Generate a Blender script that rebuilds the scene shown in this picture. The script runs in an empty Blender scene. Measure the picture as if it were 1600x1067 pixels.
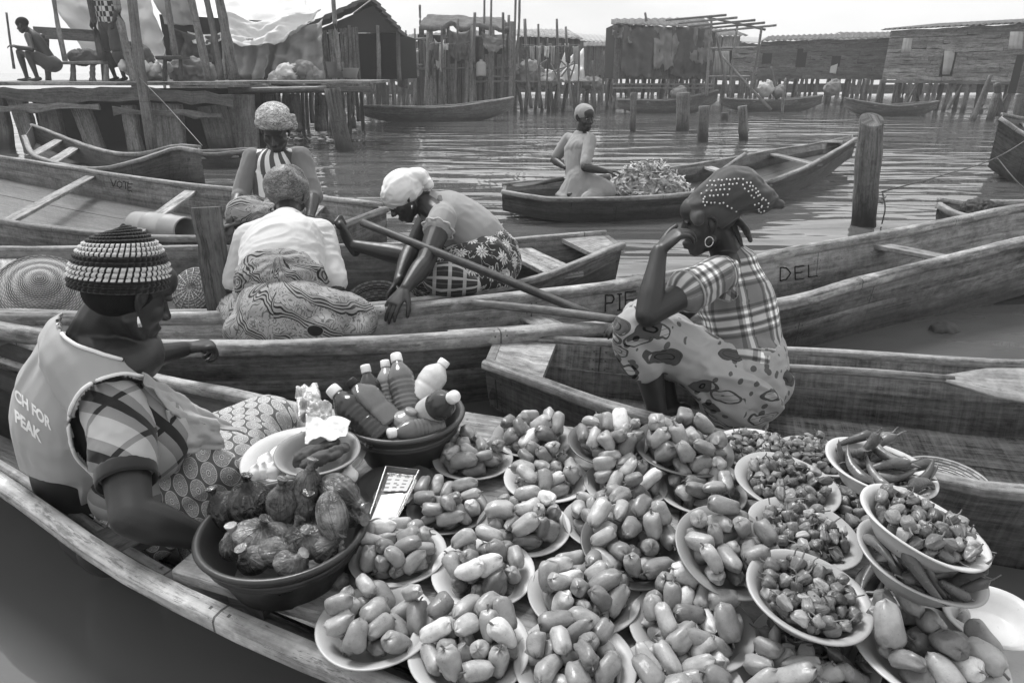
import bpy, bmesh, math, random
import numpy as np
from mathutils import Vector, Matrix, Quaternion
from mathutils.bvhtree import BVHTree
random.seed(7); RNG = np.random.default_rng(7)
R = math.radians
scene = bpy.context.scene
# ------------------------------------------------------------------ camera
CAM_H, CAM_PITCH, CAM_F = 1.30, R(21.6), 24.0
cam = bpy.data.cameras.new('camera'); cam.lens = CAM_F; cam.sensor_width = 36.0
cam.clip_start = 0.05; cam.clip_end = 3000
camo = bpy.data.objects.new('camera', cam); scene.collection.objects.link(camo)
camo.location = (0, 0, CAM_H); camo.rotation_euler = (R(90) - CAM_PITCH, 0, 0)
scene.camera = camo
# ------------------------------------------------------------------ sky (a bright, thinly overcast tropical day; neutral, as the photograph is black and white)
SUN_EL, SUN_AZ = R(58), R(-35)
world = bpy.data.worlds.new('World'); scene.world = world; world.use_nodes = True
_nt = world.node_tree; _nt.nodes.clear()
_out = _nt.nodes.new('ShaderNodeOutputWorld'); _bg = _nt.nodes.new('ShaderNodeBackground')
_sky = _nt.nodes.new('ShaderNodeTexSky'); _sky.sky_type = 'NISHITA'; _sky.sun_disc = False
_sky.sun_elevation = SUN_EL; _sky.sun_rotation = SUN_AZ; _sky.dust_density = 4.0; _sky.air_density = 1.5
_bw = _nt.nodes.new('ShaderNodeRGBToBW'); _nt.links.new(_sky.outputs[0], _bw.inputs[0])
_tc = _nt.nodes.new('ShaderNodeTexCoord')
_mp = _nt.nodes.new('ShaderNodeMapping'); _mp.inputs['Scale'].default_value = (1.0, 1.0, 3.2)
_nt.links.new(_tc.outputs['Generated'], _mp.inputs['Vector'])
_no = _nt.nodes.new('ShaderNodeTexNoise'); _no.inputs['Scale'].default_value = 2.3; _no.inputs['Detail'].default_value = 6
_no.inputs['Roughness'].default_value = 0.5; _nt.links.new(_mp.outputs[0], _no.inputs['Vector'])
_mr = _nt.nodes.new('ShaderNodeMapRange')
_mr.inputs['From Min'].default_value = 0.3; _mr.inputs['From Max'].default_value = 0.72
_mr.inputs['To Min'].default_value = 3.5; _mr.inputs['To Max'].default_value = 5.1
_nt.links.new(_no.outputs['Fac'], _mr.inputs['Value'])
_mx = _nt.nodes.new('ShaderNodeMix'); _mx.data_type = 'FLOAT'; _mx.inputs['Factor'].default_value = 0.88
_nt.links.new(_bw.outputs[0], _mx.inputs['A']); _nt.links.new(_mr.outputs[0], _mx.inputs['B'])
_nt.links.new(_mx.outputs['Result'], _bg.inputs['Color']); _bg.inputs['Strength'].default_value = 0.10
_nt.links.new(_bg.outputs[0], _out.inputs['Surface'])
# ------------------------------------------------------------------ sun behind thin cloud
sun = bpy.data.lights.new('sun', 'SUN'); sun.energy = 1.5; sun.angle = R(18); sun.color = (1, 1, 1)
suno = bpy.data.objects.new('sun', sun); scene.collection.objects.link(suno)
_d = Vector((math.sin(SUN_AZ) * math.cos(SUN_EL), math.cos(SUN_AZ) * math.cos(SUN_EL), math.sin(SUN_EL)))
suno.rotation_euler = _d.to_track_quat('Z', 'Y').to_euler(); suno.location = (0, 0, 12)
# ------------------------------------------------------------------ exposure and render
vs = scene.view_settings; vs.view_transform = 'Standard'; vs.look = 'None'; vs.exposure = 1.3; vs.gamma = 1.0
vs.use_curve_mapping = False
cy = scene.cycles; cy.use_denoising = True; cy.max_bounces = 6; cy.diffuse_bounces = 3; cy.glossy_bounces = 3
cy.transmission_bounces = 4; cy.transparent_max_bounces = 8; cy.volume_bounces = 0; cy.caustics_reflective = False; cy.caustics_refractive = False
cy.use_adaptive_sampling = True; cy.adaptive_threshold = 0.02
# ================================================================== helpers
COL = scene.collection
_c, _s = math.cos(CAM_PITCH), math.sin(CAM_PITCH); _F = CAM_F / 36 * 1600
def P(u, v, z=None, d=None, y=None):
    """a sight line of the survey photograph met with a real height z, a distance y or a depth d (metres)"""
    a = (u - 800) / _F; b = (533.5 - v) / _F
    fy = _c + b * _s; fz = -_s + b * _c
    t = (z - CAM_H) / fz if z is not None else (y / fy if y is not None else d)
    return Vector((a * t, fy * t, CAM_H + fz * t))
def tag(o, label=None, cat=None, group=None, kind=None):
    if label: o['label'] = label
    if cat: o['category'] = cat
    if group: o['group'] = group
    if kind: o['kind'] = kind
    return o
def empty(name, loc, label=None, cat=None, group=None, rz=0.0):
    o = bpy.data.objects.new(name, None); COL.objects.link(o); o.location = loc; o.rotation_euler = (0, 0, rz)
    o.empty_display_size = 0.05
    return tag(o, label, cat, group)
def link(name, me, parent=None, world=True):
    """world: the mesh is in world coordinates; it is moved into its parent's frame"""
    o = bpy.data.objects.new(name, me); COL.objects.link(o)
    if parent is not None:
        o.parent = parent
        if world:
            o.matrix_parent_inverse = Matrix.Translation(-origin_of(parent))
    return o
def origin_of(p):
    return Vector(p.location) if p.parent is None else Vector((0, 0, 0))
def mk(name, verts, faces, mat=None, parent=None, smooth=True, uv=None, face_uv=None, mats=None, mi=None, world=True):
    me = bpy.data.meshes.new(name)
    verts = [tuple(map(float, v)) for v in verts] if not isinstance(verts, np.ndarray) else verts.tolist()
    me.from_pydata(verts, [], [list(map(int, f)) for f in faces])
    if smooth is True: me.polygons.foreach_set('use_smooth', [True] * len(me.polygons))
    elif smooth is not False and smooth is not None: me.polygons.foreach_set('use_smooth', list(smooth))
    if uv is not None or face_uv is not None:
        l = me.uv_layers.new(name='UVMap')
        if face_uv is not None: flat = [c for f in face_uv for p in f for c in p]
        else:
            uv = np.asarray(uv, float); vi = np.empty(len(me.loops), np.int32); me.loops.foreach_get('vertex_index', vi); flat = uv[vi].ravel()
        l.data.foreach_set('uv', np.asarray(flat, np.float32))
    for m in (mats or ([mat] if mat else [])): me.materials.append(m)
    if mi is not None: me.polygons.foreach_set('material_index', list(mi))
    me.update()
    return link(name, me, parent, world)
def catmull(pts, n):
    """n points along a smooth curve through pts (any dimension), even in chord length"""
    p = np.asarray([tuple(q) for q in pts], float)
    if len(p) == 2:
        t = np.linspace(0, 1, n)[:, None]; return p[0] * (1 - t) + p[1] * t
    q = np.vstack([2 * p[0] - p[1], p, 2 * p[-1] - p[-2]])
    out = []
    for i in range(1, len(q) - 2):
        t = np.linspace(0, 1, 16, endpoint=False)[:, None]
        a, b, c2, d2 = q[i - 1], q[i], q[i + 1], q[i + 2]
        out.append(0.5 * ((2 * b) + (-a + c2) * t + (2 * a - 5 * b + 4 * c2 - d2) * t ** 2 + (-a + 3 * b - 3 * c2 + d2) * t ** 3))
    out = np.vstack(out + [q[-2][None]])
    L = np.r_[0, np.cumsum(np.linalg.norm(np.diff(out[:, :3], axis=0), axis=1))]
    s = np.linspace(0, L[-1], n)
    return np.stack([np.interp(s, L, out[:, k]) for k in range(out.shape[1])], 1)
def loft(sections, closed=True, caps=True):
    """sections: (m,k,3). returns verts, faces, face_uv (u along, v around, in metres)"""
    S = np.asarray(sections, float); m, k = S.shape[:2]
    V = S.reshape(-1, 3); F = []; FU = []
    mid = S.mean(1); u = np.r_[0, np.cumsum(np.linalg.norm(np.diff(mid, axis=0), axis=1))]
    d = np.linalg.norm(np.roll(S, -1, 1) - S, axis=2).mean(0); v = np.r_[0, np.cumsum(d)]
    for i in range(m - 1):
        for j in range(k if closed else k - 1):
            j2 = (j + 1) % k
            F.append((i * k + j, i * k + j2, (i + 1) * k + j2, (i + 1) * k + j))
            FU.append(((u[i], v[j]), (u[i], v[j + 1]), (u[i + 1], v[j + 1]), (u[i + 1], v[j])))
    if caps and closed:
        F.append(tuple(range(k - 1, -1, -1))); FU.append(tuple((u[0] - .01, v[j]) for j in range(k - 1, -1, -1)))
        F.append(tuple((m - 1) * k + j for j in range(k))); FU.append(tuple((u[-1] + .01, v[j]) for j in range(k)))
    return V, F, FU
def frames(path, up=(0, 0, 1)):
    p = np.asarray(path, float); t = np.gradient(p, axis=0); t /= np.linalg.norm(t, axis=1)[:, None] + 1e-12
    up = np.asarray(up, float); n = np.cross(t, up)
    bad = np.linalg.norm(n, axis=1) < 1e-3
    if bad.any(): n[bad] = np.cross(t[bad], (0.3, 1, 0.1))
    n /= np.linalg.norm(n, axis=1)[:, None]; b = np.cross(n, t)
    return t, n, b
def tube_sections(path, r, k=8, up=(0, 0, 1), rs=None, sq=None):
    """path (m,3); r scalar, (m,) or (m,2)=(side radius, up radius)"""
    p = np.asarray(path, float); t, n, b = frames(p, up); m = len(p)
    rr = np.asarray(r, float)
    if rr.ndim == 0: rr = np.full((m, 2), rr)
    elif rr.ndim == 1 and len(rr) == m: rr = np.stack([rr, rr], 1)
    elif rr.ndim == 1: rr = np.tile(rr, (m, 1))
    a = np.linspace(0, 2 * np.pi, k, endpoint=False) + (np.pi / k if sq else 0)
    ca, sa = np.cos(a), np.sin(a)
    if sq: ca = np.sign(ca) * np.abs(ca) ** sq; sa = np.sign(sa) * np.abs(sa) ** sq
    return p[:, None] + n[:, None] * (rr[:, :1] * ca)[..., None] + b[:, None] * (rr[:, 1:] * sa)[..., None]
def tube(name, path, r, mat, parent=None, k=8, n=None, up=(0, 0, 1), sq=None, jitter=0, smooth=True):
    pr_ = np.asarray([tuple(q) for q in path], float)
    if n: 
        rr = np.asarray(r, float)
        if rr.ndim == 1 and len(rr) == len(pr_):
            j = catmull(np.c_[pr_, rr], n); pr_, r = j[:, :3], j[:, 3]
        else: pr_ = catmull(pr_, n)
    if jitter: pr_ = pr_ + (RNG.random(pr_.shape) - .5) * jitter
    V, F, FU = loft(tube_sections(pr_, r, k, up, sq=sq))
    return mk(name, V, F, mat, parent, [True] * (len(F) - 2) + [False] * 2 if smooth else False, face_uv=FU)
def hash3(ix, iy, iz):
    h = (ix.astype(np.int64) * 374761393 + iy.astype(np.int64) * 668265263 + iz.astype(np.int64) * 2147483647) & 0xffffffff
    h = ((h ^ (h >> 13)) * 1274126177) & 0xffffffff
    return ((h ^ (h >> 16)) & 0xffff) / 65535.0
def vnoise(p, seed=0):
    """value noise in -1..1, p (n,3)"""
    p = np.asarray(p, float) + seed * 17.31; i = np.floor(p).astype(np.int64); f = p - i; f = f * f * (3 - 2 * f)
    r = 0
    for dx in (0, 1):
        for dy in (0, 1):
            for dz in (0, 1):
                w = (f[:, 0] if dx else 1 - f[:, 0]) * (f[:, 1] if dy else 1 - f[:, 1]) * (f[:, 2] if dz else 1 - f[:, 2])
                r = r + w * hash3(i[:, 0] + dx, i[:, 1] + dy, i[:, 2] + dz)
    return r * 2 - 1
def fbm(p, oct=3, seed=0):
    r = 0; a = 1.0; p = np.asarray(p, float)
    for o in range(oct): r = r + a * vnoise(p, seed + o); p = p * 2.03; a *= .5
    return r
BOX_F = [(0, 3, 2, 1), (4, 5, 6, 7), (0, 1, 5, 4), (1, 2, 6, 5), (2, 3, 7, 6), (3, 0, 4, 7)]
def plank(name, a, b, w, th, mat, parent=None, up=(0, 0, 1), wob=0.0, n=None, bev=0.12, taper=1.0, seed=None):
    """a board from a to b: width w (across), thickness th (along up), slightly irregular edges and rounded arrises"""
    a = np.array(a, float); b = np.array(b, float); L = np.linalg.norm(b - a)
    n = n or max(2, min(10, int(L / .25) + 2))
    path = a[None] + (b - a)[None] * np.linspace(0, 1, n)[:, None]
    t, s, u = frames(path, up)
    w2 = np.linspace(1, taper, n) * w / 2; h2 = np.full(n, th / 2)
    rg = np.random.default_rng(int(abs(a.sum() * 1000 + b.sum() * 777)) % 99991 if seed is None else seed)
    el = wob * (rg.random(n) - .5) * 2; er = wob * (rg.random(n) - .5) * 2
    c = th * bev
    secs = []
    for i in range(n):
        l, r_, h = -w2[i] + el[i], w2[i] + er[i], h2[i]
        pr = [(l, -h + c), (l + c, -h), (r_ - c, -h), (r_, -h + c), (r_, h - c), (r_ - c, h), (l + c, h), (l, h - c)]
        secs.append([path[i] + s[i] * x + u[i] * z for x, z in pr])
    V, F, FU = loft(secs)
    return mk(name, V, F, mat, parent, False, face_uv=FU)
def box(name, c, size, mat, parent=None, rot=None, bev=0.0, jit=0.0):
    c = np.array(c, float); h = np.array(size, float) / 2
    V = np.array([(x, y, z) for z in (-1, 1) for x, y in ((-1, -1), (1, -1), (1, 1), (-1, 1))], float) * h
    if jit: V = V + (RNG.random(V.shape) - .5) * jit
    if rot is not None: V = V @ np.array(rot.to_3x3()).T if hasattr(rot, 'to_3x3') else V @ np.array(rot).T
    V = V + c
    FU = []
    for f in BOX_F:
        q = V[list(f)]; e1 = np.linalg.norm(q[1] - q[0]); e2 = np.linalg.norm(q[2] - q[1])
        FU.append(((0, 0), (e1, 0), (e1, e2), (0, e2)) if e1 >= e2 else ((0, 0), (0, e1), (e2, e1), (e2, 0)))
    if bev:
        bm = bmesh.new(); vs_ = [bm.verts.new(v) for v in V]
        for f in BOX_F: bm.faces.new([vs_[i] for i in f])
        bmesh.ops.bevel(bm, geom=bm.edges[:], offset=bev, segments=2, affect='EDGES', profile=.5)
        bm.verts.index_update(); V2 = [v.co[:] for v in bm.verts]; F2 = [[v.index for v in f.verts] for f in bm.faces]; bm.free()
        return mk(name, V2, F2, mat, parent, False)
    return mk(name, V, BOX_F, mat, parent, False, face_uv=FU)
def lathe(profile, n=40, close=False):
    """profile [(r,z)] -> verts, faces, uv"""
    V, F, U = [], [], []; k = len(profile)
    for i in range(n):
        a = 2 * math.pi * i / n; V += [(r * math.cos(a), r * math.sin(a), z) for r, z in profile]
    s = np.r_[0, np.cumsum(np.hypot(*np.diff(np.array(profile), axis=0).T))]; mr = max(r for r, _ in profile)
    for i in range(n):
        for j in range(k - 1):
            i2 = (i + 1) % n
            F.append((i * k + j, i2 * k + j, i2 * k + j + 1, i * k + j + 1))
            a0, a1 = 2 * math.pi * i / n * mr, 2 * math.pi * (i + 1) / n * mr
            U.append(((a0, s[j]), (a1, s[j]), (a1, s[j + 1]), (a0, s[j + 1])))
    return V, F, U
def lathe_obj(name, profile, mat, parent=None, n=40, M=None, warp=None):
    V, F, U = lathe(profile, n); V = np.array(V)
    if warp is not None: V = warp(V)
    if M is not None: V = V @ np.array(M.to_3x3()).T + np.array(M.translation)
    return mk(name, V, F, mat, parent, True, face_uv=U)
def sheet(name, grid, mat, parent=None, thick=0.004, smooth=True):
    """a cloth or tarpaulin from an (a,b,3) grid, given real thickness"""
    G = np.asarray(grid, float); a, b = G.shape[:2]
    du = np.gradient(G, axis=0); dv = np.gradient(G, axis=1); nn = np.cross(du, dv); nn /= np.linalg.norm(nn, axis=2)[..., None] + 1e-9
    V = np.vstack([(G + nn * thick / 2).reshape(-1, 3), (G - nn * thick / 2).reshape(-1, 3)]); o = a * b; F = []
    for i in range(a - 1):
        for j in range(b - 1):
            q = (i * b + j, (i + 1) * b + j, (i + 1) * b + j + 1, i * b + j + 1)
            F.append(q); F.append(tuple(x + o for x in q[::-1]))
    ring = [i * b for i in range(a)] + [(a - 1) * b + j for j in range(1, b)] + [i * b + b - 1 for i in range(a - 2, -1, -1)] + [j for j in range(b - 2, 0, -1)]
    for i in range(len(ring)):
        p, q = ring[i], ring[(i + 1) % len(ring)]; F.append((p, p + o, q + o, q))
    lu = np.r_[0, np.cumsum(np.linalg.norm(np.diff(G.mean(1), axis=0), axis=1))]; lv = np.r_[0, np.cumsum(np.linalg.norm(np.diff(G.mean(0), axis=0), axis=1))]
    U = np.stack(np.meshgrid(lu, lv, indexing='ij'), -1).reshape(-1, 2)
    return mk(name, V, F, mat, parent, smooth, uv=np.vstack([U, U]))
def drape(name, corners, mat, parent=None, n=(26, 26), sag=0.0, fold=0.0, nf=6, seed=1, rough=0.0, thick=.004, edge=0.0):
    """cloth stretched between four corners (order: TL, TR, BR, BL) with sag, vertical folds and crumples"""
    A, B, C_, D = [np.array(tuple(q), float) for q in corners]
    s = np.linspace(0, 1, n[0])[:, None, None]; t = np.linspace(0, 1, n[1])[None, :, None]
    G = (A * (1 - t) + B * t) * (1 - s) + (D * (1 - t) + C_ * t) * s
    nn = np.cross(B - A, D - A); nn /= np.linalg.norm(nn) + 1e-9
    S, T = np.meshgrid(np.linspace(0, 1, n[0]), np.linspace(0, 1, n[1]), indexing='ij')
    off = fold * np.sin(T * nf * 2 * np.pi + 2 * S + seed) * (.25 + .75 * S) + fold * .5 * np.sin(T * nf * 4.7 + seed * 2.1 + S * 3)
    pts = np.stack([S.ravel() * 5, T.ravel() * 5, np.full(S.size, seed * 3.7)], 1)
    off = off + rough * fbm(pts, 4, seed).reshape(S.shape)
    G = G + nn * off[..., None]
    G[..., 2] -= sag * 4 * T * (1 - T) * (.4 + .6 * (1 - S)) + 0
    if edge:
        e = edge * fbm(np.stack([T.ravel() * 9, S.ravel() * 0, np.full(S.size, seed * 1.3)], 1), 3, seed).reshape(S.shape) * S ** 3
        G[..., 2] += e
    return sheet(name, G, mat, parent, thick)
# ------------------------------------------------------------------ soft bodies: primitives joined by a voxel remesh
def p_ell(c, r, M=None, n=14):
    c = np.array(tuple(c), float); V = [(0, 0, 1)]; F = []
    m = n * 2
    for i in range(1, n):
        a = math.pi * i / n
        for j in range(m):
            b = 2 * math.pi * j / m; V.append((math.sin(a) * math.cos(b), math.sin(a) * math.sin(b), math.cos(a)))
    V.append((0, 0, -1)); L = len(V) - 1
    for j in range(m):
        F.append((0, 1 + j, 1 + (j + 1) % m)); F.append((L, L - m + (j + 1) % m, L - m + j))
    for i in range(n - 2):
        for j in range(m):
            a = 1 + i * m + j; b = 1 + i * m + (j + 1) % m; F.append((a, a + m, b + m, b))
    V = np.array(V) * np.array(r if hasattr(r, '__len__') else (r, r, r), float)
    if M is not None: V = V @ np.array(M.to_3x3()).T
    return V + c, F
def p_chain(pts, radii, up=(0, 0, 1), n=None, k=14, ends=True):
    """tapered limb through pts; radii scalar or (side, up) per point; rounded ends"""
    pts = np.array([tuple(q) for q in pts], float)
    rr = np.array([(r, r) if not hasattr(r, '__len__') else tuple(r) for r in radii], float)
    n = n or max(6, 5 * len(pts))
    J = catmull(np.c_[pts, rr], n); path, rad = J[:, :3], J[:, 3:]
    if ends:
        t0 = path[0] - path[1]; t0 /= np.linalg.norm(t0); t1 = path[-1] - path[-2]; t1 /= np.linalg.norm(t1)
        r0, r1 = rad[0].min(), rad[-1].min()
        pre = [path[0] + t0 * r0 * math.sin(a) for a in (1.35, .9, .45)]; prr = [rad[0] * math.cos(a) for a in (1.35, .9, .45)]
        post = [path[-1] + t1 * r1 * math.sin(a) for a in (.45, .9, 1.35)]; por = [rad[-1] * math.cos(a) for a in (.45, .9, 1.35)]
        path = np.vstack([pre, path, post]); rad = np.vstack([prr, rad, por])
    V, F, _ = loft(tube_sections(path, rad, k, up))
    return V, F
def p_xf(prim, M):
    V, F = prim
    return np.asarray(V) @ np.array(M.to_3x3()).T + np.array(M.translation), F
def remesh(prims, voxel, smooth=4, fac=.5):
    """-> (V, F) of one continuous skin round all prims"""
    Vs, Fs, o = [], [], 0
    for V, F in prims:
        Vs.append(np.asarray(V, float)); Fs += [tuple(i + o for i in f) for f in F]; o += len(V)
    V = np.vstack(Vs); me = bpy.data.meshes.new('tmp'); me.from_pydata(V.tolist(), [], [list(map(int, f)) for f in Fs]); me.update()
    ob = bpy.data.objects.new('tmp', me); COL.objects.link(ob)
    bmn = bmesh.new(); bmn.from_mesh(me); bmesh.ops.recalc_face_normals(bmn, faces=bmn.faces); bmn.to_mesh(me); bmn.free()
    m = ob.modifiers.new('r', 'REMESH'); m.mode = 'VOXEL'; m.voxel_size = voxel
    if smooth:
        sm = ob.modifiers.new('s', 'SMOOTH'); sm.iterations = smooth; sm.factor = fac
    dg = bpy.context.evaluated_depsgraph_get(); ev = ob.evaluated_get(dg); em = ev.to_mesh()
    nv = np.empty(len(em.vertices) * 3, np.float32); em.vertices.foreach_get('co', nv)
    lv = np.empty(len(em.loops), np.int32); em.loops.foreach_get('vertex_index', lv)
    ls = np.empty(len(em.polygons), np.int32); em.polygons.foreach_get('loop_start', ls); lt = np.empty(len(em.polygons), np.int32); em.polygons.foreach_get('loop_total', lt)
    F = [tuple(lv[a:a + b]) for a, b in zip(ls, lt)]
    ev.to_mesh_clear(); bpy.data.objects.remove(ob); bpy.data.meshes.remove(me)
    return nv.reshape(-1, 3).astype(float), F
def vnormals(V, F):
    N = np.zeros_like(V)
    q = np.array([f if len(f) == 4 else (f[0], f[1], f[2], f[2]) for f in F])
    n = np.cross(V[q[:, 2]] - V[q[:, 0]], V[q[:, 3]] - V[q[:, 1]])
    for k in range(4): np.add.at(N, q[:, k], n)
    return N / (np.linalg.norm(N, axis=1)[:, None] + 1e-12)
def chain_uv(V, pts, ref):
    """(angle*radius, length along) of each vertex round a polyline; ref: direction of angle zero"""
    pts = np.array([tuple(p) for p in pts], float); best = np.full(len(V), 1e9); S = np.zeros(len(V)); U = np.zeros(len(V)); D = np.zeros(len(V)); s0 = 0
    ref = np.array(tuple(ref), float)
    for a, b in zip(pts[:-1], pts[1:]):
        d = b - a; L = np.linalg.norm(d); d = d / L
        t = (V - a) @ d; tc = np.clip(t, 0, L); w = V - (a + tc[:, None] * d); dist = np.linalg.norm(w, axis=1)
        x = ref - d * (ref @ d); x /= np.linalg.norm(x); y_ = np.cross(d, x)
        m = dist < best; best[m] = dist[m]
        tt = t.copy() if len(pts) == 2 else tc
        S[m] = (s0 + tt)[m]; U[m] = np.arctan2(w @ y_, w @ x)[m]; D[m] = dist[m]; s0 += L
    return U, S, D
def mk_uv(name, V, F, ang, along, rad, mat, parent, smooth=True):
    """mesh with a cylindrical uv whose seam is mended face by face"""
    FU = []; P2 = 2 * math.pi
    for f in F:
        a = [ang[i] for i in f]; hi = max(a)
        FU.append([((x + P2 if hi - x > math.pi else x) * rad, along[i]) for x, i in zip(a, f)])
    return mk(name, V, F, mat, parent, smooth, face_uv=FU)
def folds(V, F, amp, freq, axis=(0, 0, 1), stretch=4.0, seed=0, oct=3, ridged=True):
    """push cloth in and out: ridged noise stretched along an axis"""
    N = vnormals(V, F); ax = np.array(axis, float); ax /= np.linalg.norm(ax)
    al = (V @ ax)[:, None] * ax; p = (V - al + al / stretch) * freq
    w = fbm(p + .35 * np.stack([vnoise(V * 9, 5), vnoise(V * 9, 6), vnoise(V * 9, 7)], 1), oct, seed)
    if ridged: w = 1 - 2 * np.abs(w)
    return V + N * (amp * w)[:, None]
# ================================================================== materials (node arithmetic)
class X:
    """a shader value; + - * / < > build Math nodes"""
    def __init__(s, nt, k): s.nt, s.k = nt, k
    def _m(s, op, *o):
        n = s.nt.nodes.new('ShaderNodeMath'); n.operation = op
        for i, q in enumerate((s,) + o):
            if isinstance(q, X): s.nt.links.new(q.k, n.inputs[i])
            else: n.inputs[i].default_value = float(q)
        return X(s.nt, n.outputs[0])
    def __add__(s, o): return s._m('ADD', o)
    __radd__ = __add__
    def __sub__(s, o): return s._m('SUBTRACT', o)
    def __rsub__(s, o): return (s * -1) + o
    def __mul__(s, o): return s._m('MULTIPLY', o)
    __rmul__ = __mul__
    def __truediv__(s, o): return s._m('DIVIDE', o)
    def lt(s, o): return s._m('LESS_THAN', o)
    def gt(s, o): return s._m('GREATER_THAN', o)
    def frac(s): return s._m('FRACT')
    def floor(s): return s._m('FLOOR')
    def sin(s): return s._m('SINE')
    def cos(s): return s._m('COSINE')
    def abs(s): return s._m('ABSOLUTE')
    def pow(s, e): return s._m('POWER', e)
    def sqrt(s): return s._m('SQRT')
    def atan2(s, o): return s._m('ARCTAN2', o)
    def max(s, o): return s._m('MAXIMUM', o)
    def min(s, o): return s._m('MINIMUM', o)
    def mod(s, o): return s._m('FLOORED_MODULO', o)
    def ramp(s, a, b, lo=0.0, hi=1.0, smooth=False):
        n = s.nt.nodes.new('ShaderNodeMapRange'); n.clamp = True
        if smooth: n.interpolation_type = 'SMOOTHSTEP'
        s.nt.links.new(s.k, n.inputs['Value'])
        for nm, q in (('From Min', a), ('From Max', b), ('To Min', lo), ('To Max', hi)):
            if isinstance(q, X): s.nt.links.new(q.k, n.inputs[nm])
            else: n.inputs[nm].default_value = q
        return X(s.nt, n.outputs['Result'])
    def mix(s, a, b):
        """s = 0 gives a, 1 gives b"""
        a = a if isinstance(a, X) else (s * 0 + a); return a + (s * (b - a if isinstance(b, X) or isinstance(a, X) else b - a))
class Mat:
    def __init__(s, name):
        s.m = bpy.data.materials.new(name); s.m.use_nodes = True; s.nt = s.m.node_tree; s.nt.nodes.clear()
        s.out = s.nt.nodes.new('ShaderNodeOutputMaterial'); s.b = s.nt.nodes.new('ShaderNodeBsdfPrincipled')
        s.nt.links.new(s.b.outputs[0], s.out.inputs['Surface'])
    def node(s, t): return s.nt.nodes.new(t)
    def vec(s, x, y, z=0.0):
        n = s.node('ShaderNodeCombineXYZ')
        for i, q in enumerate((x, y, z)):
            if isinstance(q, X): s.nt.links.new(q.k, n.inputs[i])
            else: n.inputs[i].default_value = q
        return X(s.nt, n.outputs[0])
    def sep(s, k):
        n = s.node('ShaderNodeSeparateXYZ'); s.nt.links.new(k, n.inputs[0]); return [X(s.nt, n.outputs[i]) for i in range(3)]
    def uv(s):
        n = s.node('ShaderNodeUVMap'); n.uv_map = 'UVMap'; return s.sep(n.outputs[0])[:2]
    def obj(s): return s.sep(s.node('ShaderNodeTexCoord').outputs['Object'])
    def pos(s): return s.sep(s.node('ShaderNodeNewGeometry').outputs['Position'])
    def normal(s): return s.sep(s.node('ShaderNodeNewGeometry').outputs['Normal'])
    def rnd(s): return X(s.nt, s.node('ShaderNodeObjectInfo').outputs['Random'])
    def noise(s, v, scale=1.0, detail=3, rough=.5, dist=0.0):
        n = s.node('ShaderNodeTexNoise'); n.inputs['Scale'].default_value = scale; n.inputs['Detail'].default_value = detail
        n.inputs['Roughness'].default_value = rough; n.inputs['Distortion'].default_value = dist; s.nt.links.new(v.k, n.inputs['Vector']); return X(s.nt, n.outputs[0])
    def voro(s, v, scale=1.0, out='Distance', feature='F1', rand=1.0):
        n = s.node('ShaderNodeTexVoronoi'); n.feature = feature; n.inputs['Scale'].default_value = scale; n.inputs['Randomness'].default_value = rand
        s.nt.links.new(v.k, n.inputs['Vector']); return X(s.nt, n.outputs[out])
    def white(s, v):
        n = s.node('ShaderNodeTexWhiteNoise'); n.noise_dimensions = '3D'; s.nt.links.new(v.k, n.inputs['Vector']); return X(s.nt, n.outputs['Value'])
    def set(s, col, rough=.7, spec=.4, bump=None, bs=.3, bd=.01, **kw):
        def put(nm, q):
            if isinstance(q, X): s.nt.links.new(q.k, s.b.inputs[nm])
            elif nm == 'Base Color': s.b.inputs[nm].default_value = (q, q, q, 1)
            else: s.b.inputs[nm].default_value = q
        put('Base Color', col); put('Roughness', rough); put('Specular IOR Level', spec)
        for k_, q in kw.items(): put(k_.replace('_', ' '), q)
        if bump is not None:
            n = s.node('ShaderNodeBump'); n.inputs['Strength'].default_value = bs; n.inputs['Distance'].default_value = bd
            s.nt.links.new(bump.k, n.inputs['Height']); s.nt.links.new(n.outputs[0], s.b.inputs['Normal'])
        return s.m
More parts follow.
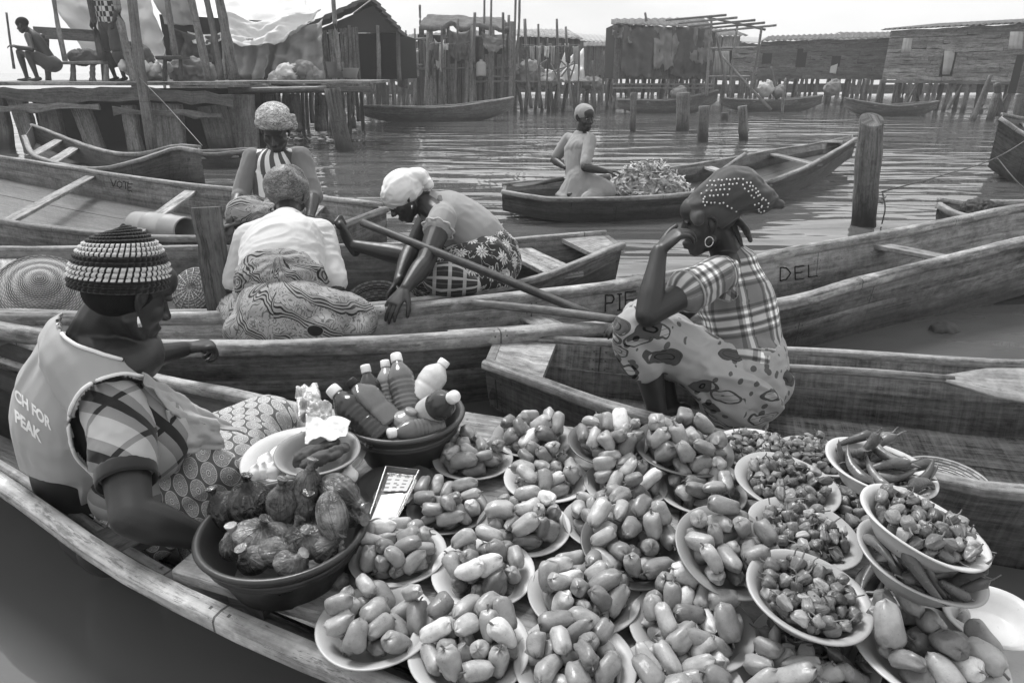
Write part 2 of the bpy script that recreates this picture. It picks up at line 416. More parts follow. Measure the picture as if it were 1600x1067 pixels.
def wood(name, lo, hi, saw=0.0, stain=.6, rough=.72, grain=1.0, wet_shade=0.0, cracks=.5, fleck=0.0):
    lo *= .40; hi *= 1.12
    m = Mat(name); u, v = m.uv(); r = m.rnd() * 37.0
    g = m.noise(m.vec(u * 1.6 + r, v * 55 + r, r), 1, 6, .62, .4)
    g2 = m.noise(m.vec(u * .7 + r, v * 14, r), 1, 3, .5, 1.2)
    bl = m.noise(m.vec(u * 2.2 + r, v * 5, r), 1, 5, .6)
    b2 = m.noise(m.vec(u * 9 + r, v * 16 + 3, r), 1, 4, .65)
    b3 = m.noise(m.vec(u * 26 + r, v * 34 + 5, r), 1, 3, .7)
    t = g * (.5 * grain) + g2 * .35 + bl * (.55 * stain) + b2 * .3 + (b3 - .5) * .35
    t = t.ramp(.50 + .1 * stain, .86 + .2 * stain)
    if saw:
        sw = m.noise(m.vec(u * 70 + r, v * 1.6, r), 1, 4, .7); t = t + (sw - .5) * saw
    t = t * (m.rnd() * .6 + .7)
    peel = m.noise(m.vec(u * 5 + r, v * 22 + 2, r), 1, 5, .7); t = t * (1 - peel.ramp(.57, .61) * .45 * stain)
    if fleck: t = t + b2.ramp(.53, .6) * bl.ramp(.42, .55) * fleck
    t = t.max(0).min(1.25); col = t.mix(lo, hi)
    ck = m.noise(m.vec(u * 1.1 + r, v * 30 + 7, r), 1, 5, .7, .2); cr = (ck - .5).abs().lt(.006 * cracks + .001)
    jd = ((u / 1.9 + m.rnd() * 7).frac() - .5).abs() * 1.9; nail = (jd - .024).abs().lt(.0035) * ((v / .045).frac() - .5).abs().lt(.08); jn = jd.lt(.0028).max(nail)
    col = col * (cr * -.6 + 1) * (jn * -.75 + 1)
    if wet_shade:
        z = m.pos()[2]; w = (z + bl * .12).ramp(.13, .33, 1, 0); col = col * (w * -.85 * wet_shade + 1)  # wet near the waterline, plus shade painted into low planks and canoe interiors
        return m.set(col, (w * -.35 + rough), .4, g + cr * -1 + b2 * .5, .35, .006)
    return m.set(col, (g * -.15 + rough + .05), .35, g + cr * -1 + b2 * .5, .35, .006)
def plain(name, c, rough=.6, spec=.4, var=.25, scale=12, bs=.15, **kw):
    m = Mat(name); x = m.obj(); n = m.noise(m.vec(*x), scale, 5, .6); r = m.rnd()
    return m.set((n * var * 2 + (1 - var)) * c * (r * .2 + .9), (n * .2 + rough - .1), spec, n, bs, .004, **kw)
def cloth(name, c, var=.12, rough=.85, weave=900, bs=.12, sheen=.2):
    m = Mat(name); x, y, z = m.obj(); n = m.noise(m.vec(x, y, z), 7, 4, .6); w = m.noise(m.vec(x, y, z), weave, 1)
    return m.set((n * var * 2 + (1 - var)) * c, rough, .2, w * .5 + n, bs, .004, Sheen_Weight=sheen)
M = {}
M['hull_ours'] = wood('hull_ours', .02, .075, stain=.8, wet_shade=.7)
M['rim_ours'] = wood('rim_ours', .05, .44, stain=1, fleck=.25, rough=.7)
M['board'] = wood('board', .05, .25, stain=1.0, fleck=.2, rough=.75)
M['hull_d'] = wood('hull_d', .03, .22, saw=1.1, stain=.7, rough=.55, wet_shade=.5)
M['rim_d'] = wood('rim_d', .09, .5, stain=.9, saw=.3)
M['hull_b3'] = wood('hull_b3', .07, .44, stain=.9, saw=.25, wet_shade=.9, rough=.65)
M['rim_b3'] = wood('rim_b3', .06, .48, stain=1, fleck=.2)
M['hull_b4'] = wood('hull_b4', .05, .24, stain=.9, wet_shade=.9, saw=.2)
M['rim_b4'] = wood('rim_b4', .07, .46, stain=.9)
M['hull_b5'] = wood('hull_b5', .07, .44, stain=.8, saw=.7, wet_shade=.8)
M['hull_far'] = wood('hull_far', .05, .18, stain=.8, wet_shade=.8)
M['rim_far'] = wood('rim_far', .1, .34, stain=.8)
M['thwart'] = wood('thwart', .09, .46, stain=.7)
M['pole'] = wood('pole', .06, .26, stain=.8)
M['pole_dark'] = wood('pole_dark', .03, .13, stain=.8)
M['bamboo'] = wood('bamboo', .1, .32, stain=.5, rough=.5)
M['pile'] = wood('pile', .03, .17, stain=1.1, rough=.85, cracks=1.6, wet_shade=1.0)
M['paddle'] = wood('paddle', .09, .34, stain=.6, rough=.5)
M['paddle_dark'] = wood('paddle_dark', .02, .08, stain=.6, rough=.5)
M['black'] = plain('black', .012, .5, .3, .2)
M['ink'] = plain('ink', .02, .8, .1, .2)
# water
def water_material():
    m = Mat('water'); x, y, z = m.pos()
    near = y.ramp(1.5, 4.6, 0.0, 1.0, True); far2 = y.ramp(9, 40, 1.0, .75)
    wob = m.noise(m.vec(x * .22, y * .4, 1.7), 1, 2)
    a = m.noise(m.vec(x * .55 + wob * 1.5, y * 2.1 + wob * 2.2, 0), 1, 2, .4)
    b = m.noise(m.vec(x * 1.3 + 4, y * 4.6 + wob * 3, 3), 1, 2, .5)
    c = m.noise(m.vec(x * .9 + 9, y * 1.3, 6), 1, 2, .5)
    calm = m.noise(m.vec(x * .16 + 3, y * .3, 8), 1, 2).ramp(.36, .62, .35, 1.15)
    h = (a * 1.7 + b * .30) * near * far2 * calm + c * (near * .15 + .28)
    dirt = m.noise(m.vec(x * .8, y * 1.1, 4), 1, 4)
    return m.set(dirt.ramp(.3, .7, .085, .11), .03, .5, h, 1.0, .065, IOR=1.6)
M['water'] = water_material()
# ================================================================== water
def build_water():
    ys = np.r_[-6, np.linspace(-3, 60, 40), 90, 150, 400]; xs = np.r_[-400, -120, np.linspace(-50, 50, 21), 120, 400]
    V = [(x, y, 0) for y in ys for x in xs]; k = len(xs)
    F = [(j * k + i, j * k + i + 1, (j + 1) * k + i + 1, (j + 1) * k + i) for j in range(len(ys) - 1) for i in range(k - 1)]
    tag(mk('lagoon_water', V, F, M['water'], None, False), kind='structure')
build_water()
# ================================================================== plank canoes
def strip(a0, a1, b0, b1, th, out):
    """cross-section of a board between edge a (top) and b (bottom) with thickness th to the outside"""
    return [a0, a1, b1, b0]
def canoe(label, near, far, mats, group='plank canoes on the lagoon', floor=.035, draft=-.05, flare=.28, n=30, thwarts=(), ribs=(), rail=(.028, .024),
          ends=(True, True), decks=(0.0, 0.0), rocker=(.10, .10), strakes=2, thw=.16, pads=None, name='plank_canoe', far_rail=True, inner_rail=False):
    """near/far: rim points (x,y,z) from left to right, matched in number"""
    hull, rimm, thm = mats
    A = catmull(near, n); B = catmull(far, n)                         # A near side, B far side
    root = empty(name, ((A[n // 2] + B[n // 2]) / 2 * np.array((1, 1, 0))).tolist(), label, 'canoe', group)
    t = np.linspace(0, 1, n)
    rise = rocker[0] * np.clip(1 - t / .35, 0, 1) ** 2 + rocker[1] * np.clip((t - .65) / .35, 0, 1) ** 2
    w = A - B; w[:, 2] = 0; W = np.linalg.norm(w, axis=1); w /= W[:, None]
    hA = A[:, 2] - floor; hB = B[:, 2] - floor
    ins = np.minimum(flare * np.maximum(hA, hB), W * .33)
    Ab = A - w * ins[:, None]; Bb = B + w * ins[:, None]; Ab[:, 2] = floor + rise; Bb[:, 2] = floor + rise
    th = .02
    for side, T_, Bt, sg in (('near', A, Ab, 1), ('far', B, Bb, -1)):
        for q in range(strakes):
            f0, f1 = q / strakes, (q + 1) / strakes
            if q: f0 += .004 
            prou = .004 * (strakes - 1 - q)
            secs = []
            for i in range(n):
                e0 = T_[i] * (1 - f0) + Bt[i] * f0; e1 = T_[i] * (1 - f1) + Bt[i] * f1
                if q == strakes - 1: e1 = e1 + np.array((0, 0, draft - floor))*.9
                o = w[i] * sg
                secs.append([e0 + o * (prou + .0), e1 + o * (prou), e1 - o * (th - prou), e0 - o * (th - prou)])
            V, F, FU = loft(secs); mk('side_plank', V, F, hull, root, False, face_uv=FU)
    nb = 3
    for q in range(nb):
        f0, f1 = q / nb + .004, (q + 1) / nb - .004
        secs = []
        for i in range(n):
            l = Bb[i] * (1 - f0) + Ab[i] * f0; r_ = Bb[i] * (1 - f1) + Ab[i] * f1
            dz = np.array((0, 0, draft - floor))
            secs.append([l, r_, r_ + dz, l + dz])
        V, F, FU = loft(secs); mk('bottom_plank', V, F, hull, root, False, face_uv=FU)
    for T_, sg, on in ((A, 1, True), (B, -1, far_rail)):
        if not on: continue
        pth = T_ + w * sg * .008; pth[:, 2] += .006
        pn = np.stack([np.zeros(n), T_[:, 0] * 3, np.arange(n) * .37], 1)
        pth[:, 2] += .006 * vnoise(pn, 3); rr = np.stack([rail[0] * (1 + .12 * vnoise(pn, 4)), rail[1] * (1 + .15 * vnoise(pn, 5))], 1)
        V, F, FU = loft(tube_sections(pth, rr, 10, sq=.55)); mk('gunwale', V, F, rimm, root, True, face_uv=FU)
        if inner_rail:
            p2 = T_ - w * sg * .062; p2[:, 2] -= .06
            V, F, FU = loft(tube_sections(p2, np.array((.016, .02)), 8, sq=.5)); mk('inner_rail', V, F, rimm, root, True, face_uv=FU)
    for e, i, j in ((0, 0, 1), (1, n - 1, n - 2)):
        if not ends[e]: continue
        dr = (A[i] + B[i] - A[j] - B[j]); dr[2] = 0; dr /= np.linalg.norm(dr)
        lo = np.array((0, 0, draft))
        q = [B[i], A[i], Ab[i] + (0, 0, -.06), Bb[i] + (0, 0, -.06)]
        secs = [[p + dr * .004 for p in q], [p - dr * .03 for p in q]]
        V, F, FU = loft(secs); mk('end_board', V, F, hull, root, False, face_uv=FU)
        if decks[e]:
            m_ = max(2, int(decks[e] * n)); ii = range(0, m_ + 1) if e == 0 else range(n - 1, n - 2 - m_, -1)
            secs = [[B[k] + w[k] * .02 + (0, 0, .0), A[k] - w[k] * .02, A[k] - w[k] * .02 - (0, 0, .025), B[k] + w[k] * .02 - (0, 0, .025)] for k in ii]
            V, F, FU = loft(secs); mk('end_deck', V, F, thm, root, False, face_uv=FU)
    def st(tt, arr): return np.array([np.interp(tt * (n - 1), np.arange(n), arr[:, k]) for k in range(3)])
    for tt in thwarts:
        if tt[0] == 'u':
            pu = lambda arr, u_: float(np.argmin(np.abs(800 + _F * arr[:, 0] / (arr[:, 1] * _c - (arr[:, 2] - CAM_H) * _s) - u_))) / (len(arr) - 1)
            A9, B9 = catmull(near, 300), catmull(far, 300); a, b, dz, wd = st(pu(A9, tt[1]), A), st(pu(B9, tt[2]), B), tt[3], tt[4]
        else: (tt, dz, wd) = tt; a, b = st(tt, A), st(tt, B)
        a[2] -= dz; b[2] -= dz
        ww = (a - b) / np.linalg.norm(a - b); plank('thwart', b + ww * .012, a - ww * .012, wd, .028, thm, root, wob=.004)
    for tt in ribs:
        for T_, Bt, sg in ((A, Ab, 1), (B, Bb, -1)):
            a, b = st(tt, T_), st(tt, Bt); wv = st(tt, w)
            dirv = st(min(1, tt + .02), T_) - a; plank('rib', a - wv * sg * .032 - (0, 0, .03), b - wv * sg * .032, .05, .02, hull, root, up=wv * sg)
    root['_n'] = n
    return root, A, B, Ab, Bb
# --- the seller's own canoe in the foreground
def PP(l): return [P(*q[:2], z=q[2]) for q in l]
Vv = lambda *a: [Vector(q) for q in a]
boat1 = canoe('weathered foreground canoe laden with plates of peppers and two basins',
    [Vector((-2.8, 2.35, .46)), Vector((-1.9, 1.83, .37))] + PP([(0, 750, .335), (170, 872, .33), (400, 987, .325), (590, 1069, .325)]) + Vv((.33, .60, .32), (.8, .34, .33), (1.15, .1, .36)),
    [(-2.7, 2.75, .44), (-1.95, 2.42, .36), (-1.35, 2.16, .32), (-.8, 1.96, .3), (-.3, 1.80, .29), (.15, 1.68, .28), (.62, 1.55, .27), (.95, 1.2, .27), (1.22, .25, .36)],
    (M['hull_ours'], M['rim_ours'], M['board']), thwarts=((.47, .05, .12),), ribs=(.33, .42), rail=(.022, .021), inner_rail=True, flare=.95)
# --- the checked-shirt woman's canoe
boat2 = canoe('broad canoe with streaky sawn planks in which the woman in checked shirt sits',
    PP([(758, 568, .30), (900, 620, .27), (1030, 660, .26), (1440, 745, .27), (1600, 773, .28)]) + Vv((2.2, 1.25, .34), (3.1, 1.2, .42)),
    PP([(775, 527, .30), (960, 541, .27), (1220, 552, .26), (1600, 575, .28)]) + Vv((2.6, 2.25, .32), (3.0, 2.1, .36), (3.4, 1.95, .42)),
    (M['hull_d'], M['rim_d'], M['thwart']), thwarts=(('u', 1130, 1185, .10, .17), (.75, .05, .16)), decks=(.05, 0), rocker=(.13, .1), rail=(.022, .02), flare=.35)
# --- the long canoe with carved letters
boat3 = canoe('long canoe with letters cut in its inner side, crossing the middle',
    PP([(-40, 512, .42), (60, 528, .38), (250, 547, .36), (550, 541, .34), (760, 529, .31), (960, 512, .3), (1210, 478, .3), (1400, 428, .33), (1600, 378, .40), (1760, 335, .5)]),
    PP([(-45, 500, .36), (60, 503, .32), (260, 503, .3), (540, 495, .3), (740, 477, .3), (960, 450, .3), (1190, 406, .32), (1400, 366, .35), (1600, 328, .42), (1770, 318, .5)]),
    (M['hull_b3'], M['rim_b3'], M['thwart']), thwarts=(('u', 935, 825, .09, .13), ('u', 1520, 1372, .05, .11)), flare=.3, n=40, rocker=(.1, .16), rail=(.03, .03))
# --- canoe of the woman in the white scarf
boat4 = canoe('canoe of the bending woman in white scarf, square stern with small deck',
    PP([(-160, 492, .3), (0, 491, .28), (240, 492, .28), (560, 481, .28), (700, 466, .28), (830, 440, .29), (972, 384, .33)]),
    PP([(-160, 392, .3), (0, 391, .28), (260, 391, .28), (560, 387, .28), (700, 382, .28), (810, 377, .29), (948, 366, .33)]),
    (M['hull_b4'], M['rim_b4'], M['thwart']), thwarts=((.86, .05, .2), (.12, .06, .2)), ends=(True, True), decks=(0, .05), flare=.35, rail=(.022, .02))
# --- canoe of the woman in striped blouse
boat5 = canoe('wide canoe with a word scratched on its inner side, holding the striped-blouse woman',
    PP([(-140, 318, .36), (0, 346, .3), (130, 364, .3), (260, 374, .3), (400, 374, .3), (500, 364, .31), (603, 328, .36)]),
    PP([(-140, 222, .36), (0, 246, .3), (150, 270, .3), (300, 291, .3), (420, 303, .3), (520, 313, .31), (594, 322, .36)]),
    (M['hull_b5'], M['rim_far'], M['thwart']), thwarts=(('u', -8, 142, .05, .11), ('u', 186, 296, .05, .11), ('u', 430, 500, .06, .1)), ends=(True, True), flare=.35, rail=(.026, .022))
# --- canoe moored under the platform
boat6 = canoe('dark canoe with raised square bow moored below the platform',
    PP([(38, 214, .45), (58, 246, .3), (143, 266, .28), (210, 254, .36), (274, 234, .47), (313, 238, .5)]),
    PP([(50, 196, .45), (90, 212, .35), (150, 234, .3), (215, 243, .36), (275, 230, .47), (311, 231, .5)]),
    (M['hull_far'], M['rim_far'], M['thwart']), thwarts=((.35, .08, .16), (.2, .06, .14)), rail=(.03, .025), rocker=(.15, .2))
# --- canoe of the girl with the leaves
boat7 = canoe('slender canoe carrying a heap of leaves and a woman looking back',
    PP([(785, 300, .26), (840, 310, .23), (900, 313, .22), (1060, 306, .22), (1170, 292, .23), (1260, 262, .28), (1338, 217, .42)]),
    PP([(787, 290, .26), (835, 285, .23), (890, 281, .22), (1080, 260, .22), (1200, 238, .23), (1280, 225, .3), (1332, 214, .42)]),
    (M['hull_b4'], M['rim_b4'], M['thwart']), thwarts=(('u', 1200, 1104, .04, .13), ('u', 1278, 1207, .04, .13), (.95, .0, .2)), flare=.4, rail=(.025, .022), rocker=(.12, .2), inner_rail=False)
# --- canoes in the distance
def far_canoe(label, u0, v0, u1, v1, y0, y1, z0, zm, z1, w=.7, bend=-.25):
    a = P(u0, v0, y=y0); b = P(u1, v1, y=y1); d = (b - a); d.z = 0; L = d.length; d /= L; nrm = Vector((d.y, -d.x, 0))
    nr, fr = [], []
    for t, hw, z in ((0, .12, z0), (.2, .75, (z0 + zm) / 2), (.5, 1, zm), (.8, .75, (z1 + zm) / 2), (1, .12, z1)):
        c = a + d * L * t; c.z = z; nr.append(c + nrm * w / 2 * hw); fr.append(c - nrm * w / 2 * hw)
    return canoe(label, nr, fr, (M['hull_far'], M['rim_far'], M['thwart']), n=18, thwarts=((.3, .05, .14), (.7, .05, .14)), rocker=(z0 * .6, z1 * .6), flare=.4)
far_canoe('empty dark canoe moored before the ragged shacks', 560, 166, 802, 153, 19.5, 20.5, .42, .36, .6)
far_canoe('far canoe lying before the planked house with light shutter', 1322, 150, 1466, 156, 22.5, 22.5, .5, .3, .42)
far_canoe('far canoe with goods under the long low house', 1130, 152, 1285, 146, 25, 25, .4, .35, .5)
far_canoe('canoe moored by the cloth-hung stilt hut', 965, 155, 1122, 139, 24, 24, .4, .4, .7)
far_canoe('distant canoe tied beyond the platform stilts', 300, 239, 400, 244, 10.2, 10.2, .2, .2, .25, w=.5)
def end_canoe(label, pts_near, pts_far):
    return canoe(label, pts_near, pts_far, (M['hull_far'], M['rim_b4'], M['thwart']), n=16, thwarts=((.4, .04, .14),), rocker=(.2, .1), rail=(.028, .025))
end_canoe('dark raised bow of a canoe cut off by the right edge', PP([(1562, 186, .75), (1610, 215, .55), (1700, 240, .45), (1800, 250, .45)]), PP([(1566, 180, .75), (1620, 190, .55), (1710, 205, .45), (1810, 215, .45)]))
end_canoe('small canoe tip with a basket beyond the long canoe', PP([(1466, 322, .26), (1500, 338, .22), (1580, 352, .2), (1680, 352, .2)]), PP([(1468, 315, .26), (1505, 318, .22), (1580, 318, .2), (1690, 318, .2)]))
# ================================================================== people
def skin_mat(name, c):
    m = Mat(name); x = m.obj(); n = m.noise(m.vec(*x), 30, 4, .6); n2 = m.noise(m.vec(*x), 420, 2, .5)
    return m.set((n * .5 + .75) * c, n.ramp(.3, .7, .38, .52), .45, n2 + n * 2, .12, .002, Subsurface_Weight=.06, Subsurface_Radius=(.01, .01, .01))
M['skin'] = skin_mat('skin', .023); M['skin2'] = skin_mat('skin_lighter', .034)
M['hair'] = plain('hair', .008, .8, .2, .3, 200, .6)
M['eye'] = plain('eye_white', .16, .2, .5, .05); M['iris'] = plain('iris', .006, .1, .5, .05); M['nail'] = plain('nail', .32, .35, .5, .1); M['silver'] = plain('silver', .6, .2, .8, .1, Metallic=.8)
def W(u, v, d): return P(u, v, d=d)
def basis(fwd, up):
    f = Vector(fwd).normalized(); u = Vector(up); u = (u - f * u.dot(f)).normalized(); x = f.cross(u)
    return Matrix((x, f, u)).transposed()
def head_prims(c, fwd, up=(0, 0, 1), s=1.0):
    B_ = basis(fwd, up).to_4x4(); T = Matrix.Translation(Vector(c)) @ B_ @ Matrix.Scale(s, 4); o = []
    def e(cc, r): o.append(p_xf(p_ell(cc, r, n=12), T))
    def ch(pts, r): o.append(p_xf(p_chain(pts, r, k=10, n=10), T))
    e((0, -.018, .035), (.074, .094, .082)); e((0, .02, -.022), (.064, .07, .084)); e((0, .045, .045), (.06, .05, .05))
    e((0, .028, -.072), (.05, .052, .036)); e((0, .064, -.098), (.021, .02, .017)); ch([(-.05, 0, -.06), (-.036, .035, -.085), (0, .062, -.1), (.036, .035, -.085), (.05, 0, -.06)], [.016, .018, .02, .018, .016])
    for q in (-1, 1):
        e((q * .041, .048, -.03), (.024, .026, .026)); e((q * .03, .075, .014), (.024, .012, .009))
        e((q * .0135, .096, -.036), (.0095, .011, .0085))
        o.append(p_xf(p_chain([(q * .074, .004, .022), (q * .084, -.01, .027), (q * .087, -.024, .012), (q * .083, -.018, -.012), (q * .075, -.004, -.03)], [.0055, .006, .006, .006, .0075], k=8, n=14), T))
        e((q * .076, -.006, -.002), (.006, .013, .022))
    ch([(0, .084, .012), (0, .094, -.01), (0, .108, -.032)], [.0075, .0085, .0108]); e((0, .064, -.068), (.036, .03, .03))
    ch([(-.024, .082, -.07), (-.01, .094, -.064), (0, .0955, -.0655), (.01, .094, -.064), (.024, .082, -.07)], [.004, .0066, .0066, .0066, .004])
    ch([(-.022, .081, -.073), (0, .093, -.08), (.022, .081, -.073)], [.004, .0076, .004])
    return o, T
def sockets(V, T, s=1.0):
    for q in (-1, 1):
        e = np.array(T @ Vector((q * .032, .083, -.004))); bk = np.array((T.to_3x3() @ Vector((0, -1, .0))).normalized())
        d = np.linalg.norm((V - e) / s, axis=1); V = V + bk * (s * (.0105 * np.exp(-(d / .02) ** 2) - .0085 * np.exp(-(d / .0115) ** 2)))[:, None]
    return V
def hand_prims(w, dirn, nrm, s=1.0, curl=40, thumb=1, spread=.12, thumb_in=.5, curls=None):
    """w wrist, dirn towards the fingers, nrm out of the back of the hand, thumb=+-1 the side of the thumb"""
    d = Vector(dirn).normalized(); n = Vector(nrm); n = (n - d * n.dot(d)).normalized(); x = d.cross(n) * thumb; w = Vector(w); o = []
    kn = w + d * .085 * s
    o.append(p_chain([w - d * .02 * s, w + d * .02 * s, w + d * .055 * s, kn], [(.024 * s, .019 * s), (.028 * s, .018 * s), (.037 * s, .0155 * s), (.038 * s, .0125 * s)], up=n, k=14))
    for i, (off, L) in enumerate(((.029, .074), (.0095, .083), (-.010, .077), (-.029, .061))):
        p = kn + x * off * s - d * (abs(off) * .25 * s); dv = (d + x * off * spread * 30 * .3).normalized(); pts = [p - dv * .02 * s, p]; c = (curls[i] if curls else curl + i * 4) / 3
        for j, fr in enumerate((.45, .31, .24)):
            dv = (Matrix.Rotation(-R(c * (1.15 if j == 0 else 1)), 3, d.cross(n)) @ dv).normalized(); p = p + dv * L * s * fr; pts.append(p)
        o.append(p_chain(pts, [.0095 * s, .0095 * s, .0088 * s, .008 * s, .0066 * s], k=10))
    p = w + d * .022 * s + x * .022 * s; dv = (d * .75 + x * .8 - n * .25 * thumb_in).normalized(); pts = [p - dv * .01 * s, p]
    for j, fr in enumerate((.042, .032, .026)):
        dv = (dv + (-n * .35 * thumb_in - x * .12 * j + d * .18)).normalized(); p = p + dv * fr * s; pts.append(p)
    o.append(p_chain(pts, [.013 * s, .0135 * s, .0115 * s, .0105 * s, .008 * s], k=10))
    return o
def arm(sh, el, wr, s=1.0, fat=1.0):
    sh, el, wr = Vector(sh), Vector(el), Vector(wr)
    return [p_chain([sh, sh.lerp(el, .35), sh.lerp(el, .8), el], [.056 * s * fat, .052 * s * fat, .042 * s * fat, .041 * s * fat]), p_chain([el, el.lerp(wr, .3), el.lerp(wr, .75), wr], [.041 * s * fat, .0425 * s * fat, .031 * s * fat, .026 * s])]
def leg(hip, kn, an, toe=None, s=1.0, fat=1.0):
    hip, kn, an = Vector(hip), Vector(kn), Vector(an); o = [p_chain([hip, hip.lerp(kn, .5), kn], [.085 * s * fat, .072 * s * fat, .055 * s * fat]), p_chain([kn, kn.lerp(an, .3), kn.lerp(an, .75), an], [.054 * s, .056 * s, .04 * s, .034 * s])]
    if toe is not None:
        toe = Vector(toe); d = toe - an; heel = an - d.normalized() * .045 * s + (an - kn).normalized() * .03 * s; t0 = (an - kn).normalized() * .035 * s
        o.append(p_chain([heel, an.lerp(toe, .3) + t0, toe + t0 * .6], [(.032 * s, .03 * s), (.036 * s, .03 * s), (.045 * s, .017 * s)]))
        sd = d.cross(an - kn).normalized()
        for i in range(5):
            b = toe + t0 * .7 + sd * (i - 2) * .0165 * s; o.append(p_chain([b - d.normalized() * .02 * s, b + d.normalized() * (.028 - abs(i - 1) * .004) * s], [.0105 * s if i else .013 * s] * 2, k=8))
    return o
class Person:
    def __init__(s, base, label, name='person', cat='person'):
        s.root = empty(name, (base[0], base[1], base[2]), label, cat); s.V, s.F = [], []; s.n = 0
    def skin(s, prims, vox, smooth=4, T=None, sc=1.0):
        V, F = remesh(prims, vox, smooth)
        if T is not None: V = sockets(V, T, sc)
        s.V.append(V); s.F += [tuple(i + s.n for i in f) for f in F]; s.n += len(V)
        return V, F
    def done(s, mat):
        return mk('body', np.vstack(s.V), s.F, mat, s.root)
    def cloth(s, name, prims, vox, mat, smooth=5, axis=None, ref=(0, -1, 0), fold=.004, freq=14, fax=(0, 0, 1), stretch=3, seed=1, rad=.16, alt=(), cut=None, post=None, parent=None):
        """garment: one skin round prims, folded; pattern coordinates wind round `axis` (or round the nearest of alt)"""
        V, F = remesh(prims, vox, smooth)
        if cut is not None:
            keep = ~cut(V); mp = np.cumsum(keep) - 1; F = [tuple(mp[i] for i in f) for f in F if all(keep[i] for i in f)]; V = V[keep]
        if fold: V = folds(V, F, fold, freq, fax, stretch, seed)
        if post is not None: V = post(V, F)
        if axis is None: axis = [V.mean(0) - (0, 0, .3), V.mean(0) + (0, 0, .3)]
        U, S, D = chain_uv(V, axis, ref)
        for pts in alt:
            U2, S2, D2 = chain_uv(V, pts, ref); m = D2 < D * .72; U[m] = U2[m] * .45; S[m] = S2[m] + 3.3
        return mk_uv(name, V, F, U, S, rad, mat, parent or s.root)
def surf(*objs):
    V, F, o = [], [], 0
    for ob in objs:
        me = ob.data; c = np.empty(len(me.vertices) * 3, np.float32); me.vertices.foreach_get('co', c); c = c.reshape(-1, 3); V += [tuple(map(float, q)) for q in c]; F += [tuple(i + o for i in p.vertices) for p in me.polygons]; o += len(c)
    return BVHTree.FromPolygons(V, F)
def proj(V):
    V = np.asarray(V, float); yy = V[:, 1] * _c - (V[:, 2] - CAM_H) * _s; up = V[:, 1] * _s + (V[:, 2] - CAM_H) * _c
    return 800 + _F * V[:, 0] / yy, 533.5 - _F * up / yy
def inside(V, poly):
    x, y = proj(V); c = np.zeros(len(V), bool); n = len(poly)
    for i in range(n):
        (x0, y0), (x1, y1) = poly[i], poly[(i + 1) % n]
        if y0 == y1: continue
        c ^= ((y0 > y) != (y1 > y)) & (x < (x1 - x0) * (y - y0) / (y1 - y0) + x0)
    return c
CAMP = Vector((0, 0, CAM_H))
def on(bvh, u, v, lift=.002):
    d = (P(u, v, d=1.0) - CAMP).normalized(); h = bvh.ray_cast(CAMP, d)
    return None if h[0] is None else h[0] + h[1] * lift * (1 if h[1].dot(d) < 0 else -1)
def trim(name, bvh, pix, r, mat, parent, n=70, lift=.0035, k=6):
    pp = catmull([(a, b, 0) for a, b in pix], n); pts = [on(bvh, a, b, lift) for a, b, _ in pp]; pts = [p for p in pts if p is not None]
    if len(pts) > 3: return tube(name, pts, r, mat, parent, k=k)
def text_on(name, txt, bvh, o, ux, uy, size, mat, parent, lift=.002, thick=1.0, lines=1.0):
    """print letters on a surface: o = pixel of the baseline start, ux/uy = pixel directions of the text axes"""
    cu = bpy.data.curves.new('t', 'FONT'); cu.body = txt; cu.size = 1.0; cu.space_line = lines; cu.offset = .012 * thick
    ob = bpy.data.objects.new('t', cu); COL.objects.link(ob); dg = bpy.context.evaluated_depsgraph_get(); me = ob.evaluated_get(dg).to_mesh()
    bm = bmesh.new(); bm.from_mesh(me); bmesh.ops.triangulate(bm, faces=bm.faces)
    for _ in range(2): bmesh.ops.subdivide_edges(bm, edges=[e for e in bm.edges if e.calc_length() > .12], cuts=1, use_grid_fill=False); bmesh.ops.triangulate(bm, faces=bm.faces)
    V, F = [], []
    bm.verts.index_update(); ok = []
    for v in bm.verts:
        u_ = o[0] + v.co.x * ux[0] * size + v.co.y * uy[0] * size; v_ = o[1] + v.co.x * ux[1] * size + v.co.y * uy[1] * size
        h = on(bvh, u_, v_, lift); ok.append(h is not None); V.append(h if h is not None else (0, 0, 0))
    F = [tuple(q.index for q in f.verts) for f in bm.faces if all(ok[q.index] for q in f.verts)]
    bm.free(); bpy.data.objects.remove(ob); used = sorted({i for f in F for i in f}); mp = {a: b for b, a in enumerate(used)}
    if F: return mk(name, [V[i] for i in used], [tuple(mp[i] for i in f) for f in F], mat, parent, True)
# ------------------------------------------------------------------ printed cloths
def pat_stripes(name, f, lo=.1, hi=.6, rough=.85):
    m = Mat(name); u, v = m.uv(); t = f(m, u, v); x = m.obj(); n = m.noise(m.vec(*x), 9, 4); w = m.noise(m.vec(*x), 700, 1)
    return m.set(t.mix(lo, hi) * (n * .4 + .8), rough, .2, w * .4 + n, .12, .004, Sheen_Weight=.15)
def f_lace(m, u, v):      # rows of lacy medallions
    k = 1 / .036; a = u * k; b = v * k * 1.05; row = b.floor(); a = a + row.mod(2) * .5
    x = a.frac() - .5; y = b.frac() - .5; r = (x * x + y * y).sqrt(); an = y.atan2(x)
    disk = r.lt(.485); ring = ((r * 2.2).frac() - .5).abs().lt(.16)
    fx = (an * 1.273).frac() - .5; rr = (r - .3) * 6; hole = (fx * fx * 5 + rr * rr * .22).sqrt(); dots = ((hole * 2.2).frac() - .5).abs().lt(.22)
    n = m.noise(m.vec(u, v, 0), 900, 1)
    return (disk * ((r.lt(.16) * (r.gt(.1) + r.lt(.05))) + r.gt(.18) * dots + r.gt(.44)).min(1) * .85 + disk * .1) * (n * .5 + .75)
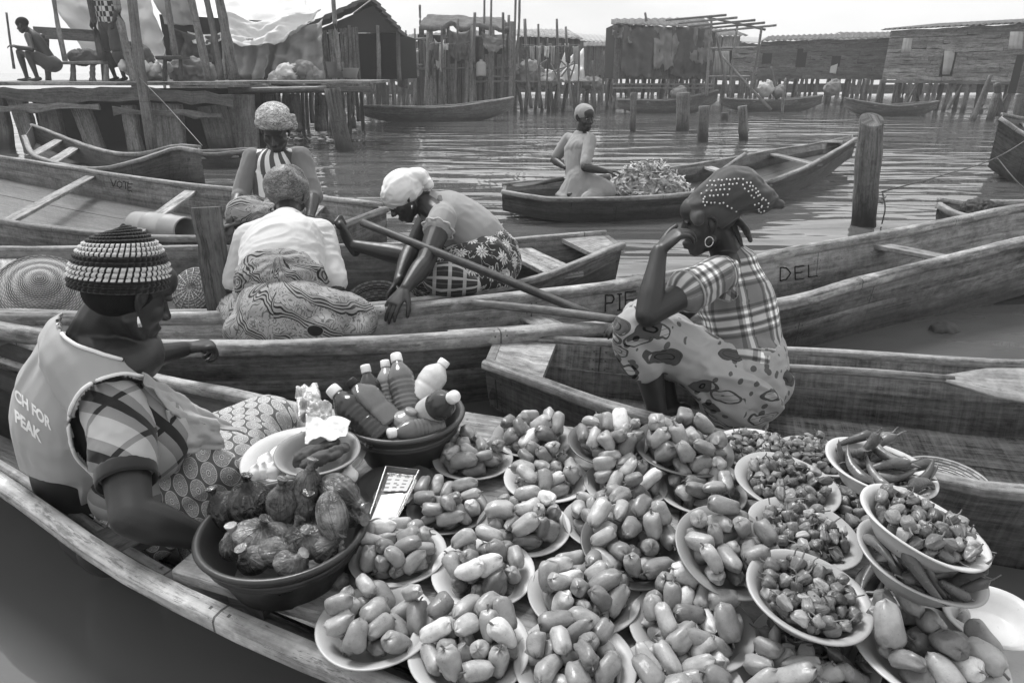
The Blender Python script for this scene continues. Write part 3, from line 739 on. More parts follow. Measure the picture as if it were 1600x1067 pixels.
def f_check(m, u, v):     # tartan: white and black bars on grey
    def bars(t, p):
        q = (t / p).frac(); wb = (q - .5).abs().lt(.075) + (q - .68).abs().lt(.028) + (q - .32).abs().lt(.028)
        bb = (q - .41).abs().lt(.035) + (q - .59).abs().lt(.035) + (q - .78).abs().lt(.03) + (q - .22).abs().lt(.03)
        return wb.min(1), bb.min(1)
    a, b = bars(u + .03, .21); c, d = bars(v, .165); tw = (((u + v) * 260).frac()).gt(.5)
    wh = (a + c) * .5 + a * c * .3; bl = ((b + d) * .62).min(1)
    return (wh * .85 + .22) * (1 - bl * .85) + tw * .02
def f_swirl(m, u, v):     # wax print: dark paisleys, fine scrolls and bands
    n = m.noise(m.vec(u, v, 0), 6, 2, .5); n2 = m.noise(m.vec(u, v, 2), 14, 2, .5, 1.2)
    fine = ((n2 * 10).frac() - .5).abs().lt(.14); band = (((u * .5 + v) * 9 + n * 1.2).frac()); st = ((band * 9).frac()).gt(.45) * band.lt(.35)
    vd = m.voro(m.vec(u, v * 1.2, 0), 6.0, 'Distance'); big = vd.lt(.30); ring = ((vd * 12).frac()).gt(.5)
    base = band.gt(.35) * (fine * -.55 + .85) + st * .75
    return base * (1 - big) + big * (ring * .55 + vd.lt(.1) * .3)
def f_flower(m, u, v):    # white daisies and tendrils on a dark ground
    k = 1 / .085; a = u * k; b = v * k; row = b.floor(); a = a + row.mod(2) * .5; x = a.frac() - .5; y = b.frac() - .5
    j = m.white(m.vec(a.floor(), row, 0)); x = x + (j - .5) * .25; r = (x * x + y * y).sqrt(); an = y.atan2(x)
    pet = r.lt((an * 10).cos() * .07 + .26) * r.gt(.08) * ((an * 10).cos().gt(-.75)); cen = r.lt(.06)
    n = m.noise(m.vec(u, v, 0), 17, 2, .5, 1.0); ten = (n - .5).abs().lt(.018); sm = m.voro(m.vec(u, v, 1), 55).lt(.2)
    return (pet * .8 + cen * .7 + ten * .6 + sm * .2).min(1)
def f_leaf(m, u, v):      # pale ground with dark dots and big outlined leaves
    dots = m.voro(m.vec(u, v, 0), 30).lt(.3) * m.noise(m.vec(u, v, 3), 6, 1).gt(.40); fl = ((u * 300).frac()).lt(.3)
    nn = m.noise(m.vec(u, v, 2), 12, 2); vd = m.voro(m.vec(u * 1.5 + v * .6 + nn * .08, v * .65 - u * .2 + nn * .06, 4), 9.5, 'Distance', rand=1.0); n = m.noise(m.vec(u, v, 5), 40, 2)
    big = vd.lt(.32); edge = (vd - .34).abs().lt(.025) + (vd - .2).abs().lt(.012); half = m.noise(m.vec(u, v, 9), 7, 1); rib = ((u * 60 + v * 40).frac()).lt(.12)
    return (dots * -.62 + .82 - fl * .12) * (1 - big) + big * (half.gt(.5) * .72 + .1) * (1 - rib * half.gt(.5) * .6) - edge * .7 + n * .05
def f_wrap(m, u, v):      # crinkled print of headwraps
    n = m.noise(m.vec(u * 2, v * 5, 0), 10, 3, .6, 1.2); s_ = ((n * 7).frac()).gt(.5); d_ = m.voro(m.vec(u, v, 0), 32).lt(.28)
    return s_ * .55 + d_ * .3 + .1
def f_dress(m, u, v): n = m.noise(m.vec(u, v, 0), 20, 3); return n * .5 + .45
M['lace'] = pat_stripes('lace_print', f_lace, .13, .66); M['check'] = pat_stripes('checked_cotton', f_check, .02, .72)
M['swirl'] = pat_stripes('wax_print', f_swirl, .012, .34); M['flower'] = pat_stripes('daisy_print', f_flower, .025, .62); M['leafp'] = pat_stripes('leaf_print', f_leaf, .02, .42)
M['wrapp'] = pat_stripes('wrap_print', f_wrap, .12, .66); M['wrapd'] = pat_stripes('satin_wrap', f_wrap, .05, .26, .45); M['dressp'] = pat_stripes('dress_print', f_dress, .05, .17)
M['tee'] = cloth('white_tee', .55); M['white_scarf'] = cloth('white_scarf', .72); M['blouse'] = cloth('grey_blouse', .27); M['vest'] = cloth('vest_cloth', .36, weave=1100); M['vest_trim'] = cloth('vest_trim', .85)
M['grey_top'] = cloth('grey_top', .17); M['scarf_dark'] = cloth('dark_scarf', .065, .35); M['scarf_mid'] = cloth('grey_scarf', .30); M['shorts'] = cloth('shorts', .07); M['bandtop'] = cloth('dark_trim', .02)
# ================================================================== the stilt village behind
M['wall_wood'] = wood('wall_wood', .05, .32, stain=.8, rough=.85); M['wall_dark'] = wood('wall_dark', .03, .17, stain=.8, rough=.85); M['wall_pale'] = wood('wall_pale', .1, .34, stain=.6, rough=.85)
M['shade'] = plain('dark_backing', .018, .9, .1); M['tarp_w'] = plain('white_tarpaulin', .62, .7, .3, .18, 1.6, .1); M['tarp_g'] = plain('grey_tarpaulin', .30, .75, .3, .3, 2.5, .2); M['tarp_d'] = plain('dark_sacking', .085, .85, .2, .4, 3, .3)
M['rag'] = plain('rag', .2, .9, .1, .4, 3, .3); M['rag_w'] = plain('pale_rag', .5, .9, .1, .25, 4, .3); M['sheet_iron'] = plain('sheet_iron', .3, .5, .4, .3, 5, .2); M['bucket'] = plain('bucket_plastic', .35, .4, .4, .1)
def thatch_mat():
    m = Mat('thatch'); u, v = m.uv(); n = m.noise(m.vec(u * 40, v * 4, 0), 1, 4, .7); n2 = m.noise(m.vec(u * 2, v * 3, 0), 1, 3); return m.set((n * n2).ramp(.1, .45).mix(.05, .22), .9, .1, n, .8, .03)
M['thatch'] = thatch_mat()
def pole(u0, v0, u1, v1, y, r=.05, mat='pole', parent=None, label=None, y2=None, name='pole', group=None, bend=.02):
    a, b = P(u0, v0, y=y2 or y), P(u1, v1, y=y); m_ = (a + b) / 2 + Vector((random.uniform(-1, 1), 0, 0)) * (a - b).length * bend
    nn = 9; pth = catmull([a, m_, b], nn); rr = np.linspace(.82, 1.08, nn) * r * (1 + .06 * RNG.standard_normal(nn))
    V, F, FU = loft(tube_sections(pth, rr, 8)); o = mk(name, V, F, M[mat], parent, True, face_uv=FU)
    if label: tag(o, label, 'pole', group)
    return o
def wall(parent, a, b, z0, za, zb, rows, mat, holes=(), th=.025, wob=.03, seg=2.2, seed=0):
    """horizontal waney-edged boards between a and b (xy), from z0 up to za/zb, leaving holes [(s0,s1,z0,z1)] in metres"""
    rg = np.random.default_rng(seed); a = np.array((a[0], a[1])); b = np.array((b[0], b[1])); L = np.linalg.norm(b - a); d = (b - a) / L; nrm = np.array((d[1], -d[0]))
    for i in range(rows):
        x = 0.0
        while x < L - .05:
            w = min(L - x, seg * (.6 + .8 * rg.random()));
            if L - x - w < .4: w = L - x
            zt = lambda s: za + (zb - za) * s / L
            za_, zb_ = [z0 + (zt(s) - z0) * (i + .5) / rows for s in (x, x + w)]; hgt = (zt(x + w / 2) - z0) / rows
            parts = [(x, x + w)]
            for h0, h1, hz0, hz1 in holes:
                if hz0 < (za_ + zb_) / 2 < hz1: parts = [q for p in parts for q in ((p[0], min(p[1], h0)), (max(p[0], h1), p[1])) if q[1] - q[0] > .06]
            for p0, p1 in parts:
                e = .012 * rg.standard_normal(); f0, f1 = (p0 - x) / w, (p1 - x) / w
                A_ = (*(a + d * (p0 + .008) + nrm * (rg.random() * .02)), za_ + (zb_ - za_) * f0 + e); B_ = (*(a + d * (p1 - .008) + nrm * (rg.random() * .02)), za_ + (zb_ - za_) * f1 - e)
                plank('wall_board', A_, B_, hgt * (.98 + .1 * rg.random()), th, mat, parent, up=(*nrm, 0), wob=wob * hgt / .15, n=7, seed=int(rg.integers(1e6)))
            x += w
def vwall(parent, a, b, z0, za, zb, n, mat, th=.025, ragged=.0, seed=0):
    rg = np.random.default_rng(seed); a = np.array((a[0], a[1])); b = np.array((b[0], b[1])); d = (b - a); nrm = np.array((d[1], -d[0])) / np.linalg.norm(d)
    for i in range(n):
        s = (i + .5) / n; c = a + d * s + nrm * rg.random() * .02; zt = za + (zb - za) * s - ragged * rg.random()
        plank('wall_board', (*c, z0 - ragged * .5 * rg.random()), (*(c + d / np.linalg.norm(d) * .03 * rg.standard_normal()), zt), np.linalg.norm(d) / n * (.9 + .08 * rg.random()), th, mat, parent, up=(*nrm, 0), n=3, seed=int(rg.integers(1e6)))
def stilts(parent, pts, ztop, r=.07, mat='pile', lean=.1):
    for x, y in pts:
        b = Vector((x + random.uniform(-lean, lean), y, -.4)); t = Vector((x, y, ztop)); nn = 7; pth = catmull([b, (b + t) / 2 + Vector((random.uniform(-.03, .03), 0, 0)), t], nn); rr = r * (1 + .1 * RNG.standard_normal(nn))
        V, F, FU = loft(tube_sections(pth, rr, 8)); mk('stilt', V, F, M[mat], parent, True, face_uv=FU)
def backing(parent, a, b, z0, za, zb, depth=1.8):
    """solid dark box that stands in for the shade behind boards"""
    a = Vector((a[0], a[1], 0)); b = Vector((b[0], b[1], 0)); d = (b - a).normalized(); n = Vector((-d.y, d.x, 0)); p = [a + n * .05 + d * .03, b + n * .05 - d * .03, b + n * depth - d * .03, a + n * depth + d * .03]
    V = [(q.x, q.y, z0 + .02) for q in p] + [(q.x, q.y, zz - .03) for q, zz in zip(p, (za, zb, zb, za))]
    return mk('shade_box', V, BOX_F, M['shade'], parent, False)  # added black box, its colour gives the shade seen through gaps and openings
def corr(parent, A, B, C_, D, mat, n=60, amp=.02, name='sheet'):
    """corrugated sheet: A-B ridge edge, D-C lower edge"""
    A, B, C_, D = map(lambda q: np.array(tuple(q), float), (A, B, C_, D)); t = np.linspace(0, 1, n)[None, :, None]; s = np.linspace(0, 1, 4)[:, None, None]
    G = (A * (1 - t) + B * t) * (1 - s) + (D * (1 - t) + C_ * t) * s; nn = np.cross(B - A, D - A); nn /= np.linalg.norm(nn); G = G + nn * (amp * np.sin(np.arange(n) * np.pi * .5))[None, :, None]
    return sheet(name, G, mat, parent, .006)
# ---- big planked house at the right
def house_right():
    a = P(1378, 125, y=27); b = P(1625, 129, y=22.4); z0 = 1.0; za, zb = P(1386, 48, y=27).z, P(1625, 36, y=22.4).z
    r = empty('stilt_house', ((a + b) / 2).xy.to_3d(), 'large stilt house of wavy weathered boards with pale sheet shutters', 'house', 'stilt houses'); L = (b.xy - a.xy).length
    def s_of(u):
        k = (u - 800) / _F; ts = np.linspace(0, 1, 400); x = a.x + (b.x - a.x) * ts; yy = (a.y + (b.y - a.y) * ts) * _c + .3 * _s; return float(ts[np.argmin(np.abs(x / yy - k))] * L)
    holes = [(s_of(1466), s_of(1486), P(1, 117, y=25).z, P(1, 80, y=25).z)]
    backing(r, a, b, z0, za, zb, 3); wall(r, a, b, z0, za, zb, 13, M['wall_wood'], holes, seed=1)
    d = (b - a); d.z = 0; d.normalize(); n = Vector((d.y, -d.x, 0)); corr(r, Vector((a.x, a.y, za + .3)) - n * 3 - d * .2, Vector((b.x, b.y, zb + .3)) - n * 3 + d * .3, Vector((b.x, b.y, zb + .03)) + n * .3 + d * .3, Vector((a.x, a.y, za + .03)) + n * .3 - d * .2, M['wall_dark'], 120, .03, 'roof')
    for (u0, v0, u1, v1, y) in ((1410, 60, 1426, 82, 26.2), (1474, 80, 1503, 117, 24.9), (1577, 50, 1600, 77, 23)):
        corr(r, P(u0 + 2, v0, y=y), P(u1 + 1, v0, y=y), P(u1 - 2, v1, y=y), P(u0 - 2, v1, y=y), M['rag_w'], 14, .012, 'shutter')
    plank('floor_beam', (a.x, a.y - .05, z0 - .06), (b.x, b.y - .05, z0 - .06), .12, .1, M['wall_dark'], r)
    pts = [(a.x + (b.x - a.x) * t + random.uniform(-.1, .1), a.y + (b.y - a.y) * t + k) for k, nn in ((.1, 9), (1.3, 8), (2.6, 8)) for t in (np.linspace(.02, .98, nn))]; stilts(r, pts, z0, .075)
    for t in (.2, .5, .8): plank('brace', (a.x + (b.x - a.x) * t, a.y + (b.y - a.y) * t, .05), (a.x + (b.x - a.x) * (t + .07), a.y + (b.y - a.y) * (t + .07), z0), .1, .05, M['pole'], r)
house_right()
def house_long():
    a = P(1182, 124, y=31); b = P(1384, 124, y=29); z0 = P(1, 124, y=30).z; za, zb = P(1, 66, y=31).z, P(1, 60, y=29).z
    r = empty('stilt_house', ((a + b) / 2).xy.to_3d(), 'long low stilt house of dark boards left of the large one', 'house', 'stilt houses'); L = (b.xy - a.xy).length; so = lambda u: (P(u, 95, y=30).x - a.x) / (b.x - a.x) * L
    hz = lambda v: P(1, v, y=30).z
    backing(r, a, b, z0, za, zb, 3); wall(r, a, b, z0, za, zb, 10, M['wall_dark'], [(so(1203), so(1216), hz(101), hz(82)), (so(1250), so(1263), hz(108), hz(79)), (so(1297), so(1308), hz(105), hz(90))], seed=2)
    d = (b - a).normalized(); n = Vector((d.y, -d.x, 0)); corr(r, Vector((a.x, a.y, za + .35)) - n * 3, Vector((b.x, b.y, zb + .35)) - n * 3, Vector((b.x, b.y, zb + .02)) + n * .25, Vector((a.x, a.y, za + .02)) + n * .25, M['wall_dark'], 90, .025, 'roof')
    drape('rag', [P(1298, 104, y=29.6), P(1309, 100, y=29.6), P(1306, 116, y=29.5), P(1296, 114, y=29.5)], M['rag_w'], r, (8, 8), 0, .02, 2, 4)
    pts = [(a.x + (b.x - a.x) * t, a.y + (b.y - a.y) * t + k) for k, nn in ((.1, 9), (1.5, 8)) for t in np.linspace(.02, .98, nn)]; stilts(r, pts, z0, .07)
house_long()
def hut_cloth():
    y = 25.0; a = P(957, 124, y=y); b = P(1112, 128, y=y); z0 = a.z; zt = P(1, 36, y=y).z
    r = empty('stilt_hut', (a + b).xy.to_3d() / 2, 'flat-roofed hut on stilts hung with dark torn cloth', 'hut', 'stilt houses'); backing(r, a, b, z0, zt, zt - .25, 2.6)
    vwall(r, a, b, z0, zt, zt - .25, 16, M['wall_dark'], seed=4)
    for i, (u0, u1, v1, m_, sd) in enumerate(((958, 985, 66, 'rag', 1), (972, 1030, 124, 'tarp_d', 2), (1022, 1062, 110, 'rag', 3), (1050, 1100, 126, 'tarp_d', 5), (1080, 1112, 100, 'rag', 6))):
        yy = y - .12 - .05 * i; drape('wall_cloth', [P(u0, 40, y=yy), P(u1, 41, y=yy), P(u1 + 3, v1, y=yy - .1), P(u0 - 2, v1 - 6, y=yy - .1)], M[m_], r, (22, 22), .05, .07, 3, sd, .1, .006, .12)
    corr(r, P(955, 30, y=y + 2.8), P(1100, 28, y=y + 2.8), P(1118, 44, y=y - .3), P(955, 38, y=y - .3), M['wall_dark'], 50, .02, 'roof')
    stilts(r, [(a.x + (b.x - a.x) * t, y + k) for k in (0, 1.4) for t in np.linspace(.02, .98, 6)], z0, .06)
    for v in (132, 138): plank('floor_beam', P(958, v, y=y - .1), P(1115, v, y=y - .1), .08, .06, M['pole'], r)
hut_cloth()
def frame_open():
    y = 23.5; r = empty('open_shelter', P(1150, 150, y=y).xy.to_3d(), 'open frame of thin poles beside the cloth-hung hut', 'frame')
    for q in ((1112, 30, 1104, 150), (1152, 42, 1140, 150), (1190, 44, 1170, 150), (1118, 48, 1138, 152), (1128, 88, 1205, 172)[:4]): pole(*q, y, .045, 'pole', r)
    for q in ((1040, 32, 1135, 24), (1060, 37, 1152, 28), (1076, 42, 1180, 32), (1095, 46, 1195, 36), (1112, 50, 1213, 40), (1105, 28, 1196, 47), (1108, 76, 1182, 75), (1108, 120, 1172, 120)): pole(*q, y, .035, 'pole', r, name='rail')
frame_open()
def hut_small():
    y = 28; a = P(1105, 118, y=y); b = P(1182, 118, y=y); zt = P(1, 78, y=y).z; r = empty('small_hut', (a + b).xy.to_3d() / 2, 'small pale-walled hut seen through the pole frame', 'hut', 'stilt houses'); backing(r, a, b, a.z, zt, zt)
    corr(r, P(1106, 80, y=y), P(1140, 80, y=y), P(1140, 118, y=y), P(1106, 118, y=y), M['sheet_iron'], 30, .02, 'wall_sheet'); wall(r, P(1141, 118, y=y), b, a.z, zt, zt, 6, M['wall_pale'], seed=7)
    stilts(r, [(a.x + (b.x - a.x) * t, y + .1) for t in (.1, .4, .7, .95)], a.z, .06)
hut_small()
def hut_behind():
    y = 33; a = P(915, 118, y=y); b = P(962, 118, y=y); zt = P(1, 72, y=y).z; r = empty('small_hut', (a + b).xy.to_3d() / 2, 'low dark plank hut in the gap left of the cloth-hung hut', 'hut', 'stilt houses'); backing(r, a, b, a.z, zt, zt); vwall(r, a, b, a.z, zt, zt, 9, M['wall_dark'], seed=9)
    corr(r, P(912, 66, y=y + 2), P(965, 66, y=y + 2), P(965, 73, y=y - .2), P(912, 73, y=y - .2), M['wall_dark'], 30, .02, 'roof'); stilts(r, [(a.x + (b.x - a.x) * t, y + .1) for t in (.1, .5, .9)], a.z, .07)
hut_behind()
def corner_house():
    y = 19; r = empty('stilt_house', P(1600, 170, y=y).xy.to_3d(), 'dark plank house corner at the right edge', 'house', 'stilt houses'); a, b = P(1586, 148, y=y), P(1690, 148, y=y); zt = P(1, 84, y=y).z
    wall(r, a, b, a.z, zt, zt + .3, 9, M['wall_dark'], seed=11); backing(r, a, b, a.z, zt, zt + .3, .35); stilts(r, [(a.x + .15, y), (a.x + .8, y), (a.x + .2, y + 1), (a.x + .5, y + .4)], a.z, .11)
    pole(1548, 118, 1520, 188, y + 1, .07, 'pole', r); pole(1558, 130, 1562, 180, y + 1, .1, 'pile', r)
corner_house()
# ---- ragged shacks in the middle
def shack_ragged():
    y = 24.5; r = empty('ragged_shack', P(720, 165, y=y).xy.to_3d(), 'ragged shack of upright boards, rags and poles in the middle', 'shack', 'stilt houses')
    a, b = P(656, 165, y=y + 1), P(800, 165, y=y + 1); zt = P(1, 40, y=y + 1).z; backing(r, a, b, .2, zt - .25, zt - .35, 2.6)
    for i in range(30):
        u = 575 + i * 7.9 + random.uniform(-2, 2); top = random.choice((36, 42, 60, 85, 100, 120)) if u > 655 else random.choice((120, 128, 135)); y_ = y + random.uniform(0, .7)
        A_, B_ = P(u + random.uniform(-3, 3), top, y=y_), P(u, 164, y=y_); plank('wall_board', B_ - Vector((0, 0, .3)), A_, random.uniform(.09, .22), .03, M[random.choice(('wall_wood', 'wall_dark', 'wall_dark', 'wall_pale'))], r, up=(0, -1, 0), n=4)
    for u, w, t in ((739, 7, 40), (768, 8, 42), (800, 7, 34), (730, 5, 60)):
        plank('post_board', P(u - 2, 160, y=y - .3) - Vector((0, 0, .4)), P(u, t, y=y - .3), w * .023, .05, M['wall_pale'], r, up=(0, -1, 0), n=5)
    drape('roof_thatch', [P(668, 26, y=y + 2.5), P(785, 30, y=y + 2.5), P(800, 46, y=y - .2), P(655, 42, y=y - .2)], M['thatch'], r, (10, 30), .0, .02, 5, 3, .05, .12, .1)
    for i, (u0, v0, u1, v1, m_) in enumerate(((588, 66, 645, 124, 'rag'), (565, 70, 590, 140, 'tarp_g'), (678, 60, 694, 110, 'rag_w'), (700, 45, 735, 95, 'tarp_d'), (752, 50, 792, 80, 'rag'), (660, 60, 680, 120, 'tarp_d'))):
        drape('hanging_cloth', [P(u0, v0, y=y - .4 - i * .05), P(u1, v0 + 2, y=y - .4 - i * .05), P(u1 - 3, v1, y=y - .5 - i * .05), P(u0 + 4, v1 - 5, y=y - .5 - i * .05)], M[m_], r, (20, 20), .12, .06, 3, i + 2, .08, .006, .1)
    for q in ((562, 68, 672, 60), (565, 104, 660, 102), (655, 108, 800, 106), (690, 60, 790, 56), (735, 128, 808, 128), (738, 120, 806, 120)): pole(*q, y - .25, .035, 'pole', r, name='rail')
    lathe_obj('jerrycan', [(0, 0), (.16, 0), (.17, .05), (.17, .35), (.13, .42), (.05, .45), (.05, .5), (0, .5)], M['rag_w'], r, 14, Matrix.Translation(P(752, 119, y=y - .3)))
shack_ragged()
POLES = [(742, 20, 743, 165, 23.6), (757, -10, 752, 120, 25), (768, -20, 766, 160, 24), (806, -15, 803, 165, 23.8), (795, 24, 798, 165, 24.5), (812, -10, 806, 100, 24.2), (820, 30, 830, 170, 23.4), (841, 38, 843, 170, 23.6), (884, 42, 893, 165, 23.2), (656, 8, 657, 40, 26), (552, 45, 556, 165, 21), (648, 45, 650, 165, 24), (1228, 122, 1222, 178, 22), (1205, 105, 1214, 160, 25), (1008, 20, 1010, 34, 26)]
ORDW = 'leftmost second third fourth fifth sixth seventh eighth ninth tenth eleventh twelfth thirteenth'.split()
for i, q in enumerate(POLES):
    pole(*q[:4], q[4], random.uniform(.035, .055), random.choice(('pole', 'bamboo', 'pole')), None, (ORDW[sorted(POLES[:12]).index(q)] + ' thin upright pole from left among the ragged shacks') if i < 12 else ('thin pole leaning in water before the long low house', 'thin pole beside the pole frame near canoe people', 'short thin pole above the cloth-hung hut roof')[i - 12], group='thin poles among the shacks' if i not in (12, 13, 14) else 'thin poles before the far houses')
def stall_debris():
    y = 24.5; r = empty('debris_platform', P(860, 165, y=y).xy.to_3d(), 'low stilt platform heaped with debris and a white tarpaulin', 'platform')
    a, b = P(806, 128, y=y), P(925, 130, y=y)
    for i in range(7): plank('deck_board', Vector((a.x, y + i * .22, a.z)), Vector((b.x + .2, y + i * .22, a.z)), .2, .05, M['wall_pale'], r)
    stilts(r, [(a.x + (b.x - a.x) * t, y + k) for k in (0, 1) for t in np.linspace(.02, 1, 8)], a.z, .06, lean=.25)
    drape('white_tarpaulin', [P(882, 84, y=y + .8), P(912, 78, y=y + .9), P(914, 128, y=y + .2), P(868, 124, y=y + .1)], M['tarp_w'], r, (20, 20), .1, .08, 3, 5, .12, .006)
    for i, (u0, u1, v0, v1, m_) in enumerate(((808, 850, 100, 128, 'rag'), (838, 872, 108, 128, 'rag_w'), (815, 845, 92, 110, 'tarp_g'), (905, 940, 118, 132, 'rag'))):
        c = P((u0 + u1) / 2, (v0 + v1) / 2 + 6, y=y + .3); V, F = remesh([p_ell(c, ((u1 - u0) * .012, .35, (v1 - v0) * .013))], .04, 2); V = folds(V, F, .07, 5, (0, 0, 1), 1, i); mk('bundle', V, F, M[m_], r)
    for i in range(14): pole(806 + random.uniform(0, 110), 92 + random.uniform(0, 25), 806 + random.uniform(0, 110), 128, y + random.uniform(-.1, .6), .03, 'pole', r, name='stick')
    a2, b2 = P(812, 120, y=29), P(905, 120, y=29); backing(r, a2, b2, a2.z, P(1, 56, y=29).z, P(1, 58, y=29).z); vwall(r, a2, b2, a2.z, P(1, 58, y=29).z, P(1, 62, y=29).z, 12, M['wall_dark'], seed=14)
    corr(r, P(808, 46, y=32), P(885, 46, y=32), P(912, 62, y=28.7), P(800, 56, y=28.7), M['wall_wood'], 40, .02, 'roof')
    for u in (840, 855, 870, 882): drape('hanging_cloth', [P(u, 68, y=28.6), P(u + 7, 68, y=28.6), P(u + 7, 84, y=28.6), P(u, 86, y=28.6)], M[random.choice(('rag_w', 'rag', 'tarp_d'))], r, (8, 8), 0, .03, 2, u)
stall_debris()
# ---- left platform
def platform():
    y = 12.4; z = P(1, 131, y=y).z; x0, x1, x2 = P(-60, 131, y=y).x, P(372, 131, y=y).x, P(568, 131, y=y).x
    r = empty('jetty_platform', ((x0 + x1) / 2, y + 1.5, 0), 'dark plank platform on heavy leaning stakes at left', 'platform')
    nb = 9
    for i in range(nb): plank('deck_board', (x0, y + .12 + i * .3, z), (x1, y + .12 + i * .3, z), .28, .06, M['wall_wood'], r, wob=.01)
    for i in range(7): plank('deck_board', (x1 - .05, y + .7 + i * .3, z + .01), (x2, y + .7 + i * .3, z + .01), .28, .05, M['wall_pale'], r, wob=.01)
    for i, (t0, t1, dz0, dz1, w_, m_) in enumerate(((0, .36, .12, .2, .2, 'pole_dark'), (.30, .68, .2, .14, .24, 'wall_dark'), (.64, 1, .13, .26, .2, 'pole_dark'), (.05, .5, .42, .36, .1, 'wall_wood'), (.55, .95, .44, .5, .1, 'wall_dark'))):
        plank('fascia', (x0 + (x1 - .1 - x0) * t0, y - .03 - .012 * i, z - dz0), (x0 + (x1 - .1 - x0) * t1, y - .03 - .012 * i, z - dz1), w_, .05, M[m_], r, up=(0, -1, 0), wob=.04)
    pole(380, 141, 510, 139, y + .5, .05, 'bamboo', r, name='rail'); plank('beam', (x1 - .4, y + .6, z - .12), (x2, y + .6, z - .1), .12, .1, M['wall_dark'], r)
    for (u0, v0, u1, v1, w, m_) in ((-5, 150, 5, 235, .3, 'pile'), (25, 150, 45, 200, .3, 'wall_pale'), (72, 150, 84, 215, .34, 'pile'), (125, 165, 158, 240, .3, 'wall_pale'), (200, 165, 214, 240, .22, 'wall_wood'), (255, 162, 262, 235, .62, 'wall_pale'), (330, 165, 352, 232, .45, 'pile'), (375, 148, 385, 232, .45, 'wall_wood')):
        yy = y + random.uniform(.15, .6); plank('stake', P(u1, v1, y=yy) - Vector((0, 0, .4)), P(u0, v0, y=yy), w, .16, M[m_], r, up=(0, -1, 0), n=6, wob=.02)
    for u in (395, 420, 460, 500): pole(u, 148, u + 2, 205, y + 1.5 + (u % 3) * .4, .12, 'pile', r, name='stake')
    for i in range(26): pole(385 + i * 7.2 + random.uniform(-2, 2), 138, 388 + i * 7.2, 200 + random.uniform(-15, 12), y + 3.2 + random.uniform(0, 3), .05, 'pole_dark', r, name='stake')
    backing(r, (x0, y + 1.6), (x1 - .2, y + 1.6), -.3, z - .1, z - .1, 1.0)  # dark box put in as the shade under the deck
    return z
ZP = platform()
for q, lb in (((518, 0, 540, 236, 12.4, .13, 'pile'), 'thick dark mooring post at the end of the left platform'),):
    pole(519, 138, 541, 244, 12.4, .15, 'pile', None, lb, name='mooring_post')
    pole(520, -10, 532, 112, 13.2, .045, 'pole', None, 'tall thin pole above the end of the left platform')
YD = 13.0
for i, (q, rr, m_, lb) in enumerate((((80, -30, 102, 96), .04, 'pole', 'bent grey pole behind the squatting boy'), ((135, -30, 160, 96), .055, 'pole_dark', 'dark pole just left of the standing man'), ((176, -30, 214, 140), .075, 'bamboo', 'slanting bamboo pole crossing the standing man'), ((203, -30, 240, 246), .095, 'bamboo', 'thick bamboo mooring pole tied with rope at the platform'),
        ((258, -30, 275, 92), .055, 'pole', 'straight pole right of the white sheet'), ((292, -30, 326, 124), .075, 'bamboo', 'leaning bamboo pole in front of the tarpaulin shelter'), ((316, -30, 346, 126), .06, 'pole', 'second leaning pole before the tarpaulin shelter'), ((336, -30, 366, 126), .085, 'pole', 'thick pole before the tarpaulin shelter, rightmost of three'), ((10, 20, 22, 108), .02, 'pole', 'thin stick behind the squatting boy'), ((345, 0, 353, 124), .035, 'pole', 'thin stick between the shelter poles'))):
    pole(*q, YD if i != 3 else 12.1, rr, m_, None, lb, group='poles on the left platform', name='pole')
tag(drape('white_sheet', [P(70, -25, y=14.6), P(232, -25, y=14.4), P(262, 90, y=14.2), P(132, 84, y=14.2)], M['tarp_w'], None, (30, 40), .1, .1, 4, 2, .12, .006), 'large white sheet hung behind the standing man', 'sheet')
def shelter():
    y = 15.5; r = empty('tarpaulin_shelter', P(400, 130, y=y).xy.to_3d(), 'shelter roofed with a crumpled pale tarpaulin behind the poles', 'shelter')
    drape('tarpaulin', [P(255, -22, y=y + 2), P(470, -12, y=y + 2), P(492, 30, y=y - .2), P(300, 62, y=y - .4)], M['tarp_w'], r, (34, 44), .3, .07, 2, 5, .12, .008)
    drape('tarpaulin', [P(345, 20, y=y - .3), P(500, 10, y=y - .3), P(455, 60, y=y - .7), P(352, 70, y=y - .8)], M['tarp_w'], r, (24, 30), .2, .06, 2, 8, .1, .008)
    drape('wall_cloth', [P(345, 55, y=y - .5), P(420, 58, y=y - .5), P(415, 124, y=y - .5), P(350, 124, y=y - .5)], M['tarp_g'], r, (26, 26), .05, .08, 4, 9, .1, .006)
    drape('wall_cloth', [P(412, 45, y=y - .3), P(505, 30, y=y - .3), P(505, 124, y=y - .3), P(412, 124, y=y - .3)], M['tarp_g'], r, (26, 26), .1, .1, 4, 11, .14, .006)
    backing(r, P(262, 124, y=y), P(420, 124, y=y), ZP, P(1, 20, y=y).z, P(1, 30, y=y).z, 1.5); drape('wall_cloth', [P(265, 40, y=y - .2), P(345, 55, y=y - .2), P(345, 122, y=y - .3), P(270, 122, y=y - .3)], M['tarp_d'], r, (26, 26), .1, .12, 5, 13, .15, .006)
    drape('roof_thatch', [P(230, -25, y=y - .1), P(290, -25, y=y - .1), P(310, 35, y=y - .2), P(262, 40, y=y - .2)], M['tarp_g'], r, (16, 16), .05, .06, 3, 16, .1, .01)
    for i, (u, v, w, h, m_) in enumerate(((455, 108, .55, .35, 'rag_w'), (475, 105, .4, .4, 'rag'), (440, 115, .5, .25, 'tarp_g'), (490, 112, .35, .3, 'rag'))):
        V, F = remesh([p_ell(P(u, v + 8, y=y - 1.0), (w / 2, .25, h / 2))], .03, 2); V = folds(V, F, .05, 6, (0, 0, 1), 1, i); mk('bundle', V, F, M[m_], r)
shelter()
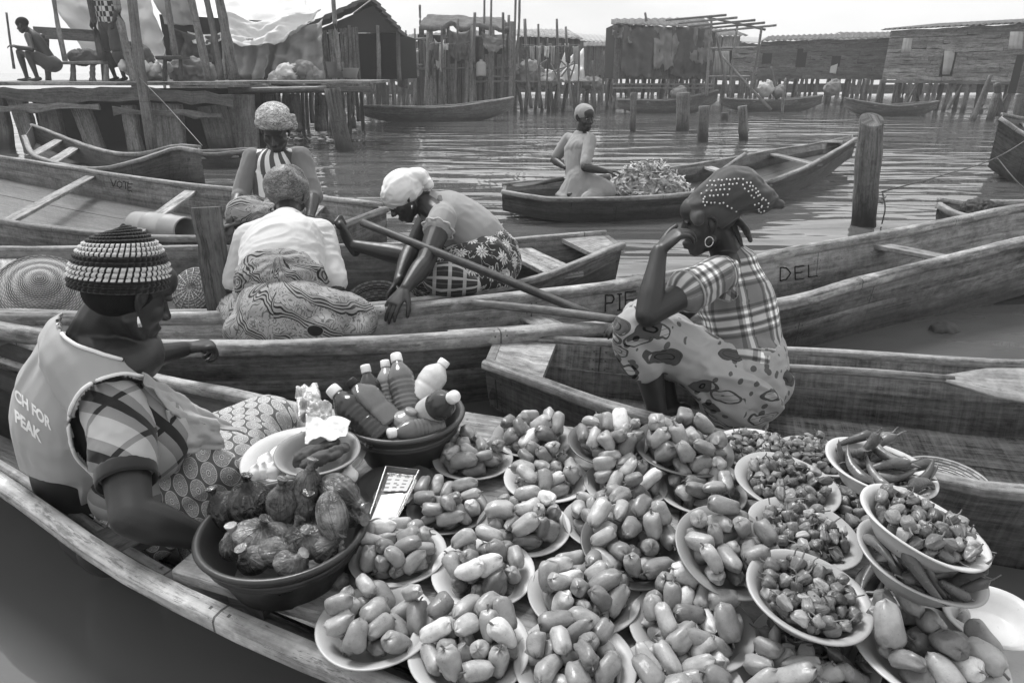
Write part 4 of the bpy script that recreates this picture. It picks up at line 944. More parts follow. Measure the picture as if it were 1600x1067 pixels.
def thatched():
    y = 17.0; r = empty('thatched_hut', P(560, 130, y=y).xy.to_3d(), 'hut with steep thatched gable beyond the tarpaulin shelter', 'hut')
    a, b = P(492, 124, y=y), P(628, 124, y=y); zr = P(1, 4, y=y).z; ze = P(1, 50, y=y).z; xm = P(584, 10, y=y).x
    vwall(r, (a.x, y), (P(562, 100, y=y).x, y), ZP - .05, ze, ze + .1, 16, M['wall_wood'], seed=21); backing(r, (a.x, y), (b.x, y), ZP, ze, ze, 3)
    V = [(a.x, y + .04, ze - .02), (b.x, y + .04, ze - .02), (xm, y + .04, zr - .06), (a.x, y + .12, ze - .02), (b.x, y + .12, ze - .02), (xm, y + .12, zr - .06)]; mk('gable', V, [(0, 1, 2), (5, 4, 3), (0, 3, 4, 1), (1, 4, 5, 2), (2, 5, 3, 0)], M['wall_dark'], r, False)
    rb = P(548, -6, y=y + 3.5)
    for s_, xe in ((-1, a.x - .3), (1, b.x + .1)):
        f0, f1 = Vector((xm, y - .35, zr)), Vector((xe, y - .35, ze - .12)); k0, k1 = Vector((rb.x, y + 3.5, zr)), Vector((xe + rb.x - xm, y + 3.5, ze - .12)); n_ = (f1 - f0).cross(k0 - f0).normalized(); n_ = n_ if n_.z > 0 else -n_
        for i in range(6):                                  # overlapping courses of thatch
            t0, t1 = i / 6, (i + 1.25) / 6; nn_ = 40; G = np.zeros((3, nn_, 3))
            for jj in range(nn_):
                w_ = jj / (nn_ - 1); top = f0.lerp(f1, t0).lerp(k0.lerp(k1, t0), w_); low = f0.lerp(f1, t1 + random.uniform(-.03, .03)).lerp(k0.lerp(k1, t1), w_)
                for q_, e_ in ((0, 0), (1, .5), (2, 1)): G[q_, jj] = top.lerp(low, e_) + n_ * (.05 + .05 * e_)
            sheet('thatch_course', G, M['thatch'], r, .06, False)
    for u in (500, 545, 590, 622): pole(u, 40, u + 2, 126, y - .1, .05, 'pole', r, name='post')
    lathe_obj('basin', [(0, 0), (.2, 0), (.26, .16), (.28, .17), (.25, .16), (.18, .03), (0, .03)], M['bucket'], r, 18, Matrix.Translation(P(540, 122, y=13.6) * 1.0)); lathe_obj('bucket', [(0, 0), (.13, 0), (.16, .26), (.17, .27), (.14, .26), (.11, .03), (0, .03)], M['rag'], r, 16, Matrix.Translation(P(525, 122, y=13.4)))
thatched()
def market_goods():
    y = 13.1
    r = empty('low_bench', P(130, 128, y=y).xy.to_3d(), 'low wooden bench on the platform between boy and man', 'bench'); plank('seat', P(108, 99, y=y), P(168, 98, y=y), .4, .05, M['wall_pale'], r)
    for u in (114, 145, 166): pole(u, 101, u, 128, y - .1, .05, 'pole', r, name='leg')
    r = empty('cross_rail', P(120, 128, y=13.8).xy.to_3d(), 'dark horizontal rail behind the bench', 'rail'); plank('beam', P(55, 51, y=13.8), P(172, 58, y=13.8), .2, .08, M['wall_dark'], r, up=(0, -1, 0))
    for u in (72, 160): pole(u, 55, u + 4, 128, 13.9, .05, 'pole_dark', r, name='post')
    def bundle(u, v, w, h, m_, lb, nm, sd): V, F = remesh([p_ell(P(u, v, y=13.4), (w / 2, .2, h / 2)), p_ell(P(u, v, y=13.4) + Vector((w * .2, 0, -h * .1)), (w * .3, .18, h * .35))], .025, 2); V = folds(V, F, .05, 7, (0, 0, 1), 1, sd); tag(mk(nm, V, F, M[m_]), lb, 'bundle')
    bundle(132, 90, .5, .22, 'tarp_d', 'dark cloth bundle lying on the bench', 'cloth_bundle', 1); bundle(208, 92, .7, .5, 'tarp_d', 'dark basket-shaped bundle behind the mooring pole', 'cloth_bundle', 2); bundle(300, 112, .8, .45, 'rag', 'heap of grey rags beneath the poles', 'rag_heap', 4); bundle(232, 112, .6, .3, 'rag_w', 'pale heap of wares beside the thick mooring pole', 'ware_heap', 5)
    for i in range(9): V, F = remesh([p_ell(P(192 + i * 9, 104 + (i * 7) % 13, y=13 + (i % 3) * .1), (.07, .07, .085)), p_ell(P(192 + i * 9, 98 + (i * 7) % 13, y=13 + (i % 3) * .1), (.03, .03, .06))], .02, 2); V = folds(V, F, .012, 25, (0, 0, 1), 1, i); tag(mk('ware_bag', V, F, M['rag_w']), ORDW[i] + ' small pale tied bag from left on the platform', 'bag', 'small bags on the platform')
    r = empty('low_table', P(265, 128, y=13).xy.to_3d(), 'small dark table right of the thick mooring pole', 'table'); plank('top', P(250, 91, y=13), P(290, 90, y=13), .35, .06, M['wall_dark'], r)
    for u in (258, 282): pole(u, 93, u, 128, 13, .04, 'pole_dark', r, name='leg')
market_goods()
# ---- a second, farther row of shacks closing the view
def far_row():
    lbs = ['distant grey shack behind the thatched gable', 'distant shack behind the ragged boards', 'distant shack beyond the debris platform', 'distant shack beyond the kneeling woman', 'distant shack behind the cloth-hung hut', 'distant shack behind the pole frame', 'distant shack left behind the long low house', 'distant shack right behind the long low house', 'distant shack behind the large house', 'distant shack at the far right behind the large house', 'distant shack behind the left platform', 'distant shack left behind the left platform']
    us = [(560, 655), (640, 760), (770, 880), (870, 965), (950, 1060), (1050, 1150), (1140, 1250), (1240, 1350), (1340, 1470), (1460, 1620), (250, 420), (400, 570)]
    for i, ((u0, u1), lb) in enumerate(zip(us, lbs)):
        y = 40 + (i * 7) % 5; a, b = P(u0, 118, y=y), P(u1, 118, y=y); z0 = .75 + .1 * (i % 3); za = P(1, 78 - (i * 13) % 22, y=y).z; zb = za + .25 * ((i * 5) % 3 - 1); r = empty('far_shack', (a + b).xy.to_3d() / 2, lb, 'shack', 'farther row of shacks')
        backing(r, a, b, z0, za, zb, 3); (vwall if i % 2 else wall)(r, a, b, z0, za, zb, 18 if i % 2 else 6, M[('wall_dark', 'wall_wood', 'wall_pale')[i % 3]], seed=60 + i)
        corr(r, Vector((a.x - .3, y + 3, za + .5)), Vector((b.x + .3, y + 3, zb + .5)), Vector((b.x + .3, y - .4, zb)), Vector((a.x - .3, y - .4, za)), M[('sheet_iron', 'wall_dark', 'thatch')[i % 3]], 60, .03, 'roof')
        stilts(r, [(a.x + (b.x - a.x) * t, y + k) for k in (0, 1.5) for t in np.linspace(.03, .97, 7)], z0, .08); plank('skirt_board', (a.x, y + .9, .3), (b.x, y + .9, .35), .5, .04, M['wall_dark'], r, up=(0, -1, 0))
far_row()
def washing(label, u0, u1, v, y, n, seed):
    r = empty('washing_line', P((u0 + u1) / 2, v, y=y), label, 'laundry', 'washing lines'); rg = random.Random(seed); tube('line', [P(u0, v, y=y), P((u0 + u1) / 2, v + 3, y=y), P(u1, v, y=y)], .012, M['pole'], r, k=5, n=12); w = (u1 - u0) / n
    for i in range(n):
        a = u0 + w * i + rg.uniform(0, w * .2); b = a + w * rg.uniform(.55, .9); h = rg.uniform(12, 34); drape('garment', [P(a, v + 2, y=y - .03), P(b, v + 2, y=y - .03), P(b - 1, v + h, y=y - .06), P(a + 1, v + h * .9, y=y - .06)], M[rg.choice(('rag', 'rag_w', 'tarp_d', 'tarp_g', 'shorts'))], r, (10, 10), .02, .05, 2, i + seed, .03, .006)
washing('line of washing between hut and ragged shack', 572, 656, 78, 22.5, 5, 1); washing('line of washing before the ragged shack front', 662, 735, 66, 23.4, 5, 2); washing('line of small washing above the debris platform', 815, 905, 70, 23.0, 8, 3); washing('low line of cloths beside the thatched hut', 556, 640, 108, 21.5, 4, 4)
for i, q in enumerate([(575, 52, 580, 168, 21.8), (592, 60, 590, 168, 22.4), (612, 70, 618, 168, 22), (634, 48, 636, 168, 22.6), (668, 50, 664, 168, 23), (690, 40, 694, 166, 23.2), (716, 30, 712, 166, 23.4), (786, 20, 782, 168, 23), (856, 60, 852, 170, 23), (870, 30, 874, 168, 23.3), (905, 70, 902, 166, 23), (926, 95, 930, 168, 23.4), (944, 80, 940, 165, 24)]):
    pole(*q[:4], q[4], random.uniform(.03, .05), random.choice(('pole', 'bamboo', 'pole_dark')), None, ORDW[i] + ' slim stick from left standing before the ragged shacks', group='slim sticks before the shacks')
# ---- posts in the water
def post(u, v0, v1, y, r, label, mat='pile', lean=0, slant=.0):
    a, b = P(u + lean, v1, z=0) - Vector((0, 0, .5)), P(u, v0, y=P(u, v1, z=0).y); nn = 16; pth = catmull([a, (a + b) / 2, b], nn)
    S_ = tube_sections(pth, r * (1 + .035 * RNG.standard_normal(nn)), 16); th = np.linspace(0, 2 * np.pi, 16, endpoint=False); S_ = S_ + (S_ - pth[:, None]) * (.05 * vnoise(np.stack([np.repeat(np.arange(nn), 16) * .3, np.tile(th * 2, nn), np.full(nn * 16, u)], 1), 3).reshape(nn, 16, 1)); S_[-1, :, 2] += slant * np.cos(th)
    V, F, FU = loft(S_); return tag(mk('mooring_post', V, F, M[mat], None, [True] * (len(F) - 2) + [False] * 2, face_uv=FU), label, 'post', 'posts standing in the water')
post(1362, 187, 352, 6.2, .105, 'thick weathered post with rope, right of centre', lean=-4, slant=.05); post(1160, 166, 220, 14, .09, 'short dark leaning post before the far canoes', lean=8); post(1100, 166, 222, 14, .105, 'short dark stump left of the leaning post')
post(1068, 145, 205, 17, .15, 'stout stump with cross pieces below the cloth-hung hut'); post(990, 145, 206, 17, .07, 'slim dark post nearest the kneeling woman'); post(1133, 176, 188, 18, .1, 'low stub of a pile just above the water')
# ---- people far off
for i, (u, v, y_, w, h, m_, lb) in enumerate(((1300, 133, 24.8, .5, .45, 'rag', 'pale sack heap in the canoe under the long low house'), (1196, 134, 24.8, .5, .45, 'rag_w', 'white bundle in the canoe near the pole frame'), (1216, 138, 24.8, .4, .3, 'rag', 'grey bundle beside the white one in the canoe'), (1060, 140, 23.8, .5, .3, 'rag', 'low bundle in the canoe by the cloth-hung hut'))):
    V, F = remesh([p_ell(P(u, v + 6, y=y_), (w / 2, .25, h / 2)), p_ell(P(u + 4, v + 3, y=y_), (w * .3, .2, h * .5))], .03, 2); V = folds(V, F, .05, 6, (0, 0, 1), 1, i); tag(mk('goods_bundle', V, F, M[m_]), lb, 'bundle', 'bundles in far canoes')
def squatter():
    c = P(60, 127, y=12.75); c.z = ZP + .03; s = 1.08; p = Person(tuple(c), 'boy squatting at the edge of the left platform'); z = Vector((0, 0, 1)); f = Vector((-1, -.1, 0)); l_ = Vector((-.1, -1, 0)) * -1
    pel = P(80, 100, y=12.85); ch = P(56, 62, y=12.85); N = P(44, 48, y=12.85); hc = P(35, 40, y=12.8)
    hp, T = head_prims(hc, (-.95, -.1, -.25), (0, 0, 1), .92 * s); p.skin(hp + [p_chain([N, hc], [.05, .05])], .009, 3, T)
    p.skin([p_chain([pel, pel.lerp(ch, .5), ch, N], [(.13, .12), (.12, .11), (.13, .11), (.06, .06)], up=f), *arm(ch - l_ * .17 + z * .05, P(50, 78, y=12.5), P(26, 73, y=12.5), .95), *arm(ch + l_ * .15 + z * .05, P(42, 82, y=13), P(22, 72, y=12.9), .95), *hand_prims(P(26, 73, y=12.5), (-1, .1, 0), (0, -.3, 1), .9, 60, 1), *hand_prims(P(22, 72, y=12.9), (-1, -.1, 0), (0, -.3, 1), .9, 60, 1)], .010)
    for q, k_, a_ in ((-1, (44, 84, 12.6), (58, 124, 12.6)), (1, (30, 82, 12.95), (42, 124, 12.95))):
        kn = P(*k_[:2], y=k_[2]); an = P(a_[0], a_[1] - 3, y=a_[2]); p.skin(leg(pel + l_ * q * .08, kn, an, an + Vector((-.15, 0, -.02)), .98), .010)
    p.done(M['skin']); p.cloth('shorts', [p_ell(pel, (.17, .17, .14)), p_chain([pel - l_ * .08, pel.lerp(P(44, 84, y=12.6), .6)], [.12, .10]), p_chain([pel + l_ * .08, pel.lerp(P(30, 82, y=12.95), .6)], [.12, .10])], .011, M['shorts'], 3, fold=.006, freq=9)
    V, F = p_xf(p_ell((0, -.02, .045), (.082, .103, .082)), T); mk('hair', V, F, M['hair'], p.root)
squatter()
def standing():
    x = P(188, 126, y=13.2); c = Vector((x.x, 13.2, ZP + .03)); p = Person(tuple(c), 'man standing on the platform in diamond-patterned shirt, seen from behind a pole'); z = Vector((0, 0, 1)); f = Vector((-.3, -1, 0)).normalized(); r_ = Vector((1, -.3, 0)).normalized()
    pel = c + z * .92; ch = c + z * 1.32 - r_ * .03; N = c + z * 1.52; hc = N + z * .17; hp, T = head_prims(hc, f); p.skin(hp + [p_chain([N - z * .05, hc], [.055, .05])], .012, 2)
    for q in (-1, 1):
        sh = N + r_ * q * .18 - z * .07; el = sh - z * .28 + r_ * q * .06; wr = el - z * .2 + f * .14; p.skin(arm(sh, el, wr) + hand_prims(wr, (0, -.4, -.9), r_ * q, 1, 40, 1), .012)
        kn = c + z * .48 + r_ * q * .12 + f * .08; an = c + z * .07 + r_ * q * .1; p.skin(leg(pel + r_ * q * .09, kn, an, an + f * .16 - z * .03), .012)
    p.done(M['skin']); p.cloth('trousers', [p_ell(pel, (.18, .14, .13))] + [p_chain([pel + r_ * q * .09, c + z * .48 + r_ * q * .12 + f * .08, c + z * .3 + r_ * q * .11], [.11, .085, .085]) for q in (-1, 1)], .012, M['shorts'], 3, fold=.008, freq=8)
    def fd(m, u, v): return (((u * 9 + v * 6).frac() - .5).abs() + ((u * 9 - v * 6).frac() - .5).abs()).gt(.5)
    p.cloth('diamond_shirt', [p_chain([pel + z * .06, ch, N - z * .05], [(.19, .14), (.2, .14), (.08, .07)], up=f)] + [p_chain([N + r_ * q * .18 - z * .07, N + r_ * q * .22 - z * .25], [.075, .075]) for q in (-1, 1)], .012, pat_stripes('diamond_print', fd, .03, .62), 3, [pel, N], (0, 1, 0), .006, 8, rad=.17)
standing()
# ------------------------------------------------------------------ the seller in vest and crochet cap
def build_seller():
    W = lambda u, v, d: P(u, v, d=d * (1.07 if d < 1.9 else 1.0))
    p = Person((-1.02, 1.42, .12), 'woman in lettered grey vest and striped crochet cap selling peppers')
    f = Vector((.72, .69, 0)).normalized(); r_ = Vector((f.y, -f.x, 0)); z = Vector((0, 0, 1))
    hc = W(202, 456, 1.43); hf = Vector((.56, .74, -.56)); hu = Vector((.34, .4, 1)); N = W(146, 522, 1.46)
    pel = W(165, 822, 1.72); wst = W(126, 735, 1.65); ch = W(124, 640, 1.56)
    shR = W(186, 652, 1.40); shL = W(152, 556, 1.64)
    hp, T = head_prims(hc, hf, hu, .95)
    hp += [p_chain([N - z * .03, N.lerp(hc, .45), hc - Vector(hf) * .012 - z * .03], [.066, .058, .056])]
    hp += [p_ell(N - z * .055 + f * .035, (.15, .10, .075), basis(f, z)), p_chain([shL + z * .0, N - z * .015, shR + z * .0], [.05, .058, .05])]
    p.skin(hp, .0034, 5, T, .95)
    # arms: right one reaches down behind the basin, left one rests on the next canoe
    elR = W(206, 806, 1.29); wrR = W(322, 842, 1.38)
    p.skin(arm(shR, elR, wrR, 1.0, 1.03) + hand_prims(wrR, (.9, .35, -.2), (.1, -.3, .9), 1.0, 50, -1), .004, 5)
    elL = W(196, 566, 1.95); wrL = W(288, 545, 2.24)
    p.skin(arm(shL, elL, wrL, .98) + hand_prims(wrL, (.65, .65, -.08), (-.2, -.3, .9), 1.0, 150, -1, thumb_in=.9), .0034, 4)
    p.skin([p_chain([pel, wst, ch, N - z * .06], [(.15, .11), (.13, .11), (.13, .1), (.08, .07)], up=f)], .012)
    kR = W(318, 752, 1.62); kL = W(418, 672, 1.86)
    p.skin(leg(pel + r_ * .09, kR, kR + Vector((.12, .02, -.3)), None, 1.1) + leg(pel - r_ * .09, kL, kL + Vector((.05, .1, -.32)), None, 1.1), .012)
    p.done(M['skin'])
    er = T @ Vector((.088, -.004, -.048)); tube('earring', [er + Vector((0, 0, .006)), er - Vector((0, 0, .008)), er - Vector((0, 0, .018))], [.0015, .004, .0055], M['silver'], p.root, k=8)
    # dress: patterned sleeve and bodice
    def fs(m, u, v):
        q = (u * 5.2 + v * 6.5); d_ = (q.frac() - .5).abs().lt(.1); l = ((q + .5).frac() - .5).abs().lt(.2); d2 = ((u * 5 - v * 8).frac() - .5).abs().lt(.06); return l * .5 + .5 - (d_ + d2).min(1) * .5
    ms = pat_stripes('sleeve_print', fs, .015, .40)
    sl = shR.lerp(elR, .44)
    p.cloth('dress_sleeve', [p_chain([shR - r_ * .07 + z * .045, shR - r_ * .02 + z * .012, shR.lerp(elR, .2), sl], [.06, .066, .067, .066], k=18)], .005, ms, 4, [shR, elR], (1, 0, 0), .003, 18, seed=4, rad=.07)
    dv = (elR - shR).normalized(); e0 = sl + dv * .04; ring = [e0 + (Matrix.Rotation(a, 3, dv) @ dv.orthogonal().normalized()) * .0565 for a in np.linspace(0, 2 * math.pi, 28)]
    tube('sleeve_cuff', ring, (.0035, .019), M['bandtop'], p.root, k=10, up=dv)
    p.cloth('dress_front', [p_ell(W(222, 672, 1.50), (.13, .10, .13), basis(f, z)), p_ell(W(215, 760, 1.62), (.14, .11, .1), basis(f, z))], .006, ms, 4, [W(220, 800, 1.5), W(220, 600, 1.5)], (0, 1, 0), .004, 12, seed=6)
    # wrapper skirt over both knees; cloth that meets the canoe's side lies against it
    def inboard(V, F):
        q0 = np.array(P(0, 750, z=.335)); q1 = np.array(P(170, 872, z=.33)); q2 = np.array(P(400, 987, z=.325)); V = V.copy()
        for a_, b_ in ((q0, q1), (q1, q2)):
            d_ = (b_ - a_)[:2]; d_ /= np.linalg.norm(d_); n_ = np.array((d_[1], -d_[0])); lim = -.075 - np.clip(.3 - V[:, 2], 0, .3) * .45
            s_ = (V[:, :2] - a_[:2]) @ n_; m_ = (s_ > lim) & (V[:, 2] < .40); V[m_, :2] -= n_ * (s_ - lim)[m_, None] * np.clip((.40 - V[m_, 2]) / .04, 0, 1)[:, None]
        V[:, 2] = np.maximum(V[:, 2], .045); return V
    lap = [p_chain([pel + r_ * .08 - z * .02, pel.lerp(kR, .5) + z * .01, kR + z * .01], [.125, .115, .098]), p_chain([pel - r_ * .08, pel.lerp(kL, .5) + z * .02, kL + z * .0], [.13, .12, .105]),
           p_chain([kR, kL], [.085, .09]), p_chain([pel.lerp(kR, .6), pel.lerp(kL, .6)], [.1, .1]), p_ell(pel - z * .02, (.15, .13, .11)), p_chain([kR + z * .01, kR + Vector((.04, -.02, -.16))], [.09, .11]), p_chain([kL, kL + Vector((.08, .02, -.2))], [.1, .12]),
           p_chain([W(180, 838, 1.56), W(240, 838, 1.55)], [.055, .06])]
    p.cloth('wrapper_skirt', lap, .006, M['lace'], 8, [pel, (kR + kL) / 2 + Vector((.2, .1, 0))], (0, 0, -1), .006, 9, (kR - pel).normalized(), 3, seed=9, rad=.16, post=inboard)
    # vest: yoke over both shoulders, back hanging to the rim
    back = -f
    vp = [p_chain([W(150, 862, 1.53), W(122, 812, 1.66), wst, ch + back * .01, ch.lerp(N, .6)], [(.05, .06), (.10, .10), (.135, .12), (.155, .125), (.13, .1)], up=f, k=24, n=18),
          p_chain([shL + r_ * .02, N - z * .03 + back * .02, shR - r_ * .03 + z * .025], [.068, .094, .082]), p_chain([shR - r_ * .05 + f * .02, ch + r_ * .05 + f * .07], [.07, .08]), p_chain([shL + r_ * .05 + f * .05, ch - r_ * .05 + f * .08], [.06, .08])]
    neckline = [(120, 455), (112, 474), (94, 494), (98, 518), (118, 536), (160, 552), (205, 566), (233, 578), (226, 555), (208, 526), (226, 500), (190, 430)]
    armhole = [(226, 594), (190, 588), (150, 600), (126, 622), (112, 660), (120, 705), (152, 742), (205, 760), (262, 750), (300, 690), (262, 622)]
    def cut(V):
        nr = (V - np.array(ch)) @ np.array(r_) > .045
        return inside(V, neckline) | (inside(V, armhole) & nr)
    vest = p.cloth('vest', vp, .005, M['vest'], 7, [pel, ch, N], (0, 1, 0), .006, 7, (.2, .2, 1), 3.5, seed=12, rad=.2, cut=cut, post=inboard)
    sm = vest.modifiers.new('t', 'SOLIDIFY'); sm.thickness = .004; sm.offset = -1
    b = surf(vest)
    trim('vest_piping', b, [(113, 472), (93, 493), (96, 519), (117, 538), (160, 554), (205, 568), (232, 580)], .0042, M['vest_trim'], p.root)
    trim('vest_piping', b, [(210, 526), (229, 556), (242, 580), (262, 603), (285, 632)], .006, M['vest_trim'], p.root)
    trim('vest_piping', b, [(150, 746), (117, 708), (108, 660), (122, 619), (148, 597), (190, 585), (226, 590)], .0042, M['vest_trim'], p.root)
    trim('vest_piping', b, [(151, 748), (149, 790), (150, 840), (152, 866)], .0035, M['vest_trim'], p.root)
    fl = lambda name, cs, sd: drape(name, [W(*q) for q in cs], M['vest'], p.root, (22, 22), 0, .006, 2, sd, .008, .004)
    fl('vest_front', [(222, 582, 1.40), (300, 628, 1.58), (382, 678, 1.66), (262, 650, 1.43)], 3); fl('vest_front', [(258, 640, 1.42), (338, 655, 1.58), (352, 700, 1.58), (268, 712, 1.46)], 5)
    text_on('vest_lettering', 'CH FOR', b, (24, 623), (.64, .55), (-.06, -1), 24, M['vest_trim'], p.root, .001, 3.6)
    text_on('vest_lettering', 'PEAK', b, (24, 657), (.66, .55), (-.06, -1), 26, M['vest_trim'], p.root, .001, 3.6)
    # crochet cap
    B_ = basis(hf, hu).to_4x4(); T2 = Matrix.Translation(hc) @ B_ @ Matrix.Scale(.96, 4) @ Matrix.Translation((0, -.006, -.004)) @ Matrix.Rotation(R(21), 4, 'X')
    RW, ST, a1, b1 = 17, 46, 6, 6
    nv, nu = RW * b1, ST * a1; V, F, UVs = [], [], []
    for i in range(nv + 1):
        t = i / nv; row = t * RW
        ang = t * 1.70; pr = math.sin(min(ang, 1.57)) ** .9 + (.0 if ang < 1.57 else -.1 * (ang - 1.57)); h = math.cos(ang)
        for j in range(nu):
            a = 2 * math.pi * j / nu; col = j / a1 + row * .22
            st = abs(math.sin(math.pi * col)) ** .7; rd = abs(math.sin(math.pi * row)) ** .8
            bump = 1 + (.075 * rd * (.3 + .7 * st) + .015 * math.sin(3 * a + 2) * t) * (1 if i > 2 else 0)
            V.append(tuple(T2 @ Vector((.086 * pr * bump * math.cos(a), -.010 + .104 * pr * bump * math.sin(a), .030 + .118 * h * (1 + .03 * rd) + (.010 * (1 - t) * math.sin(a + 1))))))
            UVs.append((col, row))
    F = [(i * nu + j, (i + 1) * nu + j, (i + 1) * nu + (j + 1) % nu, i * nu + (j + 1) % nu) for i in range(nv) for j in range(nu)]
    FU = [[(UVs[i * nu + j]), (UVs[(i + 1) * nu + j]), (UVs[(i + 1) * nu + j][0] + 1 / a1, UVs[(i + 1) * nu + j][1]), (UVs[i * nu + j][0] + 1 / a1, UVs[i * nu + j][1])] for i in range(nv) for j in range(nu)]
    m = Mat('crochet_yarn'); u, v = m.uv(); row = v; wb = row.gt(7) * row.lt(10) + row.gt(12) * row.lt(14.6); gap = (u.frac() - .5).abs().lt(.34); x = m.obj(); n = m.noise(m.vec(*x), 420, 2); n2 = m.noise(m.vec(*x), 60, 2); edge = ((row.frac() - .5).abs().lt(.44)).max(n2.gt(.5))
    mt = m.set((wb * gap * edge).mix(.009, .58) * (n * .7 + .65), .9, .15, n, .5, .004, Sheen_Weight=.3)
    mk('crochet_cap', V, F, mt, p.root, True, face_uv=FU)
    V, F = p_xf(p_ell((0, -.012, .008), (.0735, .082, .066)), T2)[0], p_ell((0, 0, 0), 1)[1]; mk('hair', V, F, M['hair'], p.root)
build_seller()
# ------------------------------------------------------------------ woman in the checked shirt, chin on hand
def build_checked():
    S = .94
    p = Person(tuple(W(1150, 640, 2.28)), 'woman in checked shirt and sequinned headscarf resting chin on hand')
    f = Vector((-.95, .25, 0)).normalized(); z = Vector((0, 0, 1)); l_ = Vector((-.25, -.95, 0)).normalized()        # l_: her left, towards the camera
    hc = W(1108, 345, 2.26); hf = Vector((-.93, .22, -.22)); hu = Vector((-.15, .05, 1)); N = W(1142, 402, 2.34)
    shL = W(1118, 430, 2.20); shR = W(1150, 418, 2.48); ch = W(1150, 465, 2.36); wst = W(1165, 545, 2.38); pel = W(1158, 602, 2.36)
    hp, T = head_prims(hc, hf, hu, S); hp += [p_chain([N - z * .02, N.lerp(hc, .5) , hc - Vector(hf) * .012 - z * .02], [.056, .049, .05]), p_chain([shL, N - z * .02, shR], [.045, .055, .045])]
    p.skin(hp, .0036, 4, T, S)
    elL = W(1012, 492, 2.06); wrL = W(1030, 393, 2.10)
    p.skin(arm(shL, elL, wrL, S, 1.0) + hand_prims(wrL, Vector((.30, .05, .30)), (-.75, -.2, .62), .92, 95, -1, thumb_in=.2), .0036, 4)
    elR = W(1060, 492, 2.5); wrR = W(1000, 500, 2.42); p.skin(arm(shR, elR, wrR, S) + hand_prims(wrR, (-1, -.3, -.1), (0, 0, 1), .9, 50, 1), .005, 3)
    p.skin([p_chain([pel, wst, ch, N - z * .05], [(.15, .12), (.13, .11), (.135, .105), (.08, .08)], up=f)], .012)
    kL = W(996, 520, 2.16); kR = W(1008, 505, 2.42); aL = W(1028, 650, 2.24); aR = W(1046, 630, 2.44)
    p.skin(leg(pel + l_ * .06, kL + Vector((.02, .02, -.02)), aL, aL + Vector((-.13, 0, -.02)), S, .72) + leg(pel - l_ * .06, kR + Vector((.02, 0, -.02)), aR, aR + Vector((-.13, 0, -.02)), S, .72), .006)
    p.done(M['skin'])
    ring = [W(1108, 378, 2.18) + Vector((.013 * math.cos(a), 0, .016 * math.sin(a))) for a in np.linspace(0, 6.28, 22)]; tube('earring', ring, .0016, M['silver'], p.root, k=6, up=(0, 1, 0))
    tors = [p_chain([pel + z * .06, wst, ch, ch.lerp(N, .75)], [(.158, .13), (.15, .122), (.15, .122), (.085, .085)], up=f, k=22, n=16), p_chain([shL, shR], [.062, .062]), p_ell(ch + f * .06 - z * .02, (.12, .07, .075), basis(f, z))]
    p.cloth('checked_shirt', tors + [p_chain([shL, shL.lerp(elL, .42)], [.062, .068]), p_chain([shR, shR.lerp(elR, .42)], [.06, .064])], .005, M['check'], 5, [pel, wst, ch, N], (0, 1, 0), .005, 9, (.5, .2, 1), 2, seed=3, rad=.15, alt=[[shL, shL.lerp(elL, .5)]])
    e0 = shL.lerp(elL, .43); dv = (elL - shL).normalized(); tube('sleeve_hem', [e0 + (Matrix.Rotation(a, 3, dv) @ dv.orthogonal().normalized()) * .070 for a in np.linspace(0, 2 * math.pi, 24)], .0035, M['vest'], p.root, k=6, up=dv)
    tube('collar', [N + Vector((.045 * math.cos(a), .055 * math.sin(a), .012 + .012 * math.cos(a))) + f * .012 for a in np.linspace(-2.6, 2.6, 20)], (.006, .018), M['grey_top'], p.root, k=8, up=z)
    sk = [p_chain([pel + l_ * .07 + z * .0, pel.lerp(kL, .5) + z * .0, kL + f * -.02], [.13, .10, .076]), p_chain([pel - l_ * .07, pel.lerp(kR, .5), kR], [.135, .11, .082]), p_ell(pel + z * .02, (.16, .155, .13)), p_chain([pel.lerp(kL, .55), pel.lerp(kR, .55)], [.1, .1]), p_chain([kL, kR], [.07, .07]),
          p_chain([pel.lerp(kL, .25) - z * .07, pel - z * .10 + l_ * .05], [.085, .10]), p_chain([kL, kL.lerp(aL, .3)], [.078, .07])]
    p.cloth('print_skirt', sk, .0055, M['leafp'], 7, [pel, (kL + kR) / 2], (0, 0, -1), .013, 9, (kL - pel).normalized(), 3.5, seed=8, rad=.14)
    p.cloth('waist_wrap', [p_chain([wst - z * .035, pel + z * .03], [(.163, .142), (.178, .152)], up=f, k=22)], .006, M['leafp'], 3, [pel, wst + z * .2], (0, 1, 0), .005, 16, (1, 1, 0), 3, seed=5, rad=.16)
    # headscarf with a full crown, knot and tails
    T3 = T @ Matrix.Scale(1, 4)
    X_ = lambda *q: T3 @ Vector(q)
    sc = [p_xf(p_ell((0, -.022, .045), (.083, .098, .078)), T3), p_chain([X_(0, -.03, .07), X_(0, -.10, .085), X_(0, -.175, .045)], [(.078, .072), (.082, .078), (.055, .05)], up=z, k=20), p_chain([X_(0, -.15, .05), X_(0, -.235, .012)], [(.06, .045), (.018, .012)]),
          p_chain([X_(-.078, .03, .03), X_(0, .075, .045), X_(.078, .03, .03)], [(.012, .022)] * 3)]
    hs = p.cloth('headscarf', sc, .0045, M['scarf_dark'], 5, [X_(0, -.1, 0), X_(0, -.1, .2)], (0, 1, 0), .007, 14, (1, 0, .5), 4, seed=7, rad=.1)
